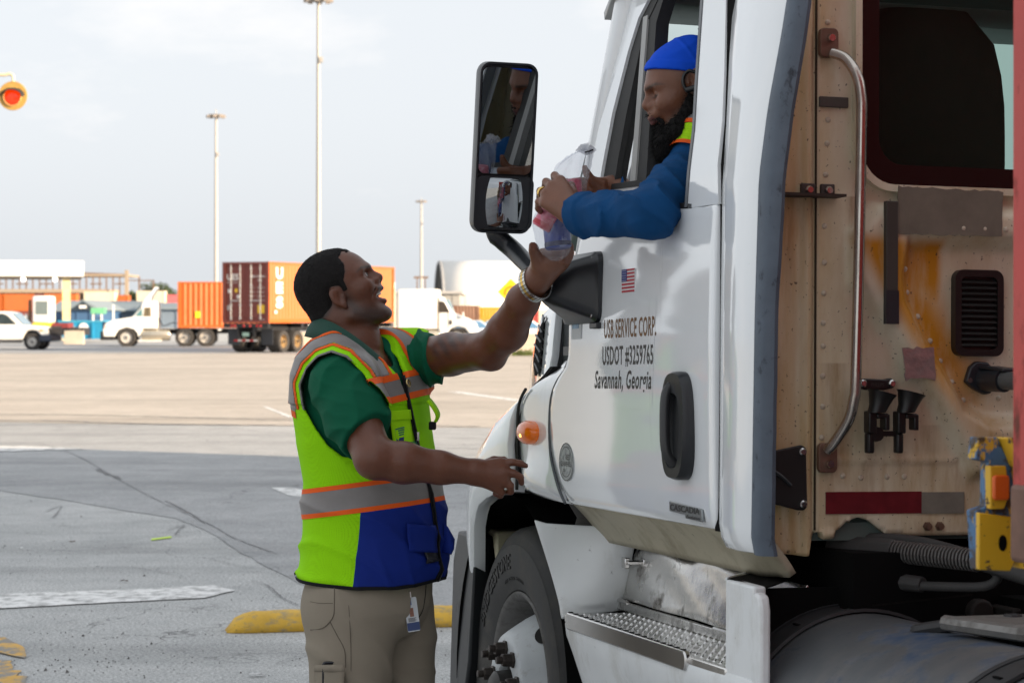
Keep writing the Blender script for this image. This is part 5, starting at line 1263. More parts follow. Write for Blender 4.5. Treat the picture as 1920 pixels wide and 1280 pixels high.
DECK = mat('deck_plate_metal', (0.24, 0.235, 0.225), 0.5, 0.6, var=0.2, vs=6, dirt=((0.08, 0.07, 0.06), (9, 9, 9), 0.5, 0.7, 0.7))
dk = part('deck_plate', G().prism([(0.265, -0.52, 0.985), (1.75, -0.44, 0.985), (1.75, -1.25, 0.985), (0.50, -1.25, 0.985), (0.36, -0.78, 0.985)], (0, 0, -0.012)), DECK, truck, bevel=0.004)
for i in range(9):
    for j in range(5):
        x, y = 0.40 + 0.085 * i + 0.03 * (j % 2), -0.55 - 0.075 * j
        o = part('grip_hole', G().lathe([(0.020, 0.0), (0.018, 0.004), (0.011, 0.005), (0.009, 0.0012), (0.0, 0.0012)], (x, y, 0.985), (0, 0, 1), 10), DECK if (i + j) % 3 else STRAP, dk)
part('deck_edge', G().tube([(0.262, -0.52, 0.972), (0.355, -0.78, 0.968), (0.50, -1.25, 0.966)], 0.016, 8), DECK, dk)
part('deck_bracket', G().tube(spline([(0.30, -0.50, 0.965), (0.27, -0.46, 0.955), (0.25, -0.42, 0.945), (0.29, -0.40, 0.945), (0.34, -0.46, 0.955)], 4), 0.014, 8), STRAP, dk)
HOSE = mat('dusty_hose', (0.05, 0.05, 0.049), 0.7, var=0.2, vs=20)
hs = bpy.data.objects.new('air_hoses', None); COL.objects.link(hs); hs.parent = truck
P1 = spline([(0.33, 0.05, 1.075), (0.40, -0.10, 1.082), (0.47, -0.25, 1.075), (0.56, -0.45, 1.035), (0.70, -0.7, 0.995), (0.95, -1.1, 1.05), (1.0, -1.5, 1.15)], 8)
part('hose', G().tube(P1, 0.019, 10), HOSE, hs, smooth=60)
g = G()
for i in range(26):
    p = Vector((0.375, -0.05, 1.080)).lerp(Vector((0.475, -0.26, 1.074)), i / 25); q = Vector((0.375, -0.05, 1.080)).lerp(Vector((0.475, -0.26, 1.074)), (i + 0.45) / 25); g.tube([p, q], 0.0255, 12)
part('hose_spring', g, mat('spring_steel', (0.16, 0.155, 0.15), 0.5, 0.4), hs)
part('hose', G().tube(spline([(0.33, 0.06, 1.10), (0.44, -0.08, 1.098), (0.55, -0.3, 1.05), (0.62, -0.5, 0.99), (0.75, -0.75, 0.955), (1.0, -1.0, 0.96)], 8), 0.015, 10), HOSE, hs, smooth=60)
part('blue_band', G().tube([(0.598, -0.425, 1.013), (0.611, -0.465, 1.000)], 0.0175, 10), mat('blue_tape', (0.03, 0.10, 0.42), 0.5), hs)
part('hose', G().tube(spline([(0.48, -0.28, 1.070), (0.505, -0.30, 1.045), (0.49, -0.28, 1.020), (0.44, -0.2, 1.012), (0.36, -0.05, 1.005)], 6), 0.011, 8), HOSE, hs, smooth=60)
ft = G().tube([(0.29, 0.08, 1.078), (0.38, -0.06, 1.080)], [0.030, 0.028], 8); ft.tube([(0.31, 0.06, 1.015), (0.41, -0.14, 1.012)], [0.026, 0.018], 8); ft.box((0.33, -0.02, 1.06), (0.40, 0.03, 1.10)); ft.tube([(0.285, 0.06, 1.03), (0.285, 0.04, 0.955)], 0.012, 8); ft.tube([(0.285, 0.05, 1.045), (0.36, 0.0, 1.045)], 0.007, 8)
part('hose_fittings', ft, HOSE, hs, bevel=0.004)
cm = G().hexa([(0.30, -0.10, 0.955), (0.56, -0.10, 0.975), (0.60, -0.02, 0.975), (0.30, -0.02, 0.955), (0.30, -0.10, 0.972), (0.56, -0.10, 0.992), (0.60, -0.02, 0.992), (0.30, -0.02, 0.972)])
cm.tube([(0.565, -0.13, 0.945), (0.565, 0.3, 0.945)], 0.03, 14); cm.box((0.60, -0.2, 0.90), (0.78, 0.3, 0.96))
part('cross_member', cm, mat('rusty_dark_steel', (0.014, 0.011, 0.009), 0.75, var=0.4, vs=15), truck, bevel=0.006)

# ------------------------------------------------------------------ people
def skin_mat(name, spec=0.5, rough=0.38):
    return mat(name, (0.2, 0.1, 0.07), rough, var=0.10, vs=28, bump=0.22, bs=170, sss=0.10, spec=spec, attr='col')
def cloth(name, col, rough=0.85, bump=0.25, bs=700, var=0.10, vs=9, **kw): return mat(name, col, rough, var=var, vs=vs, bump=bump, bs=bs, spec=0.15, **kw)

HS = 0.955      # head size
def head_sdf(p, T, mouth=0.0, ear_du=0.0, smile=1.0, jf=0.0):
    """p in world; T = (origin, forward, left, up) of the head; origin at the ear hole level"""
    o, f, s, u = [A3(v) for v in T]
    q = (p - o) / HS; X = np.stack([q @ f, q @ s, q @ u], 1)
    SY = X.copy(); SY[:, 1] = np.abs(SY[:, 1])
    d = ell(X, (-0.014, 0, 0.064), (0.106, 0.079, 0.088))
    d = smin(d, ell(X, (0.030, 0, 0.045), (0.078, 0.070, 0.082)), 0.03)
    d = smin(d, ell(X, (0.046, 0, -0.012), (0.062, 0.062, 0.080)), 0.03)
    dj = 0.014 * mouth
    d = smin(d, cone(SY, (0.012, 0.056, -0.045 - dj), (0.082, 0.022, -0.074 - dj), 0.018, 0.018), 0.035)      # jaw
    d = smin(d, ell(X, (0.092 + jf, 0, -0.076 - dj), (0.024, 0.026, 0.021)), 0.022)                              # chin
    d = smin(d, ell(SY, (0.072, 0.043, 0.004), (0.030, 0.024, 0.024)), 0.022)                               # cheek
    d = smin(d, cone(SY, (0.101, 0.010, 0.054), (0.083, 0.047, 0.052), 0.0115, 0.0105), 0.020)               # brow
    d = smax(d, -ell(SY, (0.108, 0.033, 0.036), (0.021, 0.020, 0.0125)), 0.014)                             # eye socket
    d = smin(d, ell(SY, (0.0835, 0.032, 0.035), (0.0145, 0.0165, 0.0125)), 0.005)                            # eyeball under lids
    d = smin(d, cone(X, (0.103, 0, 0.042), (0.1195, 0, 0.0145), 0.0090, 0.0155), 0.010)                        # nose
    d = smin(d, ell(SY, (0.109, 0.0155, 0.0085), (0.0145, 0.0105, 0.0105)), 0.006)                           # wing
    d = smax(d, -ell(SY, (0.119, 0.0085, 0.0005), (0.006, 0.0045, 0.005)), 0.003)                           # nostril
    d = smin(d, ell(X, (0.098 + jf * 0.8, 0, -0.016), (0.022, 0.034, 0.019)), 0.014)                                  # muzzle
    if mouth > 0.1:
        d = smax(d, -ell(X, (0.110, 0, -0.0345), (0.032, 0.037, 0.0165)), 0.004)
        d = smin(d, cone(SY, (0.1180, 0.0, -0.0175), (0.088, 0.037, -0.0275), 0.0066, 0.0045), 0.005)
        d = smin(d, cone(SY, (0.1085, 0.0, -0.0555), (0.086, 0.037, -0.0335), 0.0082, 0.0045), 0.006)
    else:
        d = smin(d, cone(SY, (0.1165 + jf, 0.0, -0.0225), (0.101 + jf*.8, 0.024, -0.027), 0.0062, 0.0040), 0.004)
        d = smin(d, cone(SY, (0.1125 + jf, 0.0, -0.0345), (0.100 + jf*.8, 0.021, -0.030), 0.0068, 0.0040), 0.004)
    # smile fold
    fold = chain(SY, [(0.104, 0.021, 0.004), (0.098, 0.036, -0.014), (0.088, 0.042, -0.032)], [0.002, 0.003, 0.002])
    if smile > 0: d = smax(d, -fold, 0.006 * smile + 0.001)
    # ears
    e0 = np.array([0.000, 0.0765, 0.004 + ear_du])
    ang = R(-12); B = np.array([[math.cos(ang), 0, math.sin(ang)], [0, 1, 0], [-math.sin(ang), 0, math.cos(ang)]])
    sp = np.array([[1, 0, 0], [0, math.cos(R(24)), 0], [0, 0, 1]])
    E_ = SY - e0
    E_[:, 1] += E_[:, 0] * 0.42          # ear stands off at the back
    rim = ell(E_, (-0.004, 0.004, 0.004), (0.0205, 0.0075, 0.0325), B)
    conc = ell(E_, (0.001, 0.0115, 0.001), (0.0125, 0.0085, 0.0205), B)
    ear = smax(rim, -conc, 0.004)
    ear = smin(ear, ell(E_, (0.011, 0.004, -0.002), (0.005, 0.006, 0.008)), 0.004)
    ear = smin(ear, cone(E_, (-0.004, 0.006, 0.018), (-0.009, 0.006, -0.010), 0.0032, 0.0028), 0.004)
    ear = smin(ear, ell(E_, (0.004, 0.003, -0.027), (0.0095, 0.006, 0.010)), 0.005)
    d = smin(d, ear, 0.005)
    return d * HS, X, SY

def seg(p, pts, rad, k=0.02): return chain(p, [A3(v) for v in pts], rad, k)

# ---- the yard worker
MO = Vector((-0.40, 6.10, 0.0))
man = thing('person', 'man in lime safety vest, green polo and khaki trousers, reaching up to the truck', 'person', MO)
HT = (at(644, 561, 6.10), Vector((0.906, -0.04, 0.42)).normalized(), None, None)
hf = HT[1]; hl = Vector((0.04, 1, 0)); hl = (hl - hf * hl.dot(hf)).normalized(); hu = hf.cross(hl) * 1.0
if hu.z < 0: hu = -hu
HT = (HT[0], hf, hl, hu)
def hp(f, s, u): return HT[0] + (hf * f + hl * s + hu * u) * HS
neck0, neck1 = hp(-0.035, 0, -0.02), at(652, 655, 6.10)

# joints
n_sh, n_el, n_wr = at(643, 722, 5.88), at(702, 860, 5.72), at(893, 885, 5.78)
f_sh, f_el, f_wr = at(776, 676, 6.20), at(916, 657, 5.92), at(1010, 522, 5.64)
YAW = R(24); FWD = Vector((math.cos(YAW), -math.sin(YAW), 0)); LFT = Vector((math.sin(YAW), math.cos(YAW), 0))

# torso sections: (z, centre px, half width px in the photograph, depth factor)
TS_Z = [0.80, 0.855, 0.915, 1.05, 1.141, 1.216, 1.351, 1.442, 1.490, 1.525, 1.555]
TS_C = [694, 697, 703, 703, 699, 689, 677, 673, 666, 656, 650]
TS_H = [110, 116, 121, 119, 114, 112, 113, 105, 88, 60, 40]
TS_W = [0.195, 0.20, 0.205, 0.205, 0.205, 0.205, 0.215, 0.212, 0.19, 0.14, 0.08]
def torso(p, grow=0.0):
    z = p[:, 2]
    cx = (np.interp(z, TS_Z, TS_C) - CX) / FPX * 6.10; hwid = np.interp(z, TS_Z, TS_H) / FPX * 6.10 + grow; b = np.interp(z, TS_Z, TS_W) + grow
    a = np.sqrt(np.maximum(hwid**2 - (b * math.sin(YAW))**2, 0.0016)) / math.cos(YAW)
    dx_ = p[:, 0] - cx; dy_ = p[:, 1] - 6.10
    u = dx_ * FWD.x + dy_ * FWD.y; v = dx_ * LFT.x + dy_ * LFT.y
    n = 2.35
    k = (np.abs(u / a) ** n + np.abs(v / b) ** n) ** (1 / n)
    d = (k - 1) * np.minimum(a, b) * 0.92
    d = np.maximum(d, TS_Z[0] - z - grow); d = smax(d, z - 1.548 - grow * 0.3, 0.03)
    return d

# --- body: head, neck, arms and hands as one surface
def hand_n(p):      # right hand, half open, pointing at the door
    Y = 5.78; W = at(893, 885, Y)
    mcp = [at(938, 868, Y + .005), at(945, 884, Y - .008), at(945, 901, Y - .008), at(932, 914, Y)]
    d = None
    for m_, r_2 in zip(mcp, (0.0165, 0.018, 0.0175, 0.0155)):
        e = cone(p, W, m_, 0.030, r_2); d = e if d is None else smin(d, e, 0.014)
    F = [([mcp[0], at(961, 866, Y), at(976, 868.5, Y + .002), at(986, 873, Y + .006)], (0.0128, 0.0103, 0.0093, 0.0077)),
         ([mcp[1], at(963, 887, Y - .01), at(976, 894, Y - .006), at(978, 905, Y + .006)], (0.0131, 0.0108, 0.0096, 0.0082)),
         ([mcp[2], at(957, 910, Y - .012), at(958, 921, Y + .002), at(948, 922, Y + .022)], (0.0125, 0.0103, 0.0093, 0.0082)),
         ([mcp[3], at(941, 923, Y - .002), at(938, 929, Y + .012), at(928, 925, Y + .026)], (0.0116, 0.0093, 0.0084, 0.0076)),
         ([at(905, 874, Y + .02), at(926, 862, Y + .045), at(944, 862, Y + .055), at(956, 868, Y + .058)], (0.0162, 0.0116, 0.0103, 0.0090))]
    for pts, rad in F: d = smin(d, chain(p, [A3(v) for v in pts], rad, 0.003), 0.006)
    return d
def hand_f(p):      # left hand under the bag, thumb up on the left, fingertips coming round the right
    W = f_wr
    d = smin(cone(p, W, at(1022, 490, 5.60), 0.033, 0.033), cone(p, W, at(1045, 492, 5.60), 0.031, 0.029), 0.02)
    d = smin(d, cone(p, at(1020, 492, 5.595), at(1056, 480, 5.595), 0.029, 0.022), 0.02)
    F = [([at(1010, 494, 5.585), at(1001, 470, 5.55), at(1000, 451, 5.52), at(1006, 437, 5.50)], (0.0199, 0.0138, 0.0119, 0.0095)),
         ([at(1060, 470, 5.600), at(1081, 450, 5.57), at(1079, 438, 5.525), at(1067, 440, 5.490)], (0.0157, 0.0119, 0.0105, 0.0090)),
         ([at(1060, 478, 5.595), at(1082, 462, 5.555), at(1074, 452, 5.505), at(1056, 456, 5.474)], (0.0160, 0.0120, 0.0107, 0.0093)),
         ([at(1058, 485, 5.590), at(1078, 474, 5.545), at(1068, 465, 5.495), at(1050, 469, 5.468)], (0.0152, 0.0115, 0.0101, 0.0088)),
         ([at(1054, 491, 5.585), at(1069, 487, 5.540), at(1060, 479, 5.500), at(1045, 482, 5.474)], (0.0142, 0.0105, 0.0093, 0.0082))]
    for pts, rad in F: d = smin(d, chain(p, [A3(v) for v in pts], rad, 0.003), 0.006)
    return d
def man_body(p):
    d = near(p, hp(0, 0, 0.02), 0.21, lambda q: head_sdf(q, HT, mouth=1.0)[0], 0.05)
    def neck(q):
        nk = seg(q, [hp(-0.045, 0, 0.02), hp(-0.04, 0, -0.045), neck1, at(660, 690, 6.10)], [0.062, 0.066, 0.072, 0.09], 0.02)
        return smin(nk, cone(q, hp(0.03, 0, -0.075), at(688, 650, 6.09), 0.035, 0.045), 0.04)
    d = smin(d, near(p, neck1, 0.25, neck), 0.022)
    d = smin(d, torso(p, -0.03), 0.03)
    def arm1(q):
        a1 = seg(q, [n_sh, n_sh.lerp(n_el, .5), n_el], [0.060, 0.059, 0.052], 0.02)
        a1 = smin(a1, seg(q, [n_el, n_el.lerp(n_wr, .28), n_el.lerp(n_wr, .65), n_wr], [0.051, 0.053, 0.042, 0.0320], 0.02), 0.02)
        return smin(a1, near(q, at(940, 895, 5.78), 0.13, hand_n, 0.03), 0.012)
    def arm2(q):
        a2 = seg(q, [f_sh, f_sh.lerp(f_el, .5) + Vector((0, 0, .004)), f_el], [0.064, 0.058, 0.050], 0.02)
        a2 = smin(a2, seg(q, [f_el, f_el.lerp(f_wr, .30) + Vector((.012, 0, -.004)), f_el.lerp(f_wr, .7), f_wr], [0.048, 0.053, 0.042, 0.032], 0.02), 0.025)
        a2 = smin(a2, cone(q, f_el + Vector((0.012, 0, -0.03)), f_el + Vector((0.02, 0, -0.03)), 0.021, 0.020), 0.02)
        return smin(a2, near(q, at(1035, 475, 5.60), 0.15, hand_f, 0.03), 0.012)
    mid1 = at(770, 800, 5.8); mid2 = at(900, 610, 5.92)
    d = smin(d, near(p, mid1, 0.42, arm1, 0.05), 0.02)
    return smin(d, near(p, mid2, 0.46, arm2, 0.05), 0.02)
HAIRP = [(0.072, 0.121), (0.058, 0.130), (0.041, 0.113), (0.050, 0.094), (0.046, 0.070), (0.030, 0.048), (0.028, 0.018), (0.018, 0.016), (0.016, 0.036), (-0.010, 0.046), (-0.026, 0.030), (-0.028, -0.006), (-0.050, -0.028), (-0.085, -0.045), (-0.15, -0.05), (-0.15, 0.2), (0.06, 0.2), (0.085, 0.14)]
SKB = A3((0.128, 0.044, 0.022))
def man_colour(V):
    o, f, s, u = [A3(v) for v in HT]; q = (V - o) / HS; X = np.stack([q @ f, np.abs(q @ s), q @ u], 1)
    c = np.repeat(SKB[None], len(V), 0).copy()
    def blend(w, col): 
        w = np.clip(w, 0, 1)[:, None]; c[:] = c * (1 - w) + A3(col) * w
    on = (X[:, 0] > -0.2) & (X[:, 2] > -0.13) & (np.abs(X[:, 1]) < 0.12)
    hd_ = poly2(X[:, 0], X[:, 2], HAIRP); blend(np.where(on, 0.5 - hd_ / 0.016, 0) * 0.85, (0.016, 0.012, 0.011))
    st = poly2(X[:, 0], X[:, 2], [(0.010, 0.02), (0.030, 0.015), (0.045, -0.028), (0.080, -0.048), (0.098, -0.060), (0.125, -0.064), (0.12, -0.11), (0.05, -0.115), (0.0, -0.06)])
    blend(np.where(on, 0.5 - st / 0.02, 0) * 0.62, (0.055, 0.030, 0.022))
    mo = poly2(X[:, 0], X[:, 2], [(0.098, -0.012), (0.128, -0.008), (0.13, -0.0165), (0.096, -0.024)])
    blend(np.where(on & (X[:, 1] < 0.032), 0.5 - mo / 0.006, 0) * 0.8, (0.030, 0.018, 0.014))
    br = poly2(X[:, 0], X[:, 2], [(0.074, 0.052), (0.092, 0.063), (0.118, 0.058), (0.118, 0.051), (0.092, 0.055)])
    blend(np.where(on & (X[:, 1] > 0.012), 0.5 - br / 0.006, 0) * 0.85, (0.03, 0.018, 0.013))
    lp = poly2(X[:, 0], X[:, 2], [(0.094, -0.040), (0.13, -0.044), (0.13, -0.060), (0.094, -0.052)])
    blend(np.where(on & (X[:, 1] < 0.03), 0.5 - lp / 0.006, 0) * 0.6, (0.20, 0.075, 0.065))
    cav = np.linalg.norm((X - A3((0.098, 0, -0.035))) / A3((0.020, 0.034, 0.0165)), axis=1)
    blend(np.where(on, (1.0 - cav) * 4, 0), (0.10, 0.018, 0.016))
    lid = np.linalg.norm((X - A3((0.097, 0.033, 0.036))) / A3((0.018, 0.019, 0.010)), axis=1)
    blend(np.where(on, (1.05 - lid) * 1.5, 0) * 0.5, (0.07, 0.035, 0.025))
    # lighter palms and inner wrist of the raised hand, dark faded tattoo on the upper arm
    pw = A3(at(1030, 480, 5.60)); blend((0.10 - np.linalg.norm(V - pw, axis=1)) / 0.06 * 0.40, (0.33, 0.17, 0.115))
    for (a, b_, r0) in ((at(845, 644, 5.99), 0.012, 0.022), (at(868, 640, 5.97), 0.01, 0.018), (at(830, 652, 6.02), 0.01, 0.020)):
        blend((r0 - np.linalg.norm(V - A3(a), axis=1) + 0.035) / 0.02 * 0.5 * (0.6 + 0.4 * np.sin(V[:, 0] * 190 + V[:, 2] * 120)), (0.060, 0.030, 0.024))
    return c
SKIN1 = skin_mat('brown_skin')
lo = (-1.05, 5.45, 0.80); hi = (0.26, 6.50, 1.88)
sdf_part('body', man_body, lo, hi, 0.0034, SKIN1, man, MO, relax=2, colour=man_colour)
# eyes and teeth
EYEW = mat('eye_white', (0.62, 0.58, 0.54), 0.25); IRIS = mat('dark_iris', (0.015, 0.009, 0.007), 0.15); TEETH = mat('teeth', (0.66, 0.62, 0.55), 0.3)
def eyes(T, parent, org, half):
    o, f, s, u = T
    for sg in (-1, 1):
        c = o + (f * 0.0868 + s * (0.032 * sg) + u * 0.0355) * HS
        g = G().ball((0, 0, 0), 0.0113, 16, 12); e = part('eye', place(g, lambda v: c - Vector(org) + v), EYEW, parent, smooth=180)
        dr = (f + u * half).normalized(); ci = c + dr * 0.0103
        part('iris', G().lathe([(0.0, 0.0022), (0.003, 0.0019), (0.0055, 0.0006), (0.006, -0.0006)], ci - Vector(org), dr, 14), IRIS, e, smooth=180)
eyes(HT, man, MO, 0.25)
rows = [[hp(0.1100 - 0.026 * (abs(k - 8) / 8.) ** 2 - b * 0.15, 0.031 * (k - 8) / 8., -0.0225 - b) - MO for k in range(17)] for b in (0.0, 0.004, 0.0095, 0.0105)]
part('teeth', G().grid(rows), TEETH, man, smooth=60, solid=-0.004)
# hair: close crop following the hairline
def hair(p):
    d, X, SY = head_sdf(p, HT, mouth=1.0)
    d = smin(d, cone(p, hp(-0.045, 0, 0.02), hp(-0.04, 0, -0.045), 0.062, 0.066), 0.022)
    reg = poly2(X[:, 0], X[:, 2], HAIRP) - 0.002 * wob(p, 260, 3) - 0.002
    return smax(d - 0.0006 - 0.0042 * np.clip(-reg / 0.016, 0, 1) + 0.0007 * wob(p, 900, 2, 6), reg, 0.0008)
HAIRM = mat('short_black_hair', (0.012, 0.0105, 0.0105), 0.8, var=0.5, vs=160, bump=1.0, bs=520, spec=0.25)
o_ = A3(HT[0]); hr_ = sdf_part('hair', hair, o_ - 0.17, o_ + 0.19, 0.0030, HAIRM, man, MO, relax=1)

def tufts(name, src, n, lo_, hi_, m, parent, seed, up=(0, 0, 0)):
    g = G(); rr = random.Random(seed); vs = [v.co.copy() for v in src.data.vertices]; ns = [v.normal.copy() for v in src.data.vertices]
    for i in range(n):
        k = rr.randrange(len(vs)); v = vs[k]; d = (ns[k] + Vector((rr.uniform(-.7, .7), rr.uniform(-.7, .7), rr.uniform(-.7, .7))) + Vector(up)).normalized(); l = rr.uniform(lo_, hi_)
        a = d.cross(Vector((rr.uniform(-1, 1), rr.uniform(-1, 1), rr.uniform(-1, 1)))).normalized() * 0.0011; b = d.cross(a).normalized() * 0.0011
        g.add([v + a, v - a * .5 + b, v - a * .5 - b, v + d * l], [(0, 1, 3), (1, 2, 3), (2, 0, 3)])
    o = part(name, g, m, parent, weld=False); o['kind'] = 'stuff'; return o
tufts('hair_curls', hr_, 7000, 0.0010, 0.0022, HAIRM, man, 77)
# --- polo shirt: trunk, two sleeves with hems, collar
GREEN = cloth('green_pique_polo', (0.003, 0.092, 0.047), 0.8, bump=0.3, bs=900)
def sleeve1(p):
    s1 = n_sh.lerp(n_el, 0.70)
    e1 = seg(p, [at(640, 672, 6.0), n_sh, n_sh.lerp(n_el, .4), s1], [0.060, 0.086, 0.082, 0.072], 0.03)
    ax = A3((n_el - n_sh).normalized() + Vector((0.30, 0, 0.1))); ax /= np.linalg.norm(ax); e1 = smax(e1, (p - A3(s1)) @ ax, 0.006)
    return e1
def shirt(p):
    d = torso(p, -0.008)
    e1 = sleeve1(p) - 0.014 * folds(p, (0.8, 0.2, -0.55), 40, 4, 0.9) - 0.004 * folds(p, (0.3, 0.2, 0.9), 70, 6, 1.0)
    s2 = f_sh.lerp(f_el, 0.30)
    e2 = seg(p, [at(720, 668, 6.15), f_sh, s2], [0.068, 0.080, 0.071], 0.03)
    ax2 = A3((Vector((0.965, -0.15, 0.28))).normalized()); e2 = smax(e2, (p - A3(s2)) @ ax2, 0.006)
    e2 = e2 - 0.013 * folds(p, (0.9, 0, 0.25), 80, 8, 0.6)
    d = smin(smin(d - 0.004 * folds(p, (0.3, 0, 1), 30, 2), e1, 0.03), e2, 0.03)
    nk = cone(p, at(640, 600, 6.10), at(690, 690, 6.05), 0.066, 0.07)
    return smax(d, -nk, 0.006)
sdf_part('polo_shirt', shirt, (-0.80, 5.60, 0.95), (-0.02, 6.48, 1.62), 0.0045, GREEN, man, MO, relax=1)
# sleeve hem bands
def hemband(name, c, ax, r, w, m):
    ax = Vector(ax).normalized(); g = G()
    g.lathe([(r - 0.004, -w), (r + 0.002, -w), (r + 0.003, -w * 0.5), (r + 0.002, 0.0), (r - 0.004, 0.001)], Vector(c) - MO, ax, 40); return part(name, g, m, man, smooth=50)
def collar():
    """stand-up collar: band tilted round the neck, open at the throat, folded points"""
    rows = []
    # ring points (px,py,Y) from the throat round the near side, nape, far side, back to the throat
    ring = [(716, 682, 5.99), (694, 662, 5.965), (660, 636, 5.965), (625, 614, 5.995), (600, 605, 6.06), (597, 605, 6.13), (615, 608, 6.20), (650, 618, 6.225), (690, 636, 6.215), (716, 655, 6.17), (727, 668, 6.11)]
    C = spline([at(*r_2) for r_2 in ring], 5)
    cen = at(660, 640, 6.09)
    n = len(C)
    for i, c in enumerate(C):
        o = (c - cen); o.z = 0; o.normalize(); t = i / (n - 1)
        fl = min(1, 6 * min(t, 1 - t) + 0.55)
        rows.append([c - o * 0.004 + Vector((0, 0, -0.020)), c - o * 0.004 + Vector((0, 0, 0.004)), c + o * 0.003 + Vector((0, 0, 0.011)), c + o * 0.013 + Vector((0, 0, 0.004)), c + o * 0.026 + Vector((0, 0, -0.014)), c + o * 0.036 + Vector((0, 0, -0.040 * fl - (0.02 if t < 0.1 or t > .92 else 0)))])
    g = G().grid([[p - MO for p in r_2] for r_2 in rows]); return part('collar', g, mat('dark_green_collar', (0.006, 0.050, 0.034), 0.8, bump=0.3, bs=800), man, smooth=60, solid=0.003)
collar()

# --- safety vest
def mesh_cloth(name, col):
    """fluorescent open-mesh fabric: rows of tiny holes"""
    m = mat(name, col, 0.75, var=0.06, vs=7, spec=0.12)
    t = m.node_tree; b = t.nodes['Principled BSDF']; L = t.links.new
    tc = nn(t, 'ShaderNodeTexCoord'); mp = nn(t, 'ShaderNodeMapping'); mp.inputs['Scale'].default_value = (300, 300, 240); L(tc.outputs['Object'], mp.inputs[0])
    vo = nn(t, 'ShaderNodeTexVoronoi', Randomness=0.15, Scale=1.0); L(mp.outputs[0], vo.inputs['Vector'])
    r2 = nn(t, 'ShaderNodeMapRange'); r2.inputs['From Min'].default_value = 0.16; r2.inputs['From Max'].default_value = 0.36; L(vo.outputs['Distance'], r2.inputs['Value'])
    src = b.inputs['Base Color'].links[0].from_socket
    mx = nn(t, 'ShaderNodeMix', data_type='RGBA'); mx.inputs[6].default_value = tuple(c * 0.72 for c in col) + (1,); L(r2.outputs[0], mx.inputs[0]); L(src, mx.inputs[7]); L(mx.outputs[2], b.inputs['Base Color'])
    bp = nn(t, 'ShaderNodeBump', Strength=0.5); bp.inputs['Distance'].default_value = 0.002; L(r2.outputs[0], bp.inputs['Height']); L(bp.outputs[0], b.inputs['Normal'])
    return m
LIME = mesh_cloth('lime_mesh', (0.30, 0.72, 0.004))
LIMES = cloth('lime_fabric', (0.36, 0.76, 0.006), 0.7, 0.15)
ORNG = cloth('orange_tape', (0.80, 0.115, 0.015), 0.6, 0.15)
SILV = mat('silver_reflective_tape', (0.205, 0.19, 0.185), 0.45, var=0.08, vs=14, bump=0.25, bs=30)
BLUE = cloth('royal_blue_fabric', (0.007, 0.024, 0.21), 0.7, 0.2)
BLKT = cloth('black_binding', (0.010, 0.010, 0.012), 0.7, 0.2)
def vest_d(p, grow=0.012):
    d = torso(p, grow)
    z = p[:, 2]
    hang = np.clip((1.0 - z) / 0.18, 0, 1)
    wr = 0.013 * folds(p, (0.55, 0.3, 1.0), 30, 12, 0.9) * np.clip((1.32 - z) / 0.2, 0, 1) + 0.012 * folds(p, (1, 0.3, 0.35), 34, 15, 0.7) * hang
    d = d - wr - 0.012 * hang
    return d
def uv_t(p):
    """torso coordinates: u forward, v left, relative to the section centre"""
    z = p[:, 2]; cx = (np.interp(z, TS_Z, TS_C) - CX) / FPX * 6.10
    dx_ = p[:, 0] - cx; dy_ = p[:, 1] - 6.10
    return dx_ * FWD.x + dy_ * FWD.y, dx_ * LFT.x + dy_ * LFT.y, z
AH = [(at(x, y, 5.92).x, at(x, y, 5.92).z) for x, y in ((592, 802), (570, 765), (563, 722), (577, 690), (600, 668), (626, 659), (655, 668), (688, 700), (714, 742), (736, 790), (742, 835), (700, 858), (645, 855), (616, 834))]
def hole_near(p): return poly2(p[:, 0], p[:, 2], AH)
def arm_hole(p):
    v = uv_t(p)[1]
    h1 = np.maximum(hole_near(p), v + 0.05)
    h2 = cone(p, at(822, 672, 6.20), at(822, 672, 6.20) + Vector((0.2, 0.10, 0.01)), 0.082, 0.10)
    return np.minimum(h1, h2)
def neck_hole(p):
    u, v, z = uv_t(p)
    wdt = np.interp(z, [1.33, 1.40, 1.46, 1.52, 1.60], [0.0, 0.012, 0.035, 0.075, 0.11])
    front = np.abs(v - np.interp(z, [1.30, 1.40, 1.5], [-0.03, -0.042, -0.035])) - wdt
    return np.where(u > 0.02, front, np.sqrt((u + 0.03) ** 2 + v ** 2) - 0.078)
def vest_full(p):
    d = vest_d(p)
    hi_ = p[:, 2] > 1.36
    if hi_.any():
        q = p[hi_]; sh = smin(d[hi_], np.minimum(np.minimum(sleeve1(q), cone(q, at(720, 668, 6.15), f_sh, 0.070, 0.084)), torso(q, -0.008)) - 0.012, 0.03)
        sh = smin(sh, cone(q, at(622, 652, 5.97), at(655, 648, 6.05), 0.036, 0.045), 0.04); d[hi_] = sh
    d = smax(d, -arm_hole(p), 0.003)
    nh = neck_hole(p); d = smax(d, np.where(p[:, 2] > 1.30, -nh, -1.0), 0.004)
    core = torso(p, 0.0)
    return smax(d, -core, 0.003)
hem = (at(600, 1089, 6.0), Vector((-0.018, 0.05, -1)))
vlo, vhi = (-0.72, 5.78, 0.80), (-0.12, 6.42, 1.62)
VV, VF = surf(vest_full, vlo, vhi, 0.0045, 1)
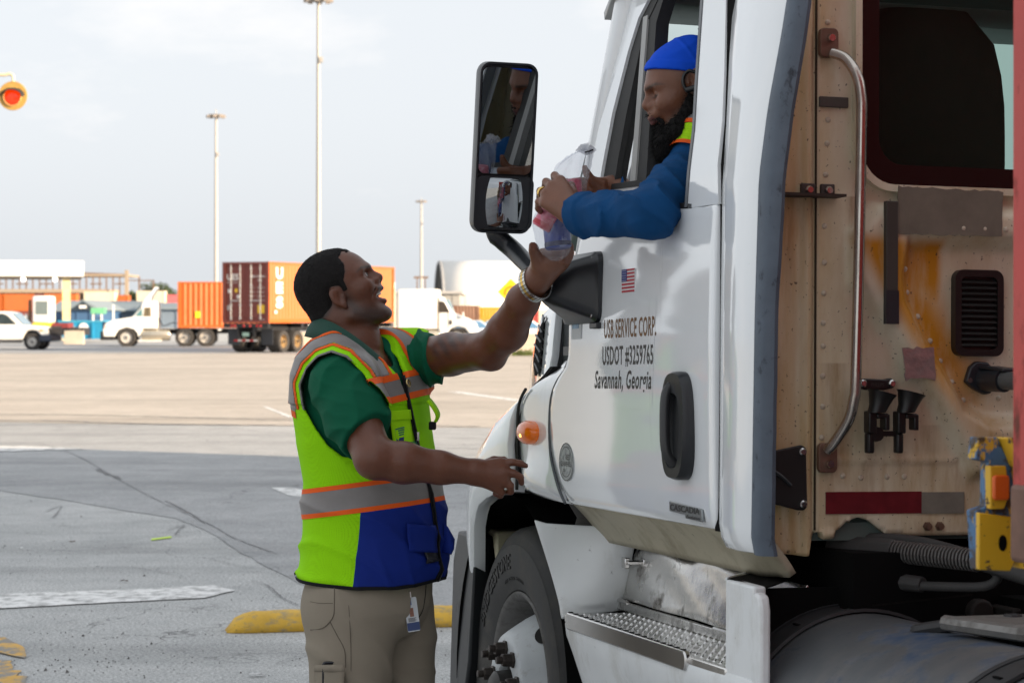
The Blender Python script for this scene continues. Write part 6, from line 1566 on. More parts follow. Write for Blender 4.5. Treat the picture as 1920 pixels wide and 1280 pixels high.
def vest_piece(name, m, cuts=(), push=0.0, keep=None, parent=man):
    V, F = VV, VF
    if keep is not None:
        k = keep(V); fk = k[F].all(1); F = F[fk]; used, inv = np.unique(F, return_inverse=True); V = V[used]; F = inv.reshape(-1, 4)
    for (pp, nr) in cuts:
        sd2 = (V - A3(pp)) @ A3(nr); fk = (sd2[F] < 0.01).any(1); F = F[fk]
    used, inv = np.unique(F, return_inverse=True); V = V[used]; F = inv.reshape(-1, 4)
    me = np_mesh(name, V - A3(MO), F)
    bm = bmesh.new(); bm.from_mesh(me)
    if push:
        bm.normal_update(); nm = [v.normal.copy() for v in bm.verts]
        for v, n_ in zip(bm.verts, nm): v.co += n_ * push
    for (pp, nr) in cuts:
        bmesh.ops.bisect_plane(bm, geom=bm.verts[:] + bm.edges[:] + bm.faces[:], plane_co=Vector(pp) - MO, plane_no=Vector(nr), clear_outer=True)
    bm.to_mesh(me); bm.free(); me.update()
    return link(name, me, m, parent, smooth=180)
vest = vest_piece('safety_vest', LIME, [hem])
def band(name, m, c_lo, c_hi, nrm, push, extra=(), keep=None):
    n_ = Vector(nrm); return vest_piece(name, m, [(c_hi, n_), (c_lo, -n_)] + list(extra), push, keep, vest)
WN = Vector((0.10, 0.25, 1)); WN2 = Vector((-0.13, 0.06, 1))
# waist: orange, silver, orange
wz = lambda py: at(640, py, 5.9)
band('orange_stripe', ORNG, wz(917), wz(908), WN2, 0.0022); band('reflective_stripe', SILV, wz(956), wz(917), WN2, 0.0016); band('orange_stripe', ORNG, wz(965), wz(956), WN2, 0.0022)
# blue lower front panels below the waist stripe
band('blue_panel', BLUE, at(640, 1200, 5.9), wz(965), WN2, 0.0018, [hem, (at(676, 1000, 5.9), Vector((-1, 0.15, 0.10)))])
part('hem_binding', G().add([(0, 0, 0)], []), BLKT, vest) if False else None
band('hem_binding', BLKT, hem[0] + Vector((0, 0, 0.0)), hem[0] + Vector((0, 0, 0.010)), -hem[1], 0.0035)
# chest stripes: slanted pair on the near and far fronts, and over the shoulders
u_, v_, z_ = uv_t(VV)
front = lambda V: uv_t(V)[0] > 0.0
CN = Vector((-0.30, 0.05, 1))
def chest(py): return at(735, py, 5.93)
zc_ = Vector((at(752, 715, 5.95).x, 5.95, 0)); zn_ = LFT
for cut in ((zc_, zn_), (zc_, -zn_)):
    band('orange_stripe', ORNG, chest(714), chest(701), CN, 0.0024, [cut], keep=front)
    band('reflective_stripe', SILV, chest(744), chest(714), CN, 0.0018, [cut], keep=front)
    band('orange_stripe', ORNG, chest(757), chest(744), CN, 0.0024, [cut], keep=front)
# braces over the shoulders: on the near side they run round the armhole, on the far side at a fixed distance from the middle
def brace_near(name, m, d0, d1, push):
    def fn(p):
        hd_ = hole_near(p); b_ = np.abs(hd_ - (d0 + d1) / 2) - (d1 - d0) / 2
        u, v, z = uv_t(p)
        lim = np.maximum(np.maximum(v + 0.035, 1.345 - z), np.where(u > -0.02, (A3(chest(702)) - p) @ A3(CN), -1))
        return smax(smax(vest_full(p) - push, b_, 0.0008), lim, 0.0008)
    return sdf_part(name, fn, (-0.70, 5.80, 1.30), (-0.25, 6.12, 1.62), 0.0028, m, vest, MO, relax=1)
brace_near('armhole_binding', mat('grey_binding', (0.16, 0.15, 0.14), 0.7), -0.001, 0.0055, 0.0030); brace_near('shoulder_orange_stripe', ORNG, 0.016, 0.0235, 0.0024); brace_near('shoulder_reflective_stripe', SILV, 0.0235, 0.050, 0.0018); brace_near('shoulder_orange_stripe', ORNG, 0.050, 0.0575, 0.0024)
def brace(name, m, v0, v1, push):
    c = Vector((at(668, 640, 6.10).x, 6.10, 0)); vest_piece(name, m, [(c + LFT * v1, LFT), (c + LFT * v0, -LFT), (chest(703), -CN)], push, front, vest)
brace('shoulder_reflective_stripe', SILV, 0.050, 0.082, 0.0016); brace('shoulder_orange_stripe', ORNG, 0.041, 0.050, 0.0022); brace('shoulder_orange_stripe', ORNG, 0.082, 0.091, 0.0022)
# back stripe below the armhole
bk = lambda V: (uv_t(V)[0] < -0.10)
band('reflective_stripe', SILV, at(560, 772, 6.0), at(560, 742, 6.0), Vector((0.3, 0, 1)), 0.0016, keep=bk); band('orange_stripe', ORNG, at(560, 784, 6.0), at(560, 772, 6.0), Vector((0.3, 0, 1)), 0.0022, keep=bk)
# front zip and its black facing, following the chest
def on_vest(u0, v0, z, lift=0.004):
    """point on the vest skin along a ray from the torso axis"""
    cx = (float(np.interp(z, TS_Z, TS_C)) - CX) / FPX * 6.10
    dr = FWD * u0 + LFT * v0; dr.normalize()
    t = np.linspace(0.05, 0.36, 160); P = A3((cx, 6.10, z)) + t[:, None] * A3(dr)
    dd = np.minimum(vest_d(P), 9); i = int(np.argmax(dd > 0)); return Vector(P[i]) + dr * lift
zz = np.linspace(1.44, 0.865, 34)
def strip(name, m, v0s, w, lift, zs=zz):
    rows = []
    for z in zs:
        v0 = float(np.interp(z, [0.86, 1.0, 1.2, 1.36, 1.46], v0s)); rows.append([on_vest(1, v0 + w * k, z, lift) - MO for k in (-1, 0, 1)])
    return part(name, G().grid(rows), m, vest, smooth=60, solid=0.002)
strip('zip_facing', BLKT, [0.02, 0.0, -0.12, -0.24, -0.27], 0.055, 0.003)
strip('zip', mat('zip_teeth', (0.02, 0.02, 0.022), 0.35, 0.6), [0.02, 0.0, -0.12, -0.24, -0.27], 0.015, 0.007)
gm = on_vest(1, -0.20, 1.418, 0.010); gd = (FWD + Vector((0, 0, .3))).normalized()
part('grommet', G().lathe([(0.006, 0.0), (0.0065, 0.003), (0.009, 0.0035), (0.0115, 0.002), (0.012, 0.0)], gm - MO, gd, 20), mat('brass', (0.55, 0.42, 0.2), 0.3, 1.0), vest, smooth=60)
part('zip_pull', G().box((-0.003, -0.003, -0.012), (0.003, 0.003, 0.012)), STEEL, vest).location = on_vest(1, -0.16, 1.27, 0.010) - MO
# chest pocket with printed emblem, blue flap pocket, dangling flap
def vpanel(name, m, v0, v1, z0, z1, lift, nv=9, nz=9, th=0.003, slant=0.0):
    rows = []
    for i in range(nz):
        z = z0 + (z1 - z0) * i / (nz - 1); rows.append([on_vest(1, v0 + (v1 - v0) * j / (nv - 1), z + slant * (j / (nv - 1) - .5), lift) - MO for j in range(nv)])
    return part(name, G().grid(rows), m, vest, smooth=60, solid=th)
ck = vpanel('chest_pocket', LIMES, -0.85, -0.30, 1.17, 1.338, 0.004)
vpanel('pocket_band', LIMES, -0.87, -0.29, 1.318, 1.345, 0.008)
def vdecal(name, m, quads, lift=0.0085):
    g = G()
    for q_ in quads: g.add([on_vest(1, v, z, lift) - MO for v, z in q_], [tuple(range(len(q_)))])
    return part(name, g, m, ck, smooth=None)
NAVY_P = mat('navy_print', (0.012, 0.03, 0.15), 0.6); TEAL_P = mat('teal_print', (0.01, 0.16, 0.10), 0.6)
vdecal('emblem', TEAL_P, [[(-0.76, 1.2950 - k*0.0062), (-0.50 - 0.012*k, 1.3000 - k*0.0062), (-0.505 - 0.012*k, 1.2965 - k*0.0062), (-0.76, 1.2915 - k*0.0062)] for k in range(4)])
vdecal('emblem', NAVY_P, [[(-0.76, 1.2680), (-0.545, 1.2720), (-0.57, 1.2580), (-0.76, 1.2550)], [(-0.76, 1.2520), (-0.575, 1.2550), (-0.64, 1.2250), (-0.76, 1.2250)]])
def vest_text(s, v0, z0, k, size, m):
    me = text_mesh(s, size=1.0, bold=0.01); 
    for v in me.vertices: v.co = on_vest(1, v0 + v.co.x * k, z0 + v.co.y * size, 0.0088) - MO
    return link('lettering', me, m, ck)
vest_text('GEORGIA', -0.53, 1.2440, 0.075, 0.020, TEAL_P); vest_text('PORTS', -0.51, 1.2240, 0.075, 0.020, TEAL_P)
bf = vpanel('pocket_flap', BLUE, -0.80, -0.10, 0.955, 1.03, 0.010, slant=-0.015)
vpanel('pocket_label', mat('dark_badge_patch', (0.008, 0.008, 0.016), 0.3), -0.42, -0.10, 0.925, 0.957, 0.009, th=0.003)
part('loose_flap', G().grid([[on_vest(1, 0.35, 1.02, 0.0) - MO, on_vest(1, 0.25, 0.98, 0.0) - MO, on_vest(1, 0.2, 0.94, 0.0) - MO], [on_vest(1, 0.35, 1.01, 0.012) - MO, on_vest(1, 0.25, 0.965, 0.02) - MO, on_vest(1, 0.2, 0.94, 0.02) - MO], [on_vest(1, 0.35, 0.975, 0.022) - MO, on_vest(1, 0.25, 0.950, 0.028) - MO, on_vest(1, 0.2, 0.935, 0.025) - MO]]), BLUE, vest, solid=0.004, smooth=60)
pf = spline([at(800, 752, 6.04), at(810, 765, 6.03), at(817, 780, 6.03), at(812, 792, 6.04)], 4)
part('radio_loop', G().grid([[p + Vector((0, -0.02, 0)) - MO for p in pf], [p + Vector((0.006, 0.03, 0.004)) - MO for p in pf]]), LIMES, vest, solid=0.006, smooth=60)
part('loop_end', G().box((-0.010, -0.02, -0.012), (0.010, 0.02, 0.010)), BLKT, vest, bevel=0.003).location = at(811, 797, 6.03) - MO

# --- trousers, belt loop, shoes
KHAKI = cloth('khaki_cotton', (0.27, 0.235, 0.185), 0.85, bump=0.25, bs=600, var=0.07, vs=5)
n_hip, n_kn, n_an = at(660, 1130, 6.00), at(652, 1400, 5.98), Vector((at(650, 1600, 6.0).x, 6.02, 0.10))
f_hip, f_kn, f_an = at(735, 1130, 6.19), at(752, 1400, 6.20), Vector((at(760, 1600, 6.2).x, 6.20, 0.10))
def trousers(p):
    z = p[:, 2]
    d = torso(p, -0.014); d = smax(d, z - 0.95, 0.01)
    d = smin(d, ell(p, at(690, 1125, 6.10), (0.168, 0.205, 0.13)), 0.05)
    d = smin(d, ell(p, at(628, 1150, 6.05), (0.085, 0.13, 0.10)), 0.05)
    l1 = seg(p, [n_hip, n_kn, n_an], [0.122, 0.104, 0.088], 0.03); l2 = seg(p, [f_hip, f_kn, f_an], [0.118, 0.102, 0.088], 0.03)
    wr = 0.014 * folds(p, (0.9, 0.2, 0.65), 24, 21, 0.9) + 0.010 * folds(p, (0.3, 0.2, 1), 36, 25, 1.0) * np.clip((0.80 - z) / 0.2, 0, 1)
    d = smin(smin(d, l1, 0.04), l2, 0.012) - wr
    fly = cone(p, at(747, 1190, 6.03), at(735, 1420, 6.08), 0.006, 0.012); d = smax(d, -fly, 0.02)
    return smax(d, 0.075 - z, 0.01)
tr = sdf_part('trousers', trousers, (-0.72, 5.80, 0.06), (-0.10, 6.40, 1.00), 0.0055, KHAKI, man, MO, relax=1)
def on_legs(px, py, lift=0.002):
    """point on the trousers in the direction of the camera ray through a photograph position"""
    t = np.linspace(5.70, 6.15, 300); P = np.stack([A3(at(px, py, y)) for y in t]); dd = trousers(P); i = int(np.argmax(dd < 0)); return Vector(P[i]) + Vector((0, -lift, 0)) - MO
SEAM = cloth('khaki_seam', (0.13, 0.112, 0.088), 0.9)
def leg_seam(pts, r=0.0013): part('seam', G().tube(spline([on_legs(*q, 0.0015) for q in pts], 5), r, 6), SEAM, tr)
leg_seam([(627, 1094), (627, 1120), (626, 1150), (618, 1165), (604, 1177), (582, 1180)]); leg_seam([(619, 1165), (632, 1190), (645, 1215), (648, 1240), (648, 1300)])
leg_seam([(650, 1094), (655, 1150), (658, 1220), (658, 1300)], 0.001); leg_seam([(582, 1127), (600, 1130), (624, 1130)], 0.0008)
for px in (652,): part('belt_loop', G().box((-0.005, -0.004, -0.012), (0.005, 0.003, 0.012)), BLKT, tr, bevel=0.002).location = on_legs(px, 1092, 0.004)
# thigh pocket with its opening, telephone sticking out
rows = [[on_legs(593 + 54 * j / 8, 1246 + (1330 - 1246) * i / 8, 0.018) for j in range(9)] for i in range(9)]
part('thigh_pocket', G().grid(rows), KHAKI, tr, smooth=60, solid=0.004)
rows = [[on_legs(592 + 56 * j / 8, 1243 + 13 * i / 2, 0.021) for j in range(9)] for i in range(3)]
part('pocket_hem', G().grid(rows), KHAKI, tr, smooth=60, solid=0.003)
SHOE = mat('dark_work_shoe', (0.02, 0.016, 0.013), 0.5, bump=0.15, bs=80)
for an in (n_an, f_an):
    def shoe(p, an=an):
        d = ell(p, an + Vector((0.085, -0.01, -0.045)), (0.145, 0.052, 0.055)); d = smin(d, cone(p, an + Vector((-0.005, 0, -0.04)), an + Vector((0.0, 0, 0.03)), 0.052, 0.046), 0.03)
        return smax(d, 0.004 - p[:, 2], 0.008)
    sdf_part('shoe', shoe, A3(an) - A3((0.12, 0.1, 0.105)), A3(an) + A3((0.27, 0.1, 0.10)), 0.008, SHOE, man, MO)
ph = part('mobile_phone', G().prism([(x, 0, z) for x, z in rrect(-0.027, -0.075, 0.027, 0.075, 0.010, 5)], (0, 0.009, 0)), mat('phone_black', (0.008, 0.009, 0.014), 0.2), None, bevel=0.003)
ph.location = MO + on_legs(623, 1290, 0.006); ph.rotation_euler = (R(3), 0, R(8))
part('phone_grille', G().box((-0.004, -0.0012, 0.058), (0.004, 0.0, 0.060)), STEEL, ph)
tag(ph, 'dark mobile phone sticking out of the khaki thigh pocket', 'phone')

# identity card on a clip below the vest hem
BW = Vector(on_legs(773, 1150, 0.012)) + MO
idc = thing('identity_card', 'white identity card with blue foot hanging from the man by a clip', 'identity card', BW)
idc.rotation_euler = (R(-4), R(-7), R(12))
part('card', G().prism([(x, 0, z) for x, z in rrect(-0.0175, -0.047, 0.0175, 0.047, 0.004, 4)], (0, 0.002, 0)), mat('card_white', (0.52, 0.55, 0.58), 0.25), idc)
box('foot_band', (-0.0172, -0.0008, -0.044), (0.0172, 0.0, -0.022), mat('card_blue', (0.035, 0.06, 0.16), 0.3), idc)
box('logo_mark', (-0.010, -0.0008, 0.026), (0.002, 0.0, 0.040), mat('card_blue_mark', (0.03, 0.07, 0.28), 0.3), idc)
box('portrait', (-0.006, -0.0008, -0.006), (0.005, 0.0, 0.018), mat('card_portrait', (0.22, 0.10, 0.07), 0.4, var=0.5, vs=120), idc)
for k in range(4): box('printed_line', (-0.012, -0.0008, -0.011 - 0.0028*k), (0.010 - 0.003*(k % 2), 0.0, -0.0095 - 0.0028*k), mat('card_ink', (0.05, 0.05, 0.06), 0.5), idc)
lettering('ID', (-0.005, -0.0009, -0.037), (1, 0, 0), (0, 0, 1), mat('card_white_ink', (0.6, 0.62, 0.65), 0.4), idc, size=0.01) if False else None
part('clip', G().box((-0.004, -0.002, 0.047), (0.004, 0.003, 0.062)).tube([(0, 0, 0.060), (0.001, 0.002, 0.085)], 0.0018, 6), STEEL, idc)
part('cord', G().tube(spline([on_legs(799, 1096, .004) + MO - BW, on_legs(797, 1120, .004) + MO - BW, on_legs(792, 1145, .004) + MO - BW, on_legs(784, 1158, .004) + MO - BW], 4), 0.0012, 6), BLKT, man).location = BW - MO

# wrist watch on the raised arm
wc = f_el.lerp(f_wr, 0.93); wax = (f_wr - f_el).normalized()
watch = thing('wrist_watch', 'steel and gold bracelet watch on the raised wrist of the man', 'watch', wc)
side = wax.cross(Vector((0, -1, 0))).normalized(); fwd_ = side.cross(wax)
LK = mat('watch_steel', (0.62, 0.62, 0.60), 0.22, 1.0); GD = mat('watch_gold', (0.75, 0.52, 0.16), 0.22, 1.0)
tilt = (wax + side * 0.32).normalized()
s2_ = tilt.cross(Vector((0, -1, 0))).normalized(); f2_ = s2_.cross(tilt)
for k in range(30):
    a = 2 * math.pi * k / 30; dr = s2_ * math.cos(a) * 1.05 + f2_ * math.sin(a) * 0.98; tg = (-s2_ * math.sin(a) + f2_ * math.cos(a)).normalized(); drn = dr.normalized()
    for j, (w0, w1, m_) in enumerate(((-0.0125, -0.0048, LK), (-0.0044, 0.0044, GD if 3 < k < 14 else LK), (0.0048, 0.0125, LK))):
        c = dr * 0.0425; hw2 = 0.0042; g = G()
        vs = [c + tg * (a_ * hw2) + tilt * w + drn * h for h in (0.0, 0.0035) for (a_, w) in ((-1, w0), (1, w0), (1, w1), (-1, w1))]
        part('bracelet_link', g.hexa(vs), m_, watch)
part('watch_case', G().lathe([(0.0, 0.011), (0.015, 0.011), (0.018, 0.008), (0.019, 0.002), (0.017, 0.0)], f2_ * -0.036 + s2_ * 0.015, f2_ * -1, 24), LK, watch, smooth=40)

# ---- the truck driver leaning on the window sill
DO = Vector((tw((0.5, 0.55, 1.54))))
drv = thing('person', 'truck driver in blue cap and blue shirt leaning out of the cab window', 'person', DO)
df = Vector((-0.952, -0.05, -0.302)).normalized(); dl = Vector((0.05, -1, 0)); dl = (dl - df * dl.dot(df)).normalized(); du = df.cross(dl)
if du.z < 0: du = -du
DT = (at(1298, 182, 5.42), df, dl, du)
def dp(f, s, u): return DT[0] + (df * f + dl * s + du * u) * HS
l_sh, l_el, l_wr = at(1303, 318, 5.40), at(1222, 401, 5.12), at(1079, 402, 5.37)
r_el, r_wr = at(1262, 372, 5.62), at(1150, 352, 5.64)
d_nb = at(1338, 262, 5.50); d_pel = tw((0.55, 0.52, 1.56)); d_ch = at(1345, 360, 5.50)
def hand_l(p):
    W = l_wr; M_ = [at(1050, 340, 5.44), at(1036, 351, 5.43), at(1025, 365, 5.42), at(1023, 381, 5.41)]
    d = None
    for m_, r_2 in zip(M_, (0.0165, 0.0175, 0.0165, 0.0150)):
        e = cone(p, W.lerp(m_, 0.12), m_, 0.031, r_2); d = e if d is None else smin(d, e, 0.012)
    F = [([M_[0], at(1040, 329, 5.47), at(1040, 334, 5.51), at(1050, 345, 5.54)], (0.0128, 0.0105, 0.0095, 0.0077)),
         ([M_[1], at(1024, 341, 5.46), at(1022, 350, 5.51), at(1032, 362, 5.545)], (0.0131, 0.0108, 0.0096, 0.0077)),
         ([M_[2], at(1013, 358, 5.45), at(1012, 370, 5.50), at(1022, 382, 5.535)], (0.0125, 0.0103, 0.0093, 0.0077)),
         ([M_[3], at(1010, 378, 5.43), at(1009, 391, 5.47), at(1018, 402, 5.51)], (0.0119, 0.0096, 0.0086, 0.0073)),
         ([at(1070, 385, 5.40), at(1075, 362, 5.46), at(1071, 348, 5.50), at(1062, 340, 5.52)], (0.0181, 0.0125, 0.0108, 0.0090))]
    for pts, rad in F: d = smin(d, chain(p, [A3(v) for v in pts], rad, 0.003), 0.005)
    return d
def hand_r(p):
    d = cone(p, r_wr, at(1117, 352, 5.62), 0.030, 0.027)
    F = [([at(1125, 346, 5.60), at(1109, 338, 5.585), at(1101, 326, 5.58), at(1096, 314, 5.58)], (0.0181, 0.0125, 0.0108, 0.0077)),
         ([at(1112, 346, 5.63), at(1090, 340, 5.625), at(1075, 340, 5.61)], (0.0162, 0.0112, 0.0095)),
         ([at(1112, 356, 5.63), at(1092, 355, 5.625), at(1075, 355, 5.61)], (0.0162, 0.0112, 0.0095)),
         ([at(1112, 364, 5.625), at(1093, 370, 5.62), at(1077, 372, 5.605)], (0.0152, 0.0103, 0.0086))]
    for pts, rad in F: d = smin(d, chain(p, [A3(v) for v in pts], rad, 0.003), 0.008)
    return d
def drv_body(p):
    d = near(p, dp(0, 0, 0.02), 0.21, lambda q: head_sdf(q, DT, mouth=0.0, ear_du=0.030, smile=0.0, jf=0.009)[0], 0.05)
    d = smin(d, near(p, d_nb, 0.25, lambda q: seg(q, [dp(-0.045, 0, 0.0), dp(-0.05, 0, -0.05), d_nb, d_ch], [0.060, 0.062, 0.070, 0.12], 0.02)), 0.022)
    def la(q):
        a = seg(q, [l_sh, l_el, l_el.lerp(l_wr, 0.3), l_wr], [0.062, 0.050, 0.050, 0.0325], 0.02); return smin(a, near(q, at(1040, 365, 5.44), 0.13, hand_l, 0.03), 0.010)
    def ra(q):
        a = seg(q, [d_ch, r_el, r_wr], [0.06, 0.048, 0.032], 0.02); return smin(a, near(q, at(1110, 345, 5.61), 0.10, hand_r, 0.03), 0.010)
    d = np.minimum(d, near(p, at(1180, 370, 5.30), 0.36, la, 0.05)); return np.minimum(d, near(p, at(1220, 360, 5.6), 0.34, ra, 0.05))
SKD = A3((0.165, 0.062, 0.031))
def drv_colour(V):
    o, f, s, u = [A3(v) for v in DT]; q = (V - o) / HS; X = np.stack([q @ f, np.abs(q @ s), q @ u], 1); c = np.repeat(SKD[None], len(V), 0).copy()
    def blend(w, col):
        w = np.clip(w, 0, 1)[:, None]; c[:] = c * (1 - w) + A3(col) * w
    br = poly2(X[:, 0], X[:, 2], [(0.070, 0.050), (0.090, 0.061), (0.118, 0.058), (0.118, 0.050), (0.092, 0.053)])
    on = np.linalg.norm(X, axis=1) < 0.17
    blend(np.where(on & (X[:, 1] > 0.012), 0.5 - br / 0.006, 0) * 0.8, (0.035, 0.02, 0.014))
    lid = np.linalg.norm((X - A3((0.098, 0.033, 0.028))) / A3((0.018, 0.019, 0.0055)), axis=1); blend(np.where(on, (1.1 - lid) * 2, 0) * 0.75, (0.03, 0.016, 0.012))
    lp = poly2(X[:, 0], X[:, 2], [(0.100, -0.018), (0.14, -0.018), (0.14, -0.044), (0.100, -0.036)]); blend(np.where(on & (X[:, 1] < 0.026), 0.5 - lp / 0.004, 0) * 0.7, (0.14, 0.055, 0.05))
    ml_ = poly2(X[:, 0], X[:, 2], [(0.098, -0.0272), (0.13, -0.0272), (0.13, -0.0298), (0.098, -0.0298)]); blend(np.where(on & (X[:, 1] < 0.028), 0.5 - ml_ / 0.002, 0) * 0.9, (0.02, 0.01, 0.01))
    bd = poly2(X[:, 0], X[:, 2], [(-0.005, 0.01), (0.022, 0.01), (0.05, -0.022), (0.085, -0.042), (0.105, -0.045), (0.13, -0.05), (0.12, -0.14), (-0.01, -0.1)])
    blend(np.where(on, 0.5 - bd / 0.025, 0) * 0.9, (0.018, 0.013, 0.011))
    return c
SKIN2 = skin_mat('brown_skin_driver')
sdf_part('body', drv_body, (0.04, 4.95, 1.72), (0.66, 5.75, 2.38), 0.0034, SKIN2, drv, DO, relax=2, colour=drv_colour)
# beard: dense core with loose strands round it
def beard(p):
    o, f, s, u = [A3(v) for v in DT]; q = (p - o) / HS; X = np.stack([q @ f, q @ s, q @ u], 1); SY = X.copy(); SY[:, 1] = np.abs(SY[:, 1])
    d = chain(SY, [A3(v) for v in ((0.016, 0.063, 0.004), (0.030, 0.060, -0.035), (0.064, 0.043, -0.070), (0.094, 0.012, -0.082))], (0.010, 0.018, 0.028, 0.031), 0.02)
    d = smin(d, chain(X, [A3(v) for v in ((0.092, 0, -0.084), (0.112, 0, -0.108), (0.134, 0, -0.128))], (0.034, 0.029, 0.016), 0.02), 0.02)
    d = smin(d, cone(SY, (0.117, 0.0, -0.0485), (0.106, 0.012, -0.055), 0.007, 0.012), 0.01)
    d = smin(d, chain(SY, [A3(v) for v in ((0.1255, 0.004, -0.0120), (0.113, 0.022, -0.018), (0.100, 0.031, -0.040))], (0.0042, 0.005, 0.008), 0.006), 0.006)
    return d - 0.0035 * wob(p, 480, 7, 6) - 0.002 * wob(p, 1100, 9, 6)
BEARD = mat('black_beard', (0.011, 0.010, 0.010), 0.8, var=0.5, vs=140, bump=1.0, bs=480, spec=0.25)
bd_ = sdf_part('beard', beard, A3(DT[0]) + A3((-0.20, -0.12, -0.22)), A3(DT[0]) + A3((0.06, 0.12, 0.05)), 0.0030, BEARD, drv, DO, relax=1)
g = G(); rr = random.Random(21)
vs_ = [v.co.copy() for v in bd_.data.vertices]; ns_ = [v.normal.copy() for v in bd_.data.vertices]
for i in range(3200):
    k = rr.randrange(len(vs_)); v = vs_[k]; n_ = ns_[k]; low = max(0.0, min(1.0, (DT[0].z - 0.05 - (v.z + DO.z)) / 0.1))
    L_ = rr.uniform(0.006, 0.012) + 0.014 * low * rr.random()
    d_ = (n_ * 0.8 + Vector((rr.uniform(-.4, .4), rr.uniform(-.4, .4), -0.7)) ).normalized(); e_ = v + d_ * L_ + Vector((rr.uniform(-1, 1), rr.uniform(-1, 1), 0)) * 0.002
    s_ = d_.cross(Vector((rr.uniform(-1, 1), rr.uniform(-1, 1), 0.1))).normalized() * 0.0006
    g.add([v - s_, v + s_, v.lerp(e_, .55) + s_ * .8 + n_ * 0.001, e_, v.lerp(e_, .55) - s_ * .8 + n_ * 0.001], [(0, 1, 2, 3, 4)])
o = part('beard_strands', g, BEARD, drv, weld=False); o['kind'] = 'stuff'
# skull cap with turned-up band and crown seam
CAP = cloth('blue_cap_cotton', (0.004, 0.075, 0.64), 0.75, bump=0.2, bs=500)
def cap_reg(X): return (X[:, 2] - 0.105 + (0.099 - X[:, 0]) * 0.452)
def cap(p):
    d, X, SY = head_sdf(p, DT, mouth=0.0, ear_du=-0.30)
    rg = cap_reg(X)
    th = 0.004 + 0.0045 * np.clip((0.030 - rg) / 0.004, 0, 1) + 0.002 * np.clip((rg - 0.033) / 0.02, 0, 1)
    seam = np.abs(X[:, 0] + 0.012 + 0.25 * (0.13 - X[:, 2]))
    th = th + 0.0026 * np.exp(-(seam / 0.004) ** 2) * (rg > 0.03) + 0.005 * folds(p, (0.6, 0.2, -0.8), 50, 31, 0.8) * (rg > 0.03)
    return smax(d - th, -rg, 0.003)
sdf_part('cap', cap, A3(DT[0]) + A3((-0.17, -0.13, 0.0)), A3(DT[0]) + A3((0.13, 0.13, 0.23)), 0.0032, CAP, drv, DO, relax=1)
# ear-hook headset
EP = mat('headset_black', (0.010, 0.011, 0.013), 0.35)
hk = G().tube(spline([dp(0.022, 0.088, 0.012), dp(0.026, 0.086, 0.034), dp(0.018, 0.086, 0.054), dp(0.002, 0.088, 0.062), dp(-0.014, 0.090, 0.052)], 5), 0.0045, 8)
hk.tube([dp(0.025, 0.092, 0.016), dp(-0.006, 0.100, 0.014)], [0.0075, 0.0085], 10)
hk = place(hk, lambda v: v - DO); part('ear_headset', hk, EP, drv, smooth=60)
# shirt
DENIM = cloth('blue_denim_shirt', (0.005, 0.055, 0.165), 0.85, bump=0.3, bs=800, var=0.16, vs=14)
def dshirt_base(p):
    d = seg(p, [d_nb + Vector((0.01, 0, -0.06)), d_ch, d_pel], [0.085, 0.165, 0.17], 0.04)
    d = smin(d, cone(p, at(1318, 243, 5.37), l_sh, 0.044, 0.070), 0.03)
    return d
def d_sleeve(p):
    cuff = l_el.lerp(l_wr, 0.97); ax = A3((l_wr - l_el).normalized())
    e = seg(p, [l_sh, l_sh.lerp(l_el, .5), l_el, l_el.lerp(l_wr, .5), cuff], [0.070, 0.066, 0.058, 0.053, 0.046], 0.02)
    t = np.clip((p - A3(l_el)) @ ax / (l_wr - l_el).length, 0, 1)
    e = e - 0.021 * folds(p, (0.75, 0.3, 0.5), 52, 41, 0.9) * (1 - 0.5 * t) - 0.004 * folds(p, (0.2, 0.4, 0.9), 75, 43, 1.0) - 0.006 * np.clip((t - 0.78) / 0.03, 0, 1)
    e = smax(e, (p - A3(cuff)) @ ax, 0.004)
    return smax(e, -cone(p, l_el.lerp(l_wr, .88), l_el.lerp(l_wr, 1.3), 0.041, 0.043), 0.003)
def dshirt(p):
    d = dshirt_base(p) - 0.005 * folds(p, (0.5, 0.3, 0.8), 38, 44, 0.9)
    d = smin(d, d_sleeve(p), 0.02)
    return np.minimum(d, smax(seg(p, [d_ch, r_el, r_wr.lerp(r_el, 0.1)], [0.08, 0.062, 0.044], 0.03) - 0.005 * folds(p, (1, 0, 0.3), 60, 47), (p - A3(r_wr.lerp(r_el, 0.12))) @ A3((r_wr - r_el).normalized()), 0.004))
sdf_part('shirt', dshirt, (0.10, 4.95, 1.45), (0.80, 5.80, 2.16), 0.0045, DENIM, drv, DO, relax=1)
part('cuff_slit', G().tube(spline([l_el.lerp(l_wr, t) + Vector((0.0, -0.022, -0.050 + 0.004*abs(t-.8))) - DO for t in (0.68, 0.76, 0.84, 0.9)], 3), [0.004]*10, 6), mat('slit_shadow', (0.05, 0.022, 0.015), 0.8), drv) if False else None
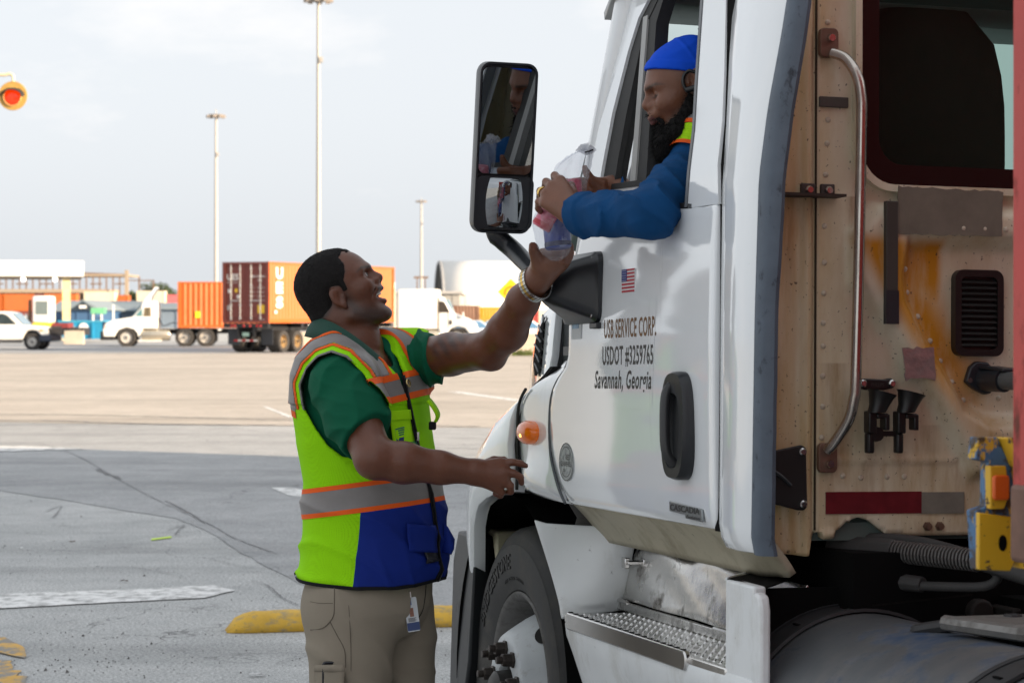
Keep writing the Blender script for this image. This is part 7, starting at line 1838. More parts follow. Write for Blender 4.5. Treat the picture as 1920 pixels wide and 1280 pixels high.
# safety vest over the shoulder: grey yoke, orange edge, lime, orange edge
vn = Vector((-0.45, -0.35, -0.82)).normalized(); v0 = at(1297, 224, 5.34)
def dvest(p):
    b_ = smin(dshirt_base(p) - 0.005 * folds(p, (0.5, 0.3, 0.8), 38, 44, 0.9), cone(p, l_sh, l_sh.lerp(l_el, .35), 0.070, 0.066), 0.02)
    return smax(b_ - 0.010, -(b_ + 0.002), 0.002)
VD, FD = surf(dvest, (0.20, 5.15, 1.62), (0.72, 5.75, 2.14), 0.0045, 1)
LIMD = mesh_cloth('lime_mesh_driver', (0.42, 0.80, 0.015)); 
def dv_piece(name, m, a, b, push):
    me = np_mesh(name, VD - A3(DO), FD); bm = bmesh.new(); bm.from_mesh(me); bm.normal_update(); nm = [v.normal.copy() for v in bm.verts]
    for v, n_ in zip(bm.verts, nm): v.co += n_ * push
    for c, n_ in ((v0 + vn * b, vn), (v0 + vn * a, -vn)): bmesh.ops.bisect_plane(bm, geom=bm.verts[:] + bm.edges[:] + bm.faces[:], plane_co=c - DO, plane_no=n_, clear_outer=True)
    bm.to_mesh(me); bm.free(); me.update(); return link(name, me, m, drv, smooth=180)
dv_piece('vest_yoke', mat('grey_vest_yoke', (0.16, 0.165, 0.17), 0.6), -0.3, 0.002, 0.0); dv_piece('vest_edge', ORNG, 0.002, 0.012, 0.002); dv_piece('vest_panel', LIMD, 0.012, 0.050, 0.0); dv_piece('vest_edge', ORNG, 0.050, 0.060, 0.002)
# trousers and legs on the seat (hidden by the door)
def dleg(p):
    d = seg(p, [d_pel, tw((0.50, 0.95, 1.58)), tw((0.50, 1.0, 1.20))], [0.13, 0.085, 0.06], 0.03); return smin(d, seg(p, [d_pel, tw((0.72, 0.95, 1.58)), tw((0.72, 1.0, 1.20))], [0.13, 0.085, 0.06], 0.03), 0.03)
b0_, b1_ = tw((0.3, 0.3, 1.1)), tw((1.0, 1.2, 1.75))
sdf_part('trousers', dleg, (min(b0_.x, b1_.x) - .2, b0_.y - .1, 1.05), (max(b0_.x, b1_.x) + .2, b1_.y + .25, 1.80), 0.012, cloth('dark_trousers', (0.02, 0.022, 0.03)), drv, DO)
part('ring', G().lathe([(0.0125, -0.004), (0.0150, -0.004), (0.0155, 0.0), (0.0150, 0.004), (0.0125, 0.004)], at(1018, 361, 5.438) - DO, at(1013, 358, 5.45) - at(1025, 365, 5.42), 20, closed=True), GD, drv, smooth=60)

# ---- the bag being handed over, and what is in it
def film(name, tint, op):
    m = bpy.data.materials.new(name); m.use_nodes = True; t = m.node_tree; t.nodes.clear(); L = t.links.new
    o = nn(t, 'ShaderNodeOutputMaterial'); tr = nn(t, 'ShaderNodeBsdfTransparent'); tr.inputs[0].default_value = (0.93, 0.94, 0.96, 1)
    df_ = nn(t, 'ShaderNodeBsdfDiffuse'); df_.inputs[0].default_value = (*tint, 1); tl_ = nn(t, 'ShaderNodeBsdfTranslucent'); tl_.inputs[0].default_value = (*tint, 1)
    gl = nn(t, 'ShaderNodeBsdfGlossy', Roughness=0.06); a = nn(t, 'ShaderNodeMixShader'); a.inputs[0].default_value = 0.5; L(df_.outputs[0], a.inputs[1]); L(tl_.outputs[0], a.inputs[2])
    tc = nn(t, 'ShaderNodeTexCoord'); nz = nn(t, 'ShaderNodeTexNoise', Scale=30.0, Detail=5.0); L(tc.outputs['Object'], nz.inputs['Vector'])
    mr = nn(t, 'ShaderNodeMapRange'); mr.inputs['From Min'].default_value = 0.35; mr.inputs['From Max'].default_value = 0.7; mr.inputs['To Min'].default_value = op * 0.6; mr.inputs['To Max'].default_value = min(1, op * 1.5); L(nz.outputs[0], mr.inputs['Value'])
    b = nn(t, 'ShaderNodeMixShader'); L(mr.outputs[0], b.inputs[0]); L(tr.outputs[0], b.inputs[1]); L(a.outputs[0], b.inputs[2])
    c = nn(t, 'ShaderNodeMixShader'); c.inputs[0].default_value = 0.09; L(b.outputs[0], c.inputs[1]); L(gl.outputs[0], c.inputs[2])
    bp = nn(t, 'ShaderNodeBump', Strength=0.8); bp.inputs['Distance'].default_value = 0.006; n2 = nn(t, 'ShaderNodeTexNoise', Scale=55.0, Detail=4.0, Distortion=1.5); L(tc.outputs['Object'], n2.inputs['Vector']); L(n2.outputs[0], bp.inputs['Height'])
    for x in (df_, tl_, gl): L(bp.outputs[0], x.inputs['Normal'])
    L(c.outputs[0], o.inputs[0]); return m
YB = 5.52
BO = at(1042, 470, YB)
bag = thing('plastic_bag', 'clear knotted plastic bag passed from hand to hand at the cab window', 'bag', BO)
def bagf(p):
    d = chain(p, [A3(at(*q)) for q in ((1100, 289, YB), (1086, 306, YB), (1070, 330, YB), (1058, 368, YB), (1036, 420, YB), (1040, 455, YB), (1044, 468, YB))], (0.010, 0.021, 0.036, 0.046, 0.045, 0.040, 0.026), 0.02)
    ax = A3((at(1100, 289, YB) - at(1040, 460, YB)).normalized())
    k = np.clip(((p - A3(at(1050, 390, YB))) @ ax) / 0.12, 0, 1)
    q = p - A3(at(1060, 360, YB)); s_ = np.cross(ax, np.array([0, -1, 0])); ang = np.arctan2(q @ s_, q[:, 1])
    return d - (0.007 * k + 0.003) * (1 - np.abs(np.sin(ang * 4.0 + 2.5 * wob(p, 30, 51)))) ** 2 - 0.004 * folds(p, (0.3, 0.6, 0.9), 90, 53, 1.0)
sdf_part('film', bagf, A3(at(985, 500, YB - 0.0)) - A3((0, 0.09, 0)), A3(at(1125, 272, YB)) + A3((0, 0.09, 0)), 0.0034, film('clear_bag_film', (0.80, 0.82, 0.88), 0.075), bag, BO, relax=1)
g = G(); rr = random.Random(9)
for k in range(9):
    a = rr.uniform(-0.9, 0.9); c0 = at(1099, 290, YB) - BO; rows = []
    dr = Vector((math.sin(a), rr.uniform(-.4, .4), math.cos(a) * 0.8 + 0.1)).normalized(); sd_ = dr.cross(Vector((0, 1, 0.2))).normalized()
    for i in range(5): rows.append([c0 + dr * (0.007 * i) + sd_ * ((j - 1) * (0.002 + 0.0022 * i)) + Vector((0, rr.uniform(-.002, .002), rr.uniform(-.002, .002))) for j in range(3)])
    g.grid(rows)
part('bag_tail', g, film('bag_tail_film', (0.82, 0.83, 0.87), 0.55), bag, smooth=60)
part('tie', G().tube([at(1097, 285.5, YB - 0.012) - BO, at(1104, 284, YB - 0.014) - BO, at(1112, 281, YB - 0.01) - BO], 0.0022, 6), BLKT, bag)
PINK = mat('pink_wrapper', (0.66, 0.12, 0.21), 0.35, var=0.25, vs=40, coat=0.3, dirt=((0.42, 0.03, 0.05), (14, 14, 14), 0.52, 0.62, 0.8))
def can(name, label, cat, a, b, r, m, ms):
    o = thing(name, label, cat, a); d_ = (b - a); h = d_.length
    part('wrapper', G().lathe([(0.0, 0.0), (r * .9, 0.0), (r, 0.004), (r, h - 0.004), (r * .9, h), (0.0, h)], (0, 0, 0), d_, 24), m, o, smooth=45)
    part('end_print', G().lathe([(r + 0.0006, 0.004), (r + 0.0006, 0.016)], (0, 0, 0), d_, 24), ms, o, smooth=45)
    return o
can('snack_roll', 'pink wrapped snack roll low in the plastic bag below the driver hand', 'snack', at(1014, 428, YB - 0.014), at(1052, 366, YB - 0.014), 0.0270, PINK, mat('red_print', (0.45, 0.02, 0.04), 0.4))
can('snack_roll', 'red and pink snack roll high in the plastic bag between the hands', 'snack', at(1074, 388, YB + 0.004), at(1070, 336, YB + 0.004), 0.0270, mat('red_pink_wrapper', (0.52, 0.06, 0.12), 0.35, var=0.3, vs=60, dirt=((0.65, 0.35, 0.42), (30, 30, 30), 0.52, 0.6, 0.8)), PINK)
can('drink_bottle', 'blue wrapped bottle at the bottom of the plastic bag', 'bottle', at(1047, 466, YB - 0.002), at(1042, 412, YB + 0.006), 0.034, mat('blue_wrapper', (0.02, 0.05, 0.28), 0.35, var=0.3, vs=30, dirt=((0.35, 0.40, 0.6), (22, 22, 22), 0.55, 0.64, 0.8)), mat('navy_wrapper_print', (0.012, 0.018, 0.08), 0.4))

# ------------------------------------------------------------------ trailer chassis and red container behind the cab
RUSTY_RED = mat('rusty_red_container', (0.50, 0.048, 0.038), 0.5, var=0.15, vs=3, bump=0.15, bs=30, dirt=((0.10, 0.045, 0.03), (14, 14, 6), 0.56, 0.68, 0.9), dirt2=((0.50, 0.16, 0.13), (5, 5, 1.2), 0.55, 0.8, 0.25))
ch = thing('trailer_chassis', 'container chassis with chipped yellow and blue front bolster behind the cab', 'trailer chassis')
ch.matrix_world = truck.matrix_world.copy()
CHIPY = mat('chipped_yellow_paint', (0.72, 0.42, 0.02), 0.5, var=0.06, vs=10, dirt=((0.06, 0.045, 0.04), (24, 24, 30), 0.555, 0.59, 0.95))
CHIPB = mat('chipped_blue_paint', (0.07, 0.17, 0.33), 0.5, var=0.2, vs=14, dirt=((0.70, 0.42, 0.03), (26, 26, 16), 0.55, 0.58, 0.95), dirt2=((0.05, 0.035, 0.03), (30, 30, 36), 0.50, 0.56, 0.9))
yb = -1.33
bx_ = lambda g: place(g, lambda v: Vector((v.x * 0.913 - 0.160, v.y, v.z * 0.913 + 0.126)))
bol = part('front_bolster', bx_(G().box((0.16, yb - 0.22, 1.245), (2.0, yb, 1.355))), CHIPB, ch, bevel=0.006)
part('corner_plate', bx_(G().prism([(x, yb, z) for x, z in ((0.042, 1.128), (0.034, 1.232), (0.060, 1.240), (0.062, 1.318), (0.036, 1.322), (0.040, 1.362), (0.078, 1.362), (0.105, 1.310), (0.118, 1.24), (0.110, 1.145), (0.100, 1.128))], (0, -0.03, 0))), CHIPB, bol, bevel=0.002)
yp = part('yellow_gusset', bx_(G().prism([(x, yb - 0.031, z) for x, z in ((0.034, 1.130), (0.034, 1.230), (0.100, 1.222), (0.108, 1.150), (0.096, 1.126))], (0, -0.012, 0))), CHIPY, bol, bevel=0.002)
part('gusset_hole', bx_(G().lathe([(0.0, 0.001), (0.0085, 0.001)], (0.080, yb - 0.043, 1.176), (0, -1, 0), 16)), VOID, yp)
for v in yp.children[0].data.vertices: v.co.z = 1.1997 + (v.co.z - 1.1997) * 1.7
part('lamp_box', bx_(G().prism([(x, yb - 0.031, z) for x, z in ((0.053, 1.236), (0.052, 1.312), (0.084, 1.312), (0.090, 1.26), (0.080, 1.236))], (0, -0.018, 0))), CHIPY, bol, bevel=0.002)
part('amber_reflector', bx_(G().prism([(x, yb - 0.050, z) for x, z in rrect(0.054, 1.252, 0.086, 1.296, 0.006, 4)], (0, -0.008, 0))), mat('orange_reflector', (0.72, 0.12, 0.01), 0.3), bol, bevel=0.003)
part('side_edge', bx_(G().prism([(0.094, yb - 0.012, 1.362), (0.118, yb - 0.012, 1.30), (0.130, yb - 0.012, 1.22), (0.128, yb - 0.012, 1.13), (0.116, yb - 0.012, 1.13), (0.118, yb - 0.012, 1.22), (0.106, yb - 0.012, 1.30), (0.082, yb - 0.012, 1.362)], (0, -0.05, 0))), CHIPY, bol, bevel=0.003)
g = G()
for x in (0.55, 1.45): g.box((x, -13.2, 0.95), (x + 0.12, yb - 0.22, 1.16))
for y in (-2.5, -5.0, -8.0, -11.0): g.box((0.12, y, 1.02), (2.0, y + 0.15, 1.14))
part('main_beams', g, CHIPB, ch)
for y in (-10.6, -11.9):
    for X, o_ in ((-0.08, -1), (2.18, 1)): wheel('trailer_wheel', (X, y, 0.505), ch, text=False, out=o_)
rc = container('weathered red shipping container riding on the chassis at the right edge', RUSTY_RED, (0, 0, 0), 0, L=12.19, H=2.6, doors=False)
# container frame: its far end wall faces the cab
rc.matrix_world = truck.matrix_world @ Matrix.Translation((-0.174, -1.56 - 12.19, 1.19)) @ Matrix.Rotation(R(90), 4, 'Z') @ Matrix.Translation((0, -2.44, 0))
CAST = mat('rusty_casting', (0.16, 0.085, 0.06), 0.7, var=0.4, vs=14, bump=0.3, bs=40)
for x in (0, 12.19 - 0.178):
    for y in (-0.006, 2.44 - 0.156):
        for z in (-0.004, 2.6 - 0.114): part('corner_casting', G().box((x - 0.003, y, z), (x + 0.181, y + 0.162, z + 0.118)), CAST, rc, bevel=0.008)

# ------------------------------------------------------------------ the yard in the background
BWHITE = mat('sunlit_white_paint', (0.78, 0.77, 0.74), 0.35, var=0.04, vs=2, coat=0.2)
BBLACK = mat('background_black', (0.015, 0.015, 0.017), 0.5)
BGLASS = mat('vehicle_window', (0.03, 0.045, 0.05), 0.08, var=0.3, vs=3)
BTYRE = mat('dusty_tyre', (0.035, 0.032, 0.03), 0.8)
BRIM = mat('pale_rim', (0.55, 0.53, 0.50), 0.4, 0.3)
BAMB = mat('amber_lamp', (0.75, 0.28, 0.02), 0.3); BRED = mat('red_lamp', (0.5, 0.02, 0.02), 0.3)
def bwheel(c, r, w, parent, ax=(0, -1, 0), rim=BRIM, name='wheel'):
    e = bpy.data.objects.new(name, None); COL.objects.link(e); e.parent = parent; e.location = c
    part('tyre', G().lathe([(r*.58, 0), (r*.62, w*.06), (r*.94, w*.06), (r, -w*.1), (r, -w*.9), (r*.94, -w), (r*.58, -w)], (0, 0, 0), ax, 28), BTYRE, e, smooth=40)
    part('rim', G().lathe([(0, 0.0), (r*.2, 0.0), (r*.25, -w*.2), (r*.5, -w*.3), (r*.57, 0.0), (r*.6, 0.0), (r*.6, -w*.5)], (0, 0, 0), ax, 28), rim, e, smooth=40)
    part('hub', G().lathe([(0, w*.12), (r*.12, w*.1), (r*.16, -w*.2)], (0, 0, 0), ax, 14), BBLACK, e, smooth=40)
    return e
def ext_xz(pts, y0, y1):
    return G().prism([(x, y0, z) for x, z in pts], (0, y1 - y0, 0))

# --- pickup truck, nose to the right; x along its length (nose +x), near side at y = 0
def pickup(loc, rz):
    t = thing('pickup_truck', 'white pickup truck with black bull bar driving at the left edge', 'pickup', loc, rz)
    body = [(-3.6, 0.55), (-3.6, 1.18), (-2.0, 1.20), (0.62, 1.22), (1.30, 1.18), (1.78, 1.10), (1.92, 0.95), (1.94, 0.62), (1.62, 0.55), (1.57, 0.75), (1.40, 0.93), (1.14, 0.98), (0.88, 0.93), (0.72, 0.75), (0.68, 0.50), (-1.6, 0.48), (-1.65, 0.75), (-1.82, 0.93), (-2.06, 0.98), (-2.32, 0.93), (-2.50, 0.75), (-2.55, 0.52)]
    part('body', ext_xz(body, 0, 1.95), BWHITE, t, bevel=0.06)
    part('arch_liner', G().box((-2.6, 0.25, 0.45), (1.6, 1.70, 0.95)), BBLACK, t)
    cab = [(-1.60, 1.19), (-1.50, 1.82), (-1.35, 1.90), (-0.30, 1.90), (0.02, 1.84), (0.64, 1.20)]
    part('cab', ext_xz(cab, 0.10, 1.85), BWHITE, t, bevel=0.05)
    for w in ([(-1.40, 1.27), (-1.34, 1.77), (-0.82, 1.80), (-0.80, 1.26)], [(-0.72, 1.26), (-0.74, 1.80), (-0.30, 1.78), (-0.10, 1.70), (0.36, 1.26)]): part('side_window', ext_xz(w, 0.09, 0.11), BGLASS, t)
    part('windscreen', G().hexa([(0.10, 0.2, 1.80), (0.65, 0.2, 1.24), (0.65, 1.75, 1.24), (0.10, 1.75, 1.80), (0.12, 0.2, 1.82), (0.67, 0.2, 1.26), (0.67, 1.75, 1.26), (0.12, 1.75, 1.82)]), mat('blue_windscreen', (0.16, 0.24, 0.32), 0.08), t)
    part('headlight', G().box((1.50, -0.012, 0.88), (1.93, 0.20, 1.05)), mat('headlight_lens', (0.62, 0.60, 0.56), 0.15), t, bevel=0.02)
    part('turn_lamp', G().box((1.54, -0.016, 0.93), (1.70, 0.10, 1.00)), BAMB, t)
    part('headlight', G().box((1.80, 1.70, 0.88), (1.95, 1.96, 1.05)), mat('headlight_lens', (0.62, 0.60, 0.56), 0.15), t, bevel=0.02)
    part('front_bumper', G().box((1.52, -0.03, 0.42), (2.08, 1.98, 0.74)), mat('dark_bumper', (0.035, 0.045, 0.07), 0.4), t, bevel=0.05)
    bb = G()
    for y in (0.10, 0.55, 1.0, 1.4, 1.85): bb.box((2.04, y, 0.46), (2.12, y + 0.07, 1.18))
    for z in (0.52, 0.84, 1.12): bb.tube([(2.08, 0.06, z), (2.08, 1.90, z)], 0.035, 8)
    part('bull_bar', bb, BBLACK, t, bevel=0.01); part('grille', G().box((1.88, 0.3, 0.7), (1.99, 1.65, 1.08)), BBLACK, t)
    part('running_board', G().box((-1.55, 0.02, 0.36), (0.62, 0.16, 0.44)), BBLACK, t)
    part('door_handle', G().box((-0.62, -0.02, 1.12), (-0.42, 0.02, 1.15)), BBLACK, t)
    for x in (1.14, -2.06):
        for y, a in ((0.03, (0, -1, 0)), (1.92, (0, 1, 0))): bwheel((x, y, 0.41), 0.41, 0.27, t, a)
    d = thing('person', 'pickup driver in yellow vest seen through the side window', 'person', Vector(loc) + Matrix.Rotation(rz, 3, 'Z') @ Vector((-0.45, 0.55, 0.75)))
    d.rotation_euler = (0, 0, rz)
    V, F = surf(lambda p: smin(smin(ell(p, (0, 0, 0.78), (0.10, 0.08, 0.13)), cone(p, (0, 0, 0.62), (0, 0, 0.70), 0.06, 0.055), 0.03), smin(cone(p, (-0.03, 0, 0.2), (0, 0, 0.45), 0.17, 0.18), cone(p, (0, -0.2, 0.48), (0.3, -0.2, 0.35), 0.07, 0.05), 0.05), 0.05), (-0.4, -0.4, 0), (0.5, 0.4, 1.0), 0.03)
    link('body', np_mesh('body', V, F), mat('distant_skin', (0.12, 0.06, 0.04), 0.6), d, smooth=180)
    V, F = surf(lambda p: cone(p, (-0.03, 0, 0.2), (0, 0, 0.47), 0.19, 0.20), (-0.4, -0.4, 0), (0.5, 0.4, 0.72), 0.03)
    link('vest', np_mesh('vest', V, F), LIMES, d, smooth=180)
    return t
pk = gp(60, 656); pickup((at(60, 656, pk.y).x - 1.14, pk.y, 0), R(-3))

# --- tractor units in the background; x along length, nose towards -x (dirn = -1) or +x
def day_cab(loc, rz):
    t = thing('semi_truck', 'white day-cab tractor with raised roof deflector, nose pointing left', 'truck', loc, rz)
    def sq(g): return place(g, lambda v: Vector((v.x if v.x < 0.75 else 0.75 + (v.x - 0.75) * 0.61, v.y, v.z if v.z < 1.06 else 1.06 + (v.z - 1.06) * 0.87)))
    body = [(-1.25, 0.55), (-1.28, 0.95), (-1.15, 1.30), (-0.75, 1.52), (0.05, 1.66), (0.32, 1.72), (0.80, 2.34), (0.92, 2.62), (1.05, 2.70), (2.15, 2.72), (2.25, 2.62), (2.25, 1.0), (0.95, 1.0), (0.74, 0.70), (0.64, 0.52), (0.58, 0.72), (0.40, 0.94), (0.0, 1.06), (-0.40, 0.94), (-0.58, 0.72), (-0.62, 0.55)]
    part('cab', sq(ext_xz(body, 0.0, 2.2)), BWHITE, t, bevel=0.09)
    part('windscreen', sq(G().hexa([(0.30, 0.15, 1.75), (0.30, 2.05, 1.75), (0.80, 2.05, 2.42), (0.80, 0.15, 2.42), (0.26, 0.15, 1.78), (0.26, 2.05, 1.78), (0.75, 2.05, 2.46), (0.75, 0.15, 2.46)])), mat('teal_windscreen', (0.10, 0.22, 0.24), 0.08), t)
    part('quarter_window', sq(ext_xz([(0.46, 1.76), (0.92, 2.30), (0.93, 1.74)], -0.012, 0.02)), mat('teal_windscreen', (0.10, 0.22, 0.24), 0.08), t)
    part('side_window', sq(ext_xz([(1.02, 1.74), (1.10, 2.30), (1.68, 2.32), (1.70, 1.74)], -0.012, 0.02)), mat('cab_window', (0.16, 0.13, 0.08), 0.12), t)
    part('window_bar', sq(ext_xz([(1.33, 1.74), (1.35, 2.30), (1.40, 2.30), (1.38, 1.74)], -0.02, 0.0)), BBLACK, t)
    part('roof_deflector', sq(G().prism([(0.95, 0.25, 2.72), (1.35, 0.25, 3.02), (2.05, 0.25, 3.62), (2.16, 0.25, 3.55), (1.62, 0.25, 2.95), (1.55, 0.25, 2.72)], (0, 1.7, 0))), mat('blue_white_deflector', (0.62, 0.68, 0.74), 0.3), t, bevel=0.03)
    part('bumper', G().box((-1.42, 0.02, 0.36), (-0.62, 2.18, 0.86)), BBLACK, t, bevel=0.05)
    part('grille', G().box((-1.36, 0.5, 0.9), (-1.16, 1.7, 1.36)), mat('blue_grille', (0.03, 0.05, 0.10), 0.3), t)
    part('headlight', G().box((-1.22, -0.01, 0.98), (-0.98, 0.3, 1.16)), mat('pinkish_lens', (0.62, 0.50, 0.48), 0.2), t, bevel=0.03)
    part('fuel_tank', G().lathe([(0, 0), (0.30, 0.0), (0.33, 0.04), (0.33, 1.5), (0.30, 1.54), (0, 1.54)], (0.80, 0.34, 0.66), (1, 0, 0), 24), mat('yellowish_chrome', (0.6, 0.55, 0.45), 0.25, 0.8), t, smooth=40)
    part('step', G().box((0.60, 0.02, 0.30), (1.9, 0.5, 0.36)), BWHITE, t); part('frame', G().box((0.0, 0.7, 0.7), (4.9, 1.5, 0.98)), BBLACK, t)
    part('rear_fender', G().box((1.75, 0.05, 0.98), (2.8, 2.15, 1.02)), mat('grey_fender', (0.35, 0.36, 0.38), 0.4), t)
    part('air_line', G().tube(spline([(1.66, 1.0, 1.6), (1.9, 1.0, 1.15), (2.4, 1.0, 1.3), (2.8, 1.0, 1.25)], 5), 0.03, 6), BBLACK, t)
    bwheel((0.0, 0.03, 0.51), 0.51, 0.28, t)
    bwheel((0.0, 2.17, 0.51), 0.51, 0.28, t, (0, 1, 0))
    for x in (3.14, 4.28):
        bwheel((x, 0.0, 0.51), 0.51, 0.58, t); bwheel((x, 2.2, 0.51), 0.51, 0.58, t, (0, 1, 0))
    part('mud_flap', G().box((4.88, 0.05, 0.30), (4.92, 0.65, 0.95)), BBLACK, t)
    return t
dcp = gp(237, 650); DC = Vector((at(237, 650, dcp.y).x, dcp.y, 0))
day_cab(DC, R(4))
rotd = Matrix.Rotation(R(4), 3, 'Z')
def chassis(name, label, loc, rz, L, axles, zb=0.98):
    c = thing(name, label, 'trailer chassis', loc, rz); g = G()
    for y in (0.75, 1.55): g.box((0.0, y, zb), (L, y + 0.14, zb + 0.28))
    for x in (0.1, L * .5, L - 0.3): g.box((x, 0.05, zb + 0.12), (x + 0.2, 2.39, zb + 0.30))
    part('beams', g, BBLACK, c)
    for x in axles:
        bwheel((x, 0.0, 0.51), 0.51, 0.58, c, rim=mat('ochre_rim', (0.35, 0.24, 0.12), 0.5)); bwheel((x, 2.44, 0.51), 0.51, 0.58, c, (0, 1, 0))
    for i in range(5):
        part('side_lamp', G().box((2.2 + i * 0.8, 0.03, zb + .16), (2.36 + i * 0.8, 0.06, zb + .26)), BAMB if i % 2 else BWHITE, c)
    return c
oc_loc = DC + rotd @ Vector((2.78, -0.05, 0))
chassis('trailer_chassis', 'chassis under the short orange container behind the left tractor', oc_loc + Vector((0, 0.0, 0.0)), R(4), 6.6, (), 0.72)
container('orange ribbed container behind the left white tractor', C_ORANGE, oc_loc + Vector((0, 0, 1.03)), R(4), L=6.06, H=2.52, doors=False)
part('yellow_tag', G().box((0.95, -0.02, 0.55), (1.22, 0.05, 0.90)), mat('yellow_sticker', (0.85, 0.62, 0.02), 0.5), [o for o in COL.objects if o.name.startswith('shipping_container')][-1])

# --- centre: maroon-ended container on its chassis, doors to the camera, side in the sun
ce = gp(417, 661); ANG = R(90 - 24.5)
crz = ANG
e_l = Vector((at(417, 600, ce.y).x, ce.y, 0))
# container x axis runs away from the camera and to the right; its y axis across to the left
ax_ = Vector((math.cos(crz), math.sin(crz), 0)); ay_ = Vector((-math.sin(crz), math.cos(crz), 0))
near_left = e_l; org_c = near_left - ay_ * 2.44
mc_ = container('orange container with maroon doors and white lettering on a chassis', C_ORANGE, org_c + Vector((0, 0, 1.36)), crz, L=12.19, H=2.75, m_end=C_MAROON)
for ch_ in list(mc_.children):
    if ch_.name.startswith('frame'): pass
WPR = mat('white_print', (0.72, 0.70, 0.66), 0.5); YPR = mat('yellow_print', (0.75, 0.48, 0.03), 0.5)
ends = G().box((0.004, 0.005, 0.0), (0.158, 0.155, 2.74)); ends2 = G()
part('door_frame', G().box((-0.006, 0.0, 0), (0.02, 0.165, 2.75)).box((-0.006, 2.275, 0), (0.02, 2.44, 2.75)).box((-0.006, 0.165, 0), (0.02, 2.275, 0.14)).box((-0.006, 0.165, 2.63), (0.02, 2.275, 2.748)), C_MAROON, mc_)
EU, EV = (0, -1, 0), (0, 0, 1)
lettering('UES', (0.0245, 2.22, 1.95), EU, EV, WPR, mc_, size=0.36, bold=0.03, width=0.62)
lettering('UES LEASING', (0.0245, 2.22, 1.80), EU, EV, WPR, mc_, size=0.07, width=0.60)
lettering('UESU 438706 1', (0.0245, 0.98, 2.05), EU, EV, WPR, mc_, size=0.13, bold=0.02, width=0.80)
lettering('45G1', (0.0245, 0.60, 1.88), EU, EV, WPR, mc_, size=0.12, bold=0.02)
for i, (a_, b_) in enumerate((('MAX.G.', '32500 KGS'), ('TARE', '3880 KGS'), ('NET', '28620 KGS'), ('CU.CAP.', '76.4 CU.M'))):
    lettering(a_, (0.0245, 1.02, 1.55 - i * 0.19), EU, EV, WPR, mc_, size=0.085, width=0.26); lettering(b_, (0.0245, 0.62, 1.55 - i * 0.19), EU, EV, WPR, mc_, size=0.085, width=0.38)
for y, z, w, h, m in ((2.07, 1.44, 0.17, 0.17, WPR), (1.72, 1.46, 0.15, 0.16, YPR), (1.62, 1.18, 0.14, 0.14, WPR), (2.1, 0.68, 0.20, 0.22, mat('grey_placard', (0.4, 0.36, 0.34), 0.5)), (0.42, 0.62, 0.36, 0.38, YPR), (0.30, 0.10, 0.12, 0.12, WPR)):
    part('placard', G().box((0.020, y - w/2, z - h/2), (0.027, y + w/2, z + h/2)), m, mc_)
# the stacked letters on the sunlit side
for i, s_ in enumerate('UES'):
    lettering(s_, (0.62, -0.012, 2.02 - i * 0.66), (1, 0, 0), (0, 0, 1), WPR, mc_, size=0.66, bold=0.06, width=0.62)
part('side_placard', G().box((0.5, -0.008, 0.42), (0.72, 0.0, 0.55)), WPR, mc_)
cs = thing('trailer_chassis', 'chassis with striped rear bumper and mud flaps under the maroon container doors', 'trailer chassis', org_c, crz)
g = G()
for y in (0.75, 1.55): g.box((0.1, y, 0.98), (12.0, y + 0.14, 1.30))
for x in (0.02, 3.0, 6.0, 11.8): g.box((x, 0.05, 1.14), (x + 0.2, 2.39, 1.34))
part('beams', g, BBLACK, cs)
for x in (1.30, 2.55):
    bwheel((x, 0.0, 0.51), 0.51, 0.60, cs, rim=mat('ochre_rim', (0.35, 0.24, 0.12), 0.5)); bwheel((x, 2.44, 0.51), 0.51, 0.60, cs, (0, 1, 0))
part('underride_guard', G().box((0.02, 0.55, 0.50), (0.10, 1.89, 0.62)).box((0.02, 0.75, 0.6), (0.10, 0.83, 1.15)).box((0.02, 1.6, 0.6), (0.10, 1.68, 1.15)), BBLACK, cs)
for i in range(6): box('striped_tape', (0.010, 0.60 + i * 0.205, 0.53), (0.02, 0.60 + (i + 1) * 0.205, 0.59), BRED if i % 2 else WPR, cs)
for y in (0.03, 1.78): box('mud_flap', (0.42, y, 0.36), (0.45, y + 0.62, 1.10), mat('dark_flap', (0.035, 0.038, 0.045), 0.7), cs)
for y in (0.45, 0.62, 1.0, 1.32, 1.8, 1.97): part('tail_lamp', G().lathe([(0, 0.03), (0.05, 0.02), (0.06, 0)], (0.02, y, 1.22), (-1, 0, 0), 12), BRED, cs)
box('number_plate', (0.03, 1.05, 0.75), (0.05, 1.40, 0.92), mat('green_white_plate', (0.30, 0.45, 0.38), 0.4), cs)
for x in (3.6, 4.3, 5.0, 5.8, 6.6): part('side_lamp', G().box((x, 0.0, 1.16), (x + 0.3, 0.04, 1.26)), BAMB if int(x * 10) % 3 else WPR, cs)

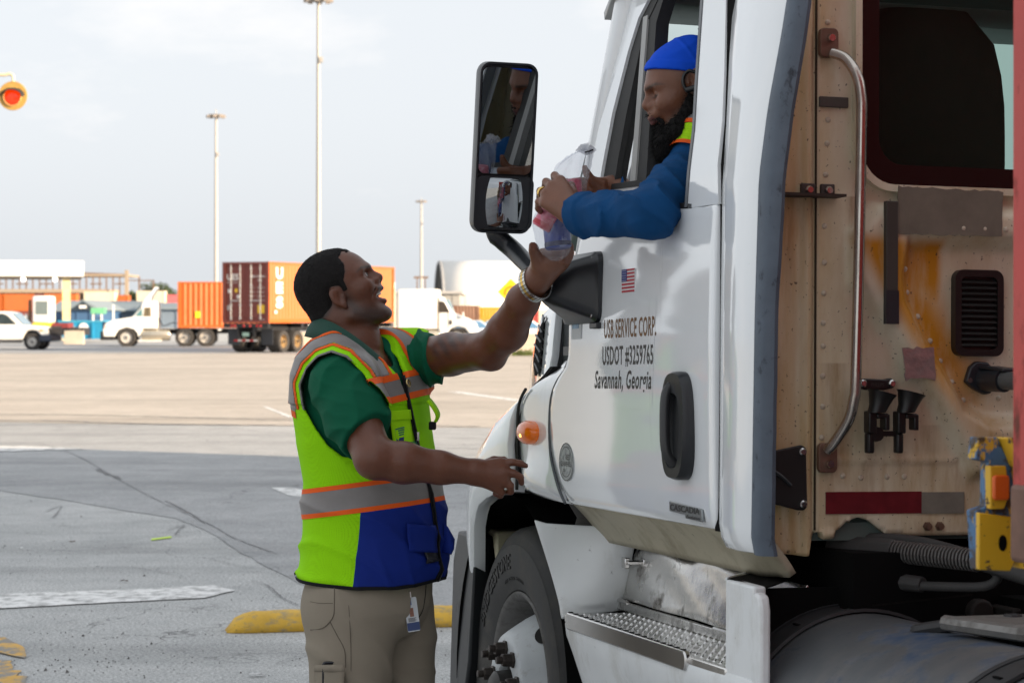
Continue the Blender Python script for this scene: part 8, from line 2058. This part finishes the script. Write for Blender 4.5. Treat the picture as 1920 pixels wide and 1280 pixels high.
# --- white sleeper tractor behind the man, nose to the right
def sleeper(loc, rz):
    t = thing('semi_truck', 'white sleeper tractor with tall exhaust stack, nose pointing right', 'truck', loc, rz)
    # front axle x = 0, nose at +1.0
    part('sleeper_box', G().box((-3.40, 0.0, 0.95), (-1.10, 2.3, 3.20)), BWHITE, t, bevel=0.08)
    part('cab', ext_xz([(-1.12, 0.95), (-1.12, 2.82), (-0.90, 2.76), (-0.62, 2.46), (-0.30, 1.86), (0.62, 1.50), (0.98, 1.25), (1.10, 0.85), (0.66, 0.55), (0.60, 0.72), (0.40, 0.98), (0.0, 1.10), (-0.40, 0.98), (-0.60, 0.72), (-0.66, 0.5), (-0.95, 0.6)], 0.02, 2.28), BWHITE, t, bevel=0.09)
    part('side_window', ext_xz([(-1.07, 1.88), (-1.07, 2.52), (-0.76, 2.50), (-0.48, 1.98), (-0.48, 1.88)], -0.012, 0.03), mat('sleeper_window', (0.05, 0.04, 0.03), 0.12), t)
    part('windscreen', ext_xz([(-0.66, 2.60), (-0.60, 2.62), (-0.28, 1.92), (-0.34, 1.90)], 0.15, 2.15), mat('teal_windscreen', (0.10, 0.22, 0.24), 0.08), t)
    part('door_seam', G().box((-0.52, -0.004, 0.98), (-0.50, 0.02, 1.9)), mat('seam_tan', (0.3, 0.25, 0.18), 0.6), t); part('grab', G().box((-0.45, -0.02, 1.2), (-0.32, 0.02, 1.45)), BBLACK, t)
    part('cab_gap', G().box((-1.14, -0.006, 1.0), (-1.09, 0.03, 2.75)), mat('seam_tan', (0.3, 0.25, 0.18), 0.6), t)
    part('exhaust_stack', G().tube([(-3.62, 0.15, 0.9), (-3.62, 0.15, 3.05)], 0.11, 12).tube([(-3.62, 0.15, 3.05), (-3.62, 0.15, 3.55), (-3.70, 0.15, 3.72)], 0.07, 10), mat('exhaust_metal', (0.55, 0.50, 0.42), 0.3, 0.8), t, smooth=40)
    part('tank', G().lathe([(0, 0), (0.30, 0), (0.33, 0.04), (0.33, 1.6), (0.3, 1.64), (0, 1.64)], (-2.6, 0.34, 0.62), (1, 0, 0), 20), mat('yellowish_chrome', (0.6, 0.55, 0.45), 0.25, 0.8), t, smooth=40)
    part('frame', G().box((-6.6, 0.7, 0.7), (0.4, 1.5, 0.98)), BBLACK, t); part('mirror', G().box((0.28, -0.16, 1.58), (0.36, 0.02, 1.90)), BWHITE, t, bevel=0.02)
    bwheel((0.0, 0.03, 0.51), 0.51, 0.28, t); bwheel((0.0, 2.27, 0.51), 0.51, 0.28, t, (0, 1, 0))
    for x in (-4.6, -5.9):
        bwheel((x, 0.0, 0.51), 0.51, 0.58, t); bwheel((x, 2.3, 0.51), 0.51, 0.58, t, (0, 1, 0))
    return t
sleeper((at(858, 648, 122).x, 122, 0), R(-2))

# --- buildings, stacks and sheds far behind
def window_grid(b, x0, x1, z0, z1, n, y, m):
    w = (x1 - x0) / n
    for i in range(n): part('opening', G().box((x0 + w * (i + 0.2), y - 0.06, z0), (x0 + w * (i + 0.8), y + 0.1, z1)), m, b)
# gate canopy
cY = 150.0
gc = thing('gate_canopy', 'flat white gate canopy on a yellow column at the left edge', 'canopy', (at(157, 600, cY).x, cY, 0), R(12))
part('fascia', G().box((-16.0, 0.0, 4.45), (0.0, 9.0, 5.52)), BWHITE, gc, bevel=0.05)
box('soffit', (-15.9, 0.1, 4.36), (-0.1, 8.9, 4.45), mat('dark_soffit', (0.12, 0.10, 0.08), 0.8), gc)
COLM = mat('yellowed_column', (0.62, 0.52, 0.28), 0.6)
for x, y in ((-1.45, 0.6), (-9.0, 0.6)): box('column', (x, y, 0), (x + 0.55, y + 0.55, 4.4), COLM, gc)
for x in (-4.1, -1.95): part('soffit_lamp', G().ball((x, 0.3, 4.26), 0.17), mat('lamp_glow', (0.9, 0.9, 0.85), 0.4, emit=((1, 0.95, 0.85), 2.0)), gc, smooth=180)
# building under construction
sY = 420.0
sf = thing('steel_frame_building', 'open steel frame building under construction behind the canopy', 'building', (at(238, 600, sY).x, sY, 0))
STL = mat('primer_steel', (0.17, 0.11, 0.075), 0.7, var=0.2); SLAB = mat('deck_slab', (0.34, 0.27, 0.20), 0.8)
for i in range(30): box('column', (-1.3 * i - 0.25, 0, 0), (-1.3 * i, 0.3, 9.6 + 0.02 * i), STL, sf)
for z, h, xe in ((3.4, 0.5, -6), (6.4, 0.7, -4), (9.6, 0.4, 0)): box('floor_deck', (-52, -0.2, z), (xe, 14, z + h), SLAB, sf)
for i in range(11): box('brace_beam', (-4.8 * i - 2.4, -0.1, 8.0), (-4.8 * i, 0.1, 8.25), STL, sf)
part('roof_truss', G().tube([(-30, 0, 11.0), (0, 0, 9.9)], 0.18, 6), STL, sf); box('end_column', (-0.4, -0.3, 0), (0.3, 0.3, 10.8), SLAB, sf)
box('scaffold', (2.2, 0, 0), (2.5, 0.3, 9.5), STL, sf); box('scaffold', (5.0, 0, 0), (5.3, 0.3, 8.8), STL, sf); box('scaffold_rail', (0, 0, 8.7), (5.3, 0.2, 8.9), STL, sf)
box('back_wall', (-52, 13.5, 3.9), (-8, 14.0, 6.4), mat('grey_infill', (0.14, 0.13, 0.13), 0.8), sf)
# distant container stacks
def far_box(px0, px1, Y, z0, m, label, depth=2.44, H=2.6):
    x0, x1 = at(px0, 0, Y).x, at(px1, 0, Y).x
    container(label, m, (x0, Y, z0), 0, L=x1 - x0, H=H, group='containers stored far behind the yard', doors=False)
far_box(-90, 62, 330, 0.0, C_MAROON, 'maroon container at the bottom of the far stack behind the pickup')
far_box(-90, 4, 330, 2.6, C_ORANGE, 'orange container cut off by the left edge on the far stack')
far_box(6, 64, 330, 2.6, C_ORANGE, 'orange container on the far stack above the pickup bonnet')
far_box(64, 146, 330, 0.0, C_ORANGE, 'orange container at the bottom of the far stack behind the gate column')
far_box(66, 81, 330, 2.62, C_MAROON, 'short maroon container end between two orange ones on the far stack')
far_box(83, 142, 330, 2.62, C_ORANGE, 'orange container on the far stack just left of the gate column')
far_box(157, 214, 300, 2.6, C_CREAM, 'cream container above the blue sheds')
far_box(157, 214, 300, 0.0, C_NAVY, 'navy container under the cream one behind the blue sheds')
far_box(216, 240, 310, 2.2, C_ORANGE, 'small orange container right of the cream container')
far_box(256, 308, 300, 2.7, C_CREAM, 'pale cream container behind the roof deflector of the left tractor')
far_box(256, 308, 300, 0.0, C_BROWN, 'brown container under the pale one behind the left tractor')
far_box(308, 345, 302, 2.2, C_PINK, 'pinkish red container left of the orange box trailer')
# blue sheds with grey gable roofs
def shed(px0, px1, Y, zw, zr, label, mw, mr, gable=False):
    x0, x1 = at(px0, 0, Y).x, at(px1, 0, Y).x; W = x1 - x0; s = thing('shed', label, 'shed', (x0, Y, 0))
    part('wall', G().box((0, 0, 0), (W, 12, zw)), mw, s)
    if gable:
        part('roof', G().prism([(-0.3, -0.3, zw), (W / 2, -0.3, zr), (W + 0.3, -0.3, zw), (W + 0.3, -0.3, zw - 0.12), (-0.3, -0.3, zw - 0.12)], (0, 12.4, 0)), mr, s)
        part('gable', G().prism([(0.0, -0.32, zw - 0.1), (W / 2, -0.32, zr - 0.12), (W - 0.0, -0.32, zw - 0.1)], (0, -0.05, 0)), mat('dark_gable', (0.02, 0.035, 0.05), 0.7), s)
        box('sign_board', (W * .36, -0.45, zw + 0.05), (W * .64, -0.38, zw + 0.32), BWHITE, s)
    else:
        part('roof', G().prism([(-0.3, -0.4, zw), (-0.3, 6, zr), (-0.3, 12.4, zw), (-0.3, 12.4, zw - 0.15), (-0.3, -0.4, zw - 0.15)], (W + 0.6, 0, 0)), mr, s)
    n = max(2, int(W / 1.2))
    for i in range(n): box('wall_rib', (W * (i + 0.5) / n - 0.06, -0.08, 0), (W * (i + 0.5) / n + 0.06, 0, zw - 0.2), mw, s)
    return s
SB = mat('blue_shed_wall', (0.045, 0.11, 0.22), 0.6, var=0.15, vs=0.4); SG = mat('blue_grey_wall', (0.17, 0.22, 0.28), 0.6, var=0.1, vs=0.4); SR = mat('grey_metal_roof', (0.20, 0.245, 0.275), 0.6)
shed(133, 181, 190, 2.35, 3.15, 'blue shed with dark gable right of the gate column', SB, SR, True)
shed(183, 262, 205, 2.3, 3.2, 'grey-blue shed behind the left tractor windscreen', SG, SR)
shed(263, 345, 200, 2.5, 3.0, 'blue-grey corrugated shed between the tractor and the orange box', SG, SR)
shed(96, 131, 200, 2.3, 3.2, 'blue shed left of the gate column', SB, SR)
# green and white gantry frame
gf = thing('booth', 'small white booth with green top in front of the blue sheds', 'booth', (at(173, 600, 170).x, 170, 0))
for x in (0, 0.65): box('leg', (x, 0, 0), (x + 0.14, 0.14, 1.9), BWHITE, gf)
box('green_top', (-0.1, -0.1, 1.9), (0.95, 0.9, 2.35), mat('green_panel', (0.15, 0.45, 0.25), 0.5), gf); box('booth_panel', (0.14, 0.05, 0.3), (0.65, 0.1, 1.7), SB, gf)
box('lamp_post', (1.6, 0, 0), (1.72, 0.12, 2.6), BWHITE, gf)
# yard tractor with boxy cab
yt = thing('yard_tractor', 'boxy white yard tractor cab with yellow deck behind the pickup', 'truck', (at(60, 600, 135).x, 135, 0))
part('cab', G().box((0, 0, 1.25), (1.15, 1.6, 2.95)), BWHITE, yt, bevel=0.12); box('window', (0.22, -0.02, 1.78), (0.98, 0.02, 2.62), mat('grey_glass', (0.16, 0.20, 0.20), 0.15), yt)
box('deck', (0.05, -0.05, 0.95), (1.15, 2.2, 1.25), mat('yellow_deck', (0.72, 0.62, 0.04), 0.5), yt); box('frame', (-0.3, 0.1, 0.5), (3.2, 2.1, 0.95), BBLACK, yt)
part('exhaust', G().tube([(-0.2, 0.3, 0.9), (-0.2, 0.3, 2.7)], 0.1, 8), mat('brown_pipe', (0.12, 0.08, 0.05), 0.7), yt); part('beacon', G().ball((-0.45, 0.4, 1.55), (0.14, 0.14, 0.28)), BWHITE, yt, smooth=180)
box('engine_box', (1.2, 0.2, 0.95), (2.2, 1.9, 1.25), mat('dull_red_box', (0.20, 0.03, 0.03), 0.6), yt)
for x in (0.3, 2.6): bwheel((x, 0.0, 0.5), 0.5, 0.4, yt)
# blue skip and concrete barriers
sk2 = thing('skip_container', 'bright blue open skip between the pickup and the left tractor', 'skip', (at(118, 600, 140).x, 140, 0))
TEAL = mat('bright_blue_skip', (0.02, 0.26, 0.46), 0.5, var=0.1)
part('tub', G().hexa([(0, 0, 0.22), (2.45, 0, 0.22), (2.45, 1.8, 0.22), (0, 1.8, 0.22), (-0.25, -0.15, 1.32), (2.65, -0.15, 1.32), (2.65, 1.95, 1.32), (-0.25, 1.95, 1.32)]), TEAL, sk2)
box('rim', (-0.3, -0.2, 1.30), (2.7, 2.0, 1.40), mat('skip_rim', (0.05, 0.33, 0.5), 0.5), sk2)
for x in (0.7, 1.3, 1.9): box('side_rib', (x, -0.19, 0.2), (x + 0.12, -0.05, 1.3), TEAL, sk2)
part('round_sign', G().lathe([(0, 0.02), (0.30, 0.02), (0.30, 0)], (1.38, -0.2, 0.95), (0, -1, 0), 20), BWHITE, sk2); box('small_lamp', (0.66, -0.22, 0.86), (0.82, -0.12, 1.0), BWHITE, sk2)
CONC = mat('weathered_concrete', (0.46, 0.40, 0.32), 0.85, var=0.12, vs=1.5, bump=0.3, bs=8)
def barrier(label, loc, rz, L=3.05, H=0.82):
    b = tag(part('concrete_barrier', G().prism([(0, y, z) for y, z in ((-0.30, 0), (-0.30, 0.08), (-0.18, 0.25), (-0.08, H), (0.08, H), (0.18, 0.25), (0.30, 0.08), (0.30, 0))], (L, 0, 0)), CONC, bevel=0.015), label, 'barrier', 'concrete barriers across the yard'); b.location = loc; b.rotation_euler = (0, 0, rz); return b
barrier('concrete barrier beside the pickup bull bar', (at(121, 640, 128).x, 128, 0), 0, 1.15)
barrier('concrete barrier right of the container chassis wheels', (at(548, 640, 118).x, 118, 0), R(2), 1.6)
barrier('concrete barrier just behind the green polo shoulder', (at(588, 640, 118).x, 118.05, 0), R(2), 3.6)
wY = 90.0
for i in range(3): barrier(('concrete barrier below the raised arm with weeds at its foot', 'concrete barrier hidden behind the truck bonnet', 'concrete barrier below the raised elbow')[i], (at(941, 640, wY).x + (i if i < 2 else -1) * 3.08, wY, 0), 0, 3.05, 0.92)
def weed(label, loc, s, seed):
    rr = random.Random(seed); w = thing('weed', label, 'plant', loc, 0, 'weeds growing along the barrier'); g = G()
    for i in range(70):
        a = rr.uniform(0, 6.28); l = s * rr.uniform(0.4, 1.0); d = Vector((math.cos(a) * rr.uniform(.3, 1.4), math.sin(a) * .4, rr.uniform(.3, 1))).normalized(); sd_ = d.cross(Vector((0, 1, 0.3))).normalized() * 0.02; b = Vector((rr.uniform(-.5, .5) * s * 1.6, 0, 0))
        g.add([b - sd_, b + sd_, b + d * l * .6 + sd_ * 1.5, b + d * l, b + d * l * .6 - sd_ * 1.5], [(0, 1, 2, 3, 4)])
    part('leaves', g, mat('dry_green_weed', (0.10, 0.13, 0.035), 0.8, var=0.5, vs=6), w, weld=False); return w
for i, (px, s, l_) in enumerate(((955, 0.30, 'weed tuft at the barrier foot left of the truck intake'), (975, 0.42, 'larger weed tuft at the barrier foot beside the truck bonnet'), (990, 0.28, 'small weed tuft partly hidden by the truck bonnet'))): weed(l_, (at(px, 640, wY - 0.5).x, wY - 0.45, 0.0), s, i)
# arched shelter, grey wall, containers and cars on the right
aY = 230.0; x0 = at(833, 0, aY).x
qh = thing('arched_shelter', 'white arched fabric shelter with an open end behind the sleeper tractor', 'shelter', (x0, aY, 0))
Rq, zq = 7.0, 0.7
arc = [(Rq * math.cos(math.pi * k / 20), zq + Rq * math.sin(math.pi * k / 20)) for k in range(21)]
dv = Vector((1.0, 0.11, 0)).normalized(); dn = Vector((-dv.y, dv.x, 0))
rows = [[dv * (50.0 * t_ / 12) + dn * (Rq + a) + Vector((0, 0, z)) for a, z in arc] for t_ in range(13)]
part('fabric_roof', G().grid(rows), mat('white_fabric', (0.78, 0.76, 0.72), 0.6, var=0.05, vs=0.3), qh, smooth=60, solid=0.1)
part('end_rib', G().tube([dn * (Rq + a) + Vector((0, 0, z)) for a, z in arc], 0.16, 8), mat('grey_rib', (0.3, 0.3, 0.3), 0.5), qh)
part('inner_liner', G().grid([[dv * (t_) + dn * (Rq + a * 0.97) + Vector((0, 0, z * 0.985)) for a, z in arc] for t_ in (0.15, 48.0)]), mat('grey_liner', (0.30, 0.28, 0.25), 0.8), qh, smooth=60)
part('base_wall', G().box((0.3, 0.0, 0.0), (49.0, 0.25, 2.4)), mat('shelter_base', (0.6, 0.54, 0.44), 0.7), qh)
gw = thing('warehouse', 'long plain grey warehouse behind the orange container', 'building', (at(640, 600, 210).x, 210, 0))
part('wall', G().box((0, 0, 0), (11.5, 20, 3.9)), mat('grey_cladding', (0.34, 0.33, 0.31), 0.7), gw); part('roof', G().box((-0.3, -0.3, 3.9), (11.8, 20.3, 4.15)), mat('grey_parapet', (0.42, 0.41, 0.40), 0.7), gw)
for i in range(14): box('cladding_rib', (0.4 + i * 0.8, -0.05, 0), (0.46 + i * 0.8, 0, 3.9), mat('grey_cladding', (0.34, 0.33, 0.31), 0.7), gw)
far_box(838, 850, 203, 0.0, C_NAVY, 'narrow dark blue container end behind the sleeper bonnet', H=2.75)
far_box(850, 898, 200, 0.0, C_BROWN, 'brown ribbed container between the sleeper tractor and yellow boxes', H=2.7)
far_box(899, 948, 206, 0.0, mat('ochre_container_paint', (0.42, 0.30, 0.06), 0.6), 'ochre container at the bottom below the yellow one', H=1.5)
far_box(899, 960, 206.3, 1.5, C_YELLOW, 'bright yellow container seen under the diamond sign', H=1.1)
far_box(985, 1010, 190, 0.0, C_RED, 'dark red container glimpsed beside the truck hood', H=2.6)
def car(label, loc, rz, m):
    c = thing('parked_car', label, 'car', loc, rz, 'cars parked behind the barrier')
    part('body', ext_xz([(-2.1, 0.35), (-2.15, 0.75), (-1.5, 0.92), (1.2, 0.92), (2.0, 0.80), (2.15, 0.55), (2.1, 0.35)], 0, 1.75), m, c, bevel=0.08)
    part('cabin', ext_xz([(-1.5, 0.9), (-1.0, 1.38), (0.3, 1.42), (1.0, 0.92)], 0.1, 1.65), m, c, bevel=0.08)
    part('side_glass', ext_xz([(-1.32, 0.94), (-0.92, 1.32), (0.26, 1.35), (0.78, 0.95)], 0.08, 0.11), mat('car_glass_blue', (0.12, 0.25, 0.42), 0.1), c)
    for x in (-1.35, 1.35): bwheel((x, 0.0, 0.33), 0.33, 0.22, c)
    return c
CARB = mat('car_silver', (0.55, 0.62, 0.70), 0.3, 0.2)
car('pale blue car parked in front of the brown container', (at(893, 600, 140).x, 140, 0), R(2), CARB)
car('white car parked beyond the barrier beside the truck hood', (at(990, 600, 130).x, 130, 0), R(0), BWHITE)
car('silver car parked between the brown container and the barrier', (at(940, 600, 150).x, 150, 0), R(1), CARB)
# diamond warning sign with a curved arrow
dY = 89.0
ds = thing('road_sign', 'yellow diamond warning sign with curved arrow under the raised arm', 'sign', (at(958, 600, dY).x, dY, 0))
part('post', G().box((-0.04, 0, 0), (0.04, 0.05, 2.9)), mat('sign_post', (0.35, 0.33, 0.30), 0.5, 0.4), ds)
cz_ = at(958, 547, dY).z
part('face', G().prism([(0, -0.01, cz_ - 0.56), (0.56, -0.01, cz_), (0, -0.01, cz_ + 0.56), (-0.56, -0.01, cz_)], (0, -0.02, 0)), mat('sign_yellow', (0.85, 0.50, 0.01), 0.5), ds, bevel=0.01)
ar = [[(r0 * math.cos(a), -0.035, cz_ - 0.05 + r0 * math.sin(a)) for a in [R(-20 + 220 * k / 16) for k in range(17)]] for r0 in (0.29, 0.21)]
part('arrow', G().grid(ar).add([(0.12, -0.035, cz_ - 0.12), (0.40, -0.035, cz_ - 0.12), (0.26, -0.035, cz_ - 0.34)], [(0, 1, 2)]), mat('sign_orange', (0.60, 0.20, 0.0), 0.5), ds)
# high mast lights
MAST = mat('galvanised_mast', (0.40, 0.375, 0.34), 0.5, 0.1)
def mast(label, px, Y, py_top, r):
    z = at(0, py_top, Y).z; m = thing('light_mast', label, 'light mast', (at(px, 0, Y).x, Y, 0), 0, 'high mast lights over the yard')
    part('pole', G().tube([(0, 0, 0), (0, 0, z * .5), (0, 0, z)], [r, r * 0.8, r * 0.55], 12), MAST, m, smooth=60)
    part('crown', G().lathe([(0.25, 0.0), (1.1, 0.35), (1.15, 0.5), (0.2, 0.6)], (0, 0, z), (0, 0, 1), 16), mat('mast_crown', (0.22, 0.20, 0.18), 0.6), m)
    for k in range(8):
        a = k * math.pi / 4; box('floodlight', (1.15 * math.cos(a) - 0.22, 1.15 * math.sin(a) - 0.22, z + 0.05), (1.15 * math.cos(a) + 0.22, 1.15 * math.sin(a) + 0.22, z + 0.42), mat('floodlight_metal', (0.35, 0.30, 0.26), 0.5), m)
    part('finial', G().tube([(0, 0, z + 0.5), (0, 0, z + 1.3)], 0.06, 6), MAST, m)
    part('winch_box', G().box((0.1, -0.4, z * .82), (0.42, 0.0, z * .82 + 0.5)), MAST, m)
    return m
mast('tallest light mast rising above the man in the green polo', 597, 200, 6, 0.26)
mast('light mast of middle height behind the orange container', 405, 305, 222, 0.30)
mast('smallest and farthest light mast left of the mirror', 790, 530, 380, 0.42)
for i, px in enumerate((782, 797)):
    pm = thing('power_pole', ('thin power pole left of the farthest light mast', 'thin power pole right of the farthest light mast')[i], 'pole', (at(px, 0, 400).x, 400, 0)); box('pole', (-0.12, 0, 0), (0.12, 0.2, at(0, 518, 400).z), STL, pm); box('cross_arm', (-0.6, -0.05, at(0, 522, 400).z), (0.6, 0.05, at(0, 521, 400).z + 0.3), STL, pm)
# hanging signal lamp at the left edge
lY = 37.0; lc = at(24, 180, lY)
sl = thing('signal_lamp', 'round amber-backed signal lamp with red lens hanging at upper left', 'signal', (lc.x, lc.y, 0))
z0_ = lc.z; AMBK = mat('ochre_backplate', (0.42, 0.25, 0.06), 0.55, var=0.2, vs=12)
part('backplate', G().lathe([(0.0, -0.10), (0.18, -0.09), (0.245, -0.02), (0.250, 0.0), (0.244, 0.012), (0.16, 0.012), (0.155, 0.03), (0.0, 0.03)], (0, 0, z0_), (0, -1, 0), 40), AMBK, sl, smooth=40)
part('lens_ring', G().lathe([(0.15, 0.03), (0.158, 0.045), (0.148, 0.05), (0.14, 0.03)], (0, 0, z0_ - 0.02), (0, -1, 0), 36), mat('pale_lens_ring', (0.6, 0.42, 0.16), 0.4), sl, smooth=40)
part('red_lens', G().lathe([(0.0, 0.075), (0.06, 0.07), (0.11, 0.055), (0.145, 0.032)], (0, 0, z0_ - 0.02), (0, -1, 0), 36), mat('red_signal_glass', (0.55, 0.012, 0.005), 0.12, emit=((1.0, 0.05, 0.0), 0.35)), sl, smooth=60)
hood_ = [[(0.205 * math.cos(R(12 + 156 * k / 18)), -0.01 - d_, z0_ - 0.02 + 0.16 * math.sin(R(12 + 156 * k / 18)) - d_ * 0.35) for k in range(19)] for d_ in (0.0, 0.14)]
part('lens_hood', G().grid(hood_), mat('hood_black', (0.02, 0.02, 0.024), 0.5), sl, smooth=60, solid=0.008)
part('hanger', G().tube(spline([(0, 0.02, z0_ + 0.24), (0, 0.02, z0_ + 0.33), (-0.06, 0.02, z0_ + 0.375), (-0.2, 0.02, z0_ + 0.36), (-0.6, 0.02, z0_ + 0.42), (-1.9, 0.02, z0_ + 0.5)], 5), 0.028, 8), mat('cream_pipe', (0.6, 0.52, 0.35), 0.5), sl, smooth=60)
part('post', G().tube([(-1.9, 0.02, 0), (-1.9, 0.02, z0_ + 0.6)], 0.07, 10), mat('cream_pipe', (0.6, 0.52, 0.35), 0.5), sl, smooth=60)
# --- trees beyond the yard
LEAF = mat('distant_foliage', (0.060, 0.085, 0.040), 0.9, var=0.45, vs=0.25)
BARK = mat('tree_bark', (0.08, 0.06, 0.045), 0.9)
def tree(label, x, Y, H, wd, seed):
    rr = random.Random(seed); t = thing('tree', label, 'tree', (x, Y, 0), 0, 'trees beyond the yard'); tr_ = G()
    tr_.tube([(0, 0, 0), (0.1, 0, H * .3), (0.0, 0.1, H * .6), (0.2, 0, H * .85)], [0.32, 0.25, 0.16, 0.06], 8); cl = []
    for i in range(9):
        a = rr.uniform(0, 6.28); z = H * rr.uniform(.35, .75); e = Vector((math.cos(a) * wd * rr.uniform(.4, .9), math.sin(a) * wd * .7, z + H * rr.uniform(.05, .22))); tr_.tube([(0, 0, z * .8), e * .6 + Vector((0, 0, z * .36)), e], [0.12, 0.08, 0.03], 6); cl.append((e, wd * rr.uniform(.30, .5)))
    for i in range(8): cl.append((Vector((rr.uniform(-.5, .5) * wd, rr.uniform(-.4, .4) * wd, H * rr.uniform(.5, .93))), wd * rr.uniform(.3, .48)))
    part('trunk', tr_, BARK, t, smooth=60); g = G()
    for c, r_2 in cl:
        for k in range(150):
            d = Vector((rr.gauss(0, 1), rr.gauss(0, 1), rr.gauss(0, 1))).normalized(); p = c + d * r_2 * rr.uniform(.45, 1.05); s_ = rr.uniform(.10, .24)
            u2 = Vector((rr.gauss(0, 1), rr.gauss(0, 1), rr.gauss(0, 1))).normalized(); v2 = d.cross(u2).normalized() if d.cross(u2).length > .01 else Vector((1, 0, 0))
            g.add([p + u2 * s_, p + v2 * s_ * .7, p - u2 * s_, p - v2 * s_ * .7], [(0, 1, 2, 3)])
    part('crown', g, LEAF, t, weld=False); return t
TX = [(253, 470, 7.3, 2.2, 'low tree at the left end of the far tree line'), (268, 450, 6.6, 2.6, 'tree left of the roof deflector'), (290, 452, 8.8, 3.2, 'broad tallest tree above the roof deflector'), (305, 446, 8.6, 2.8, 'rounded tree right of the tallest one'), (320, 450, 7.4, 2.8, 'tree touching the orange box container'), (345, 455, 6.2, 3.0, 'tree hidden mostly by the orange box container'), (742, 470, 2.6, 1.6, 'low bush-like tree behind the sleeper exhaust'), (1500, 420, 9.0, 3.2, 'tall tree hidden behind the cab'), (1590, 430, 8.0, 3.0, 'rounded tree hidden behind the cab'), (1680, 425, 9.4, 3.4, 'broad tree hidden behind the cab'), (1790, 430, 8.4, 3.2, 'last tree hidden behind the cab')]
for i, (px, Y, H, wd, lb) in enumerate(TX): tree(lb, at(px, 0, Y).x, Y, H, wd, i + 40)
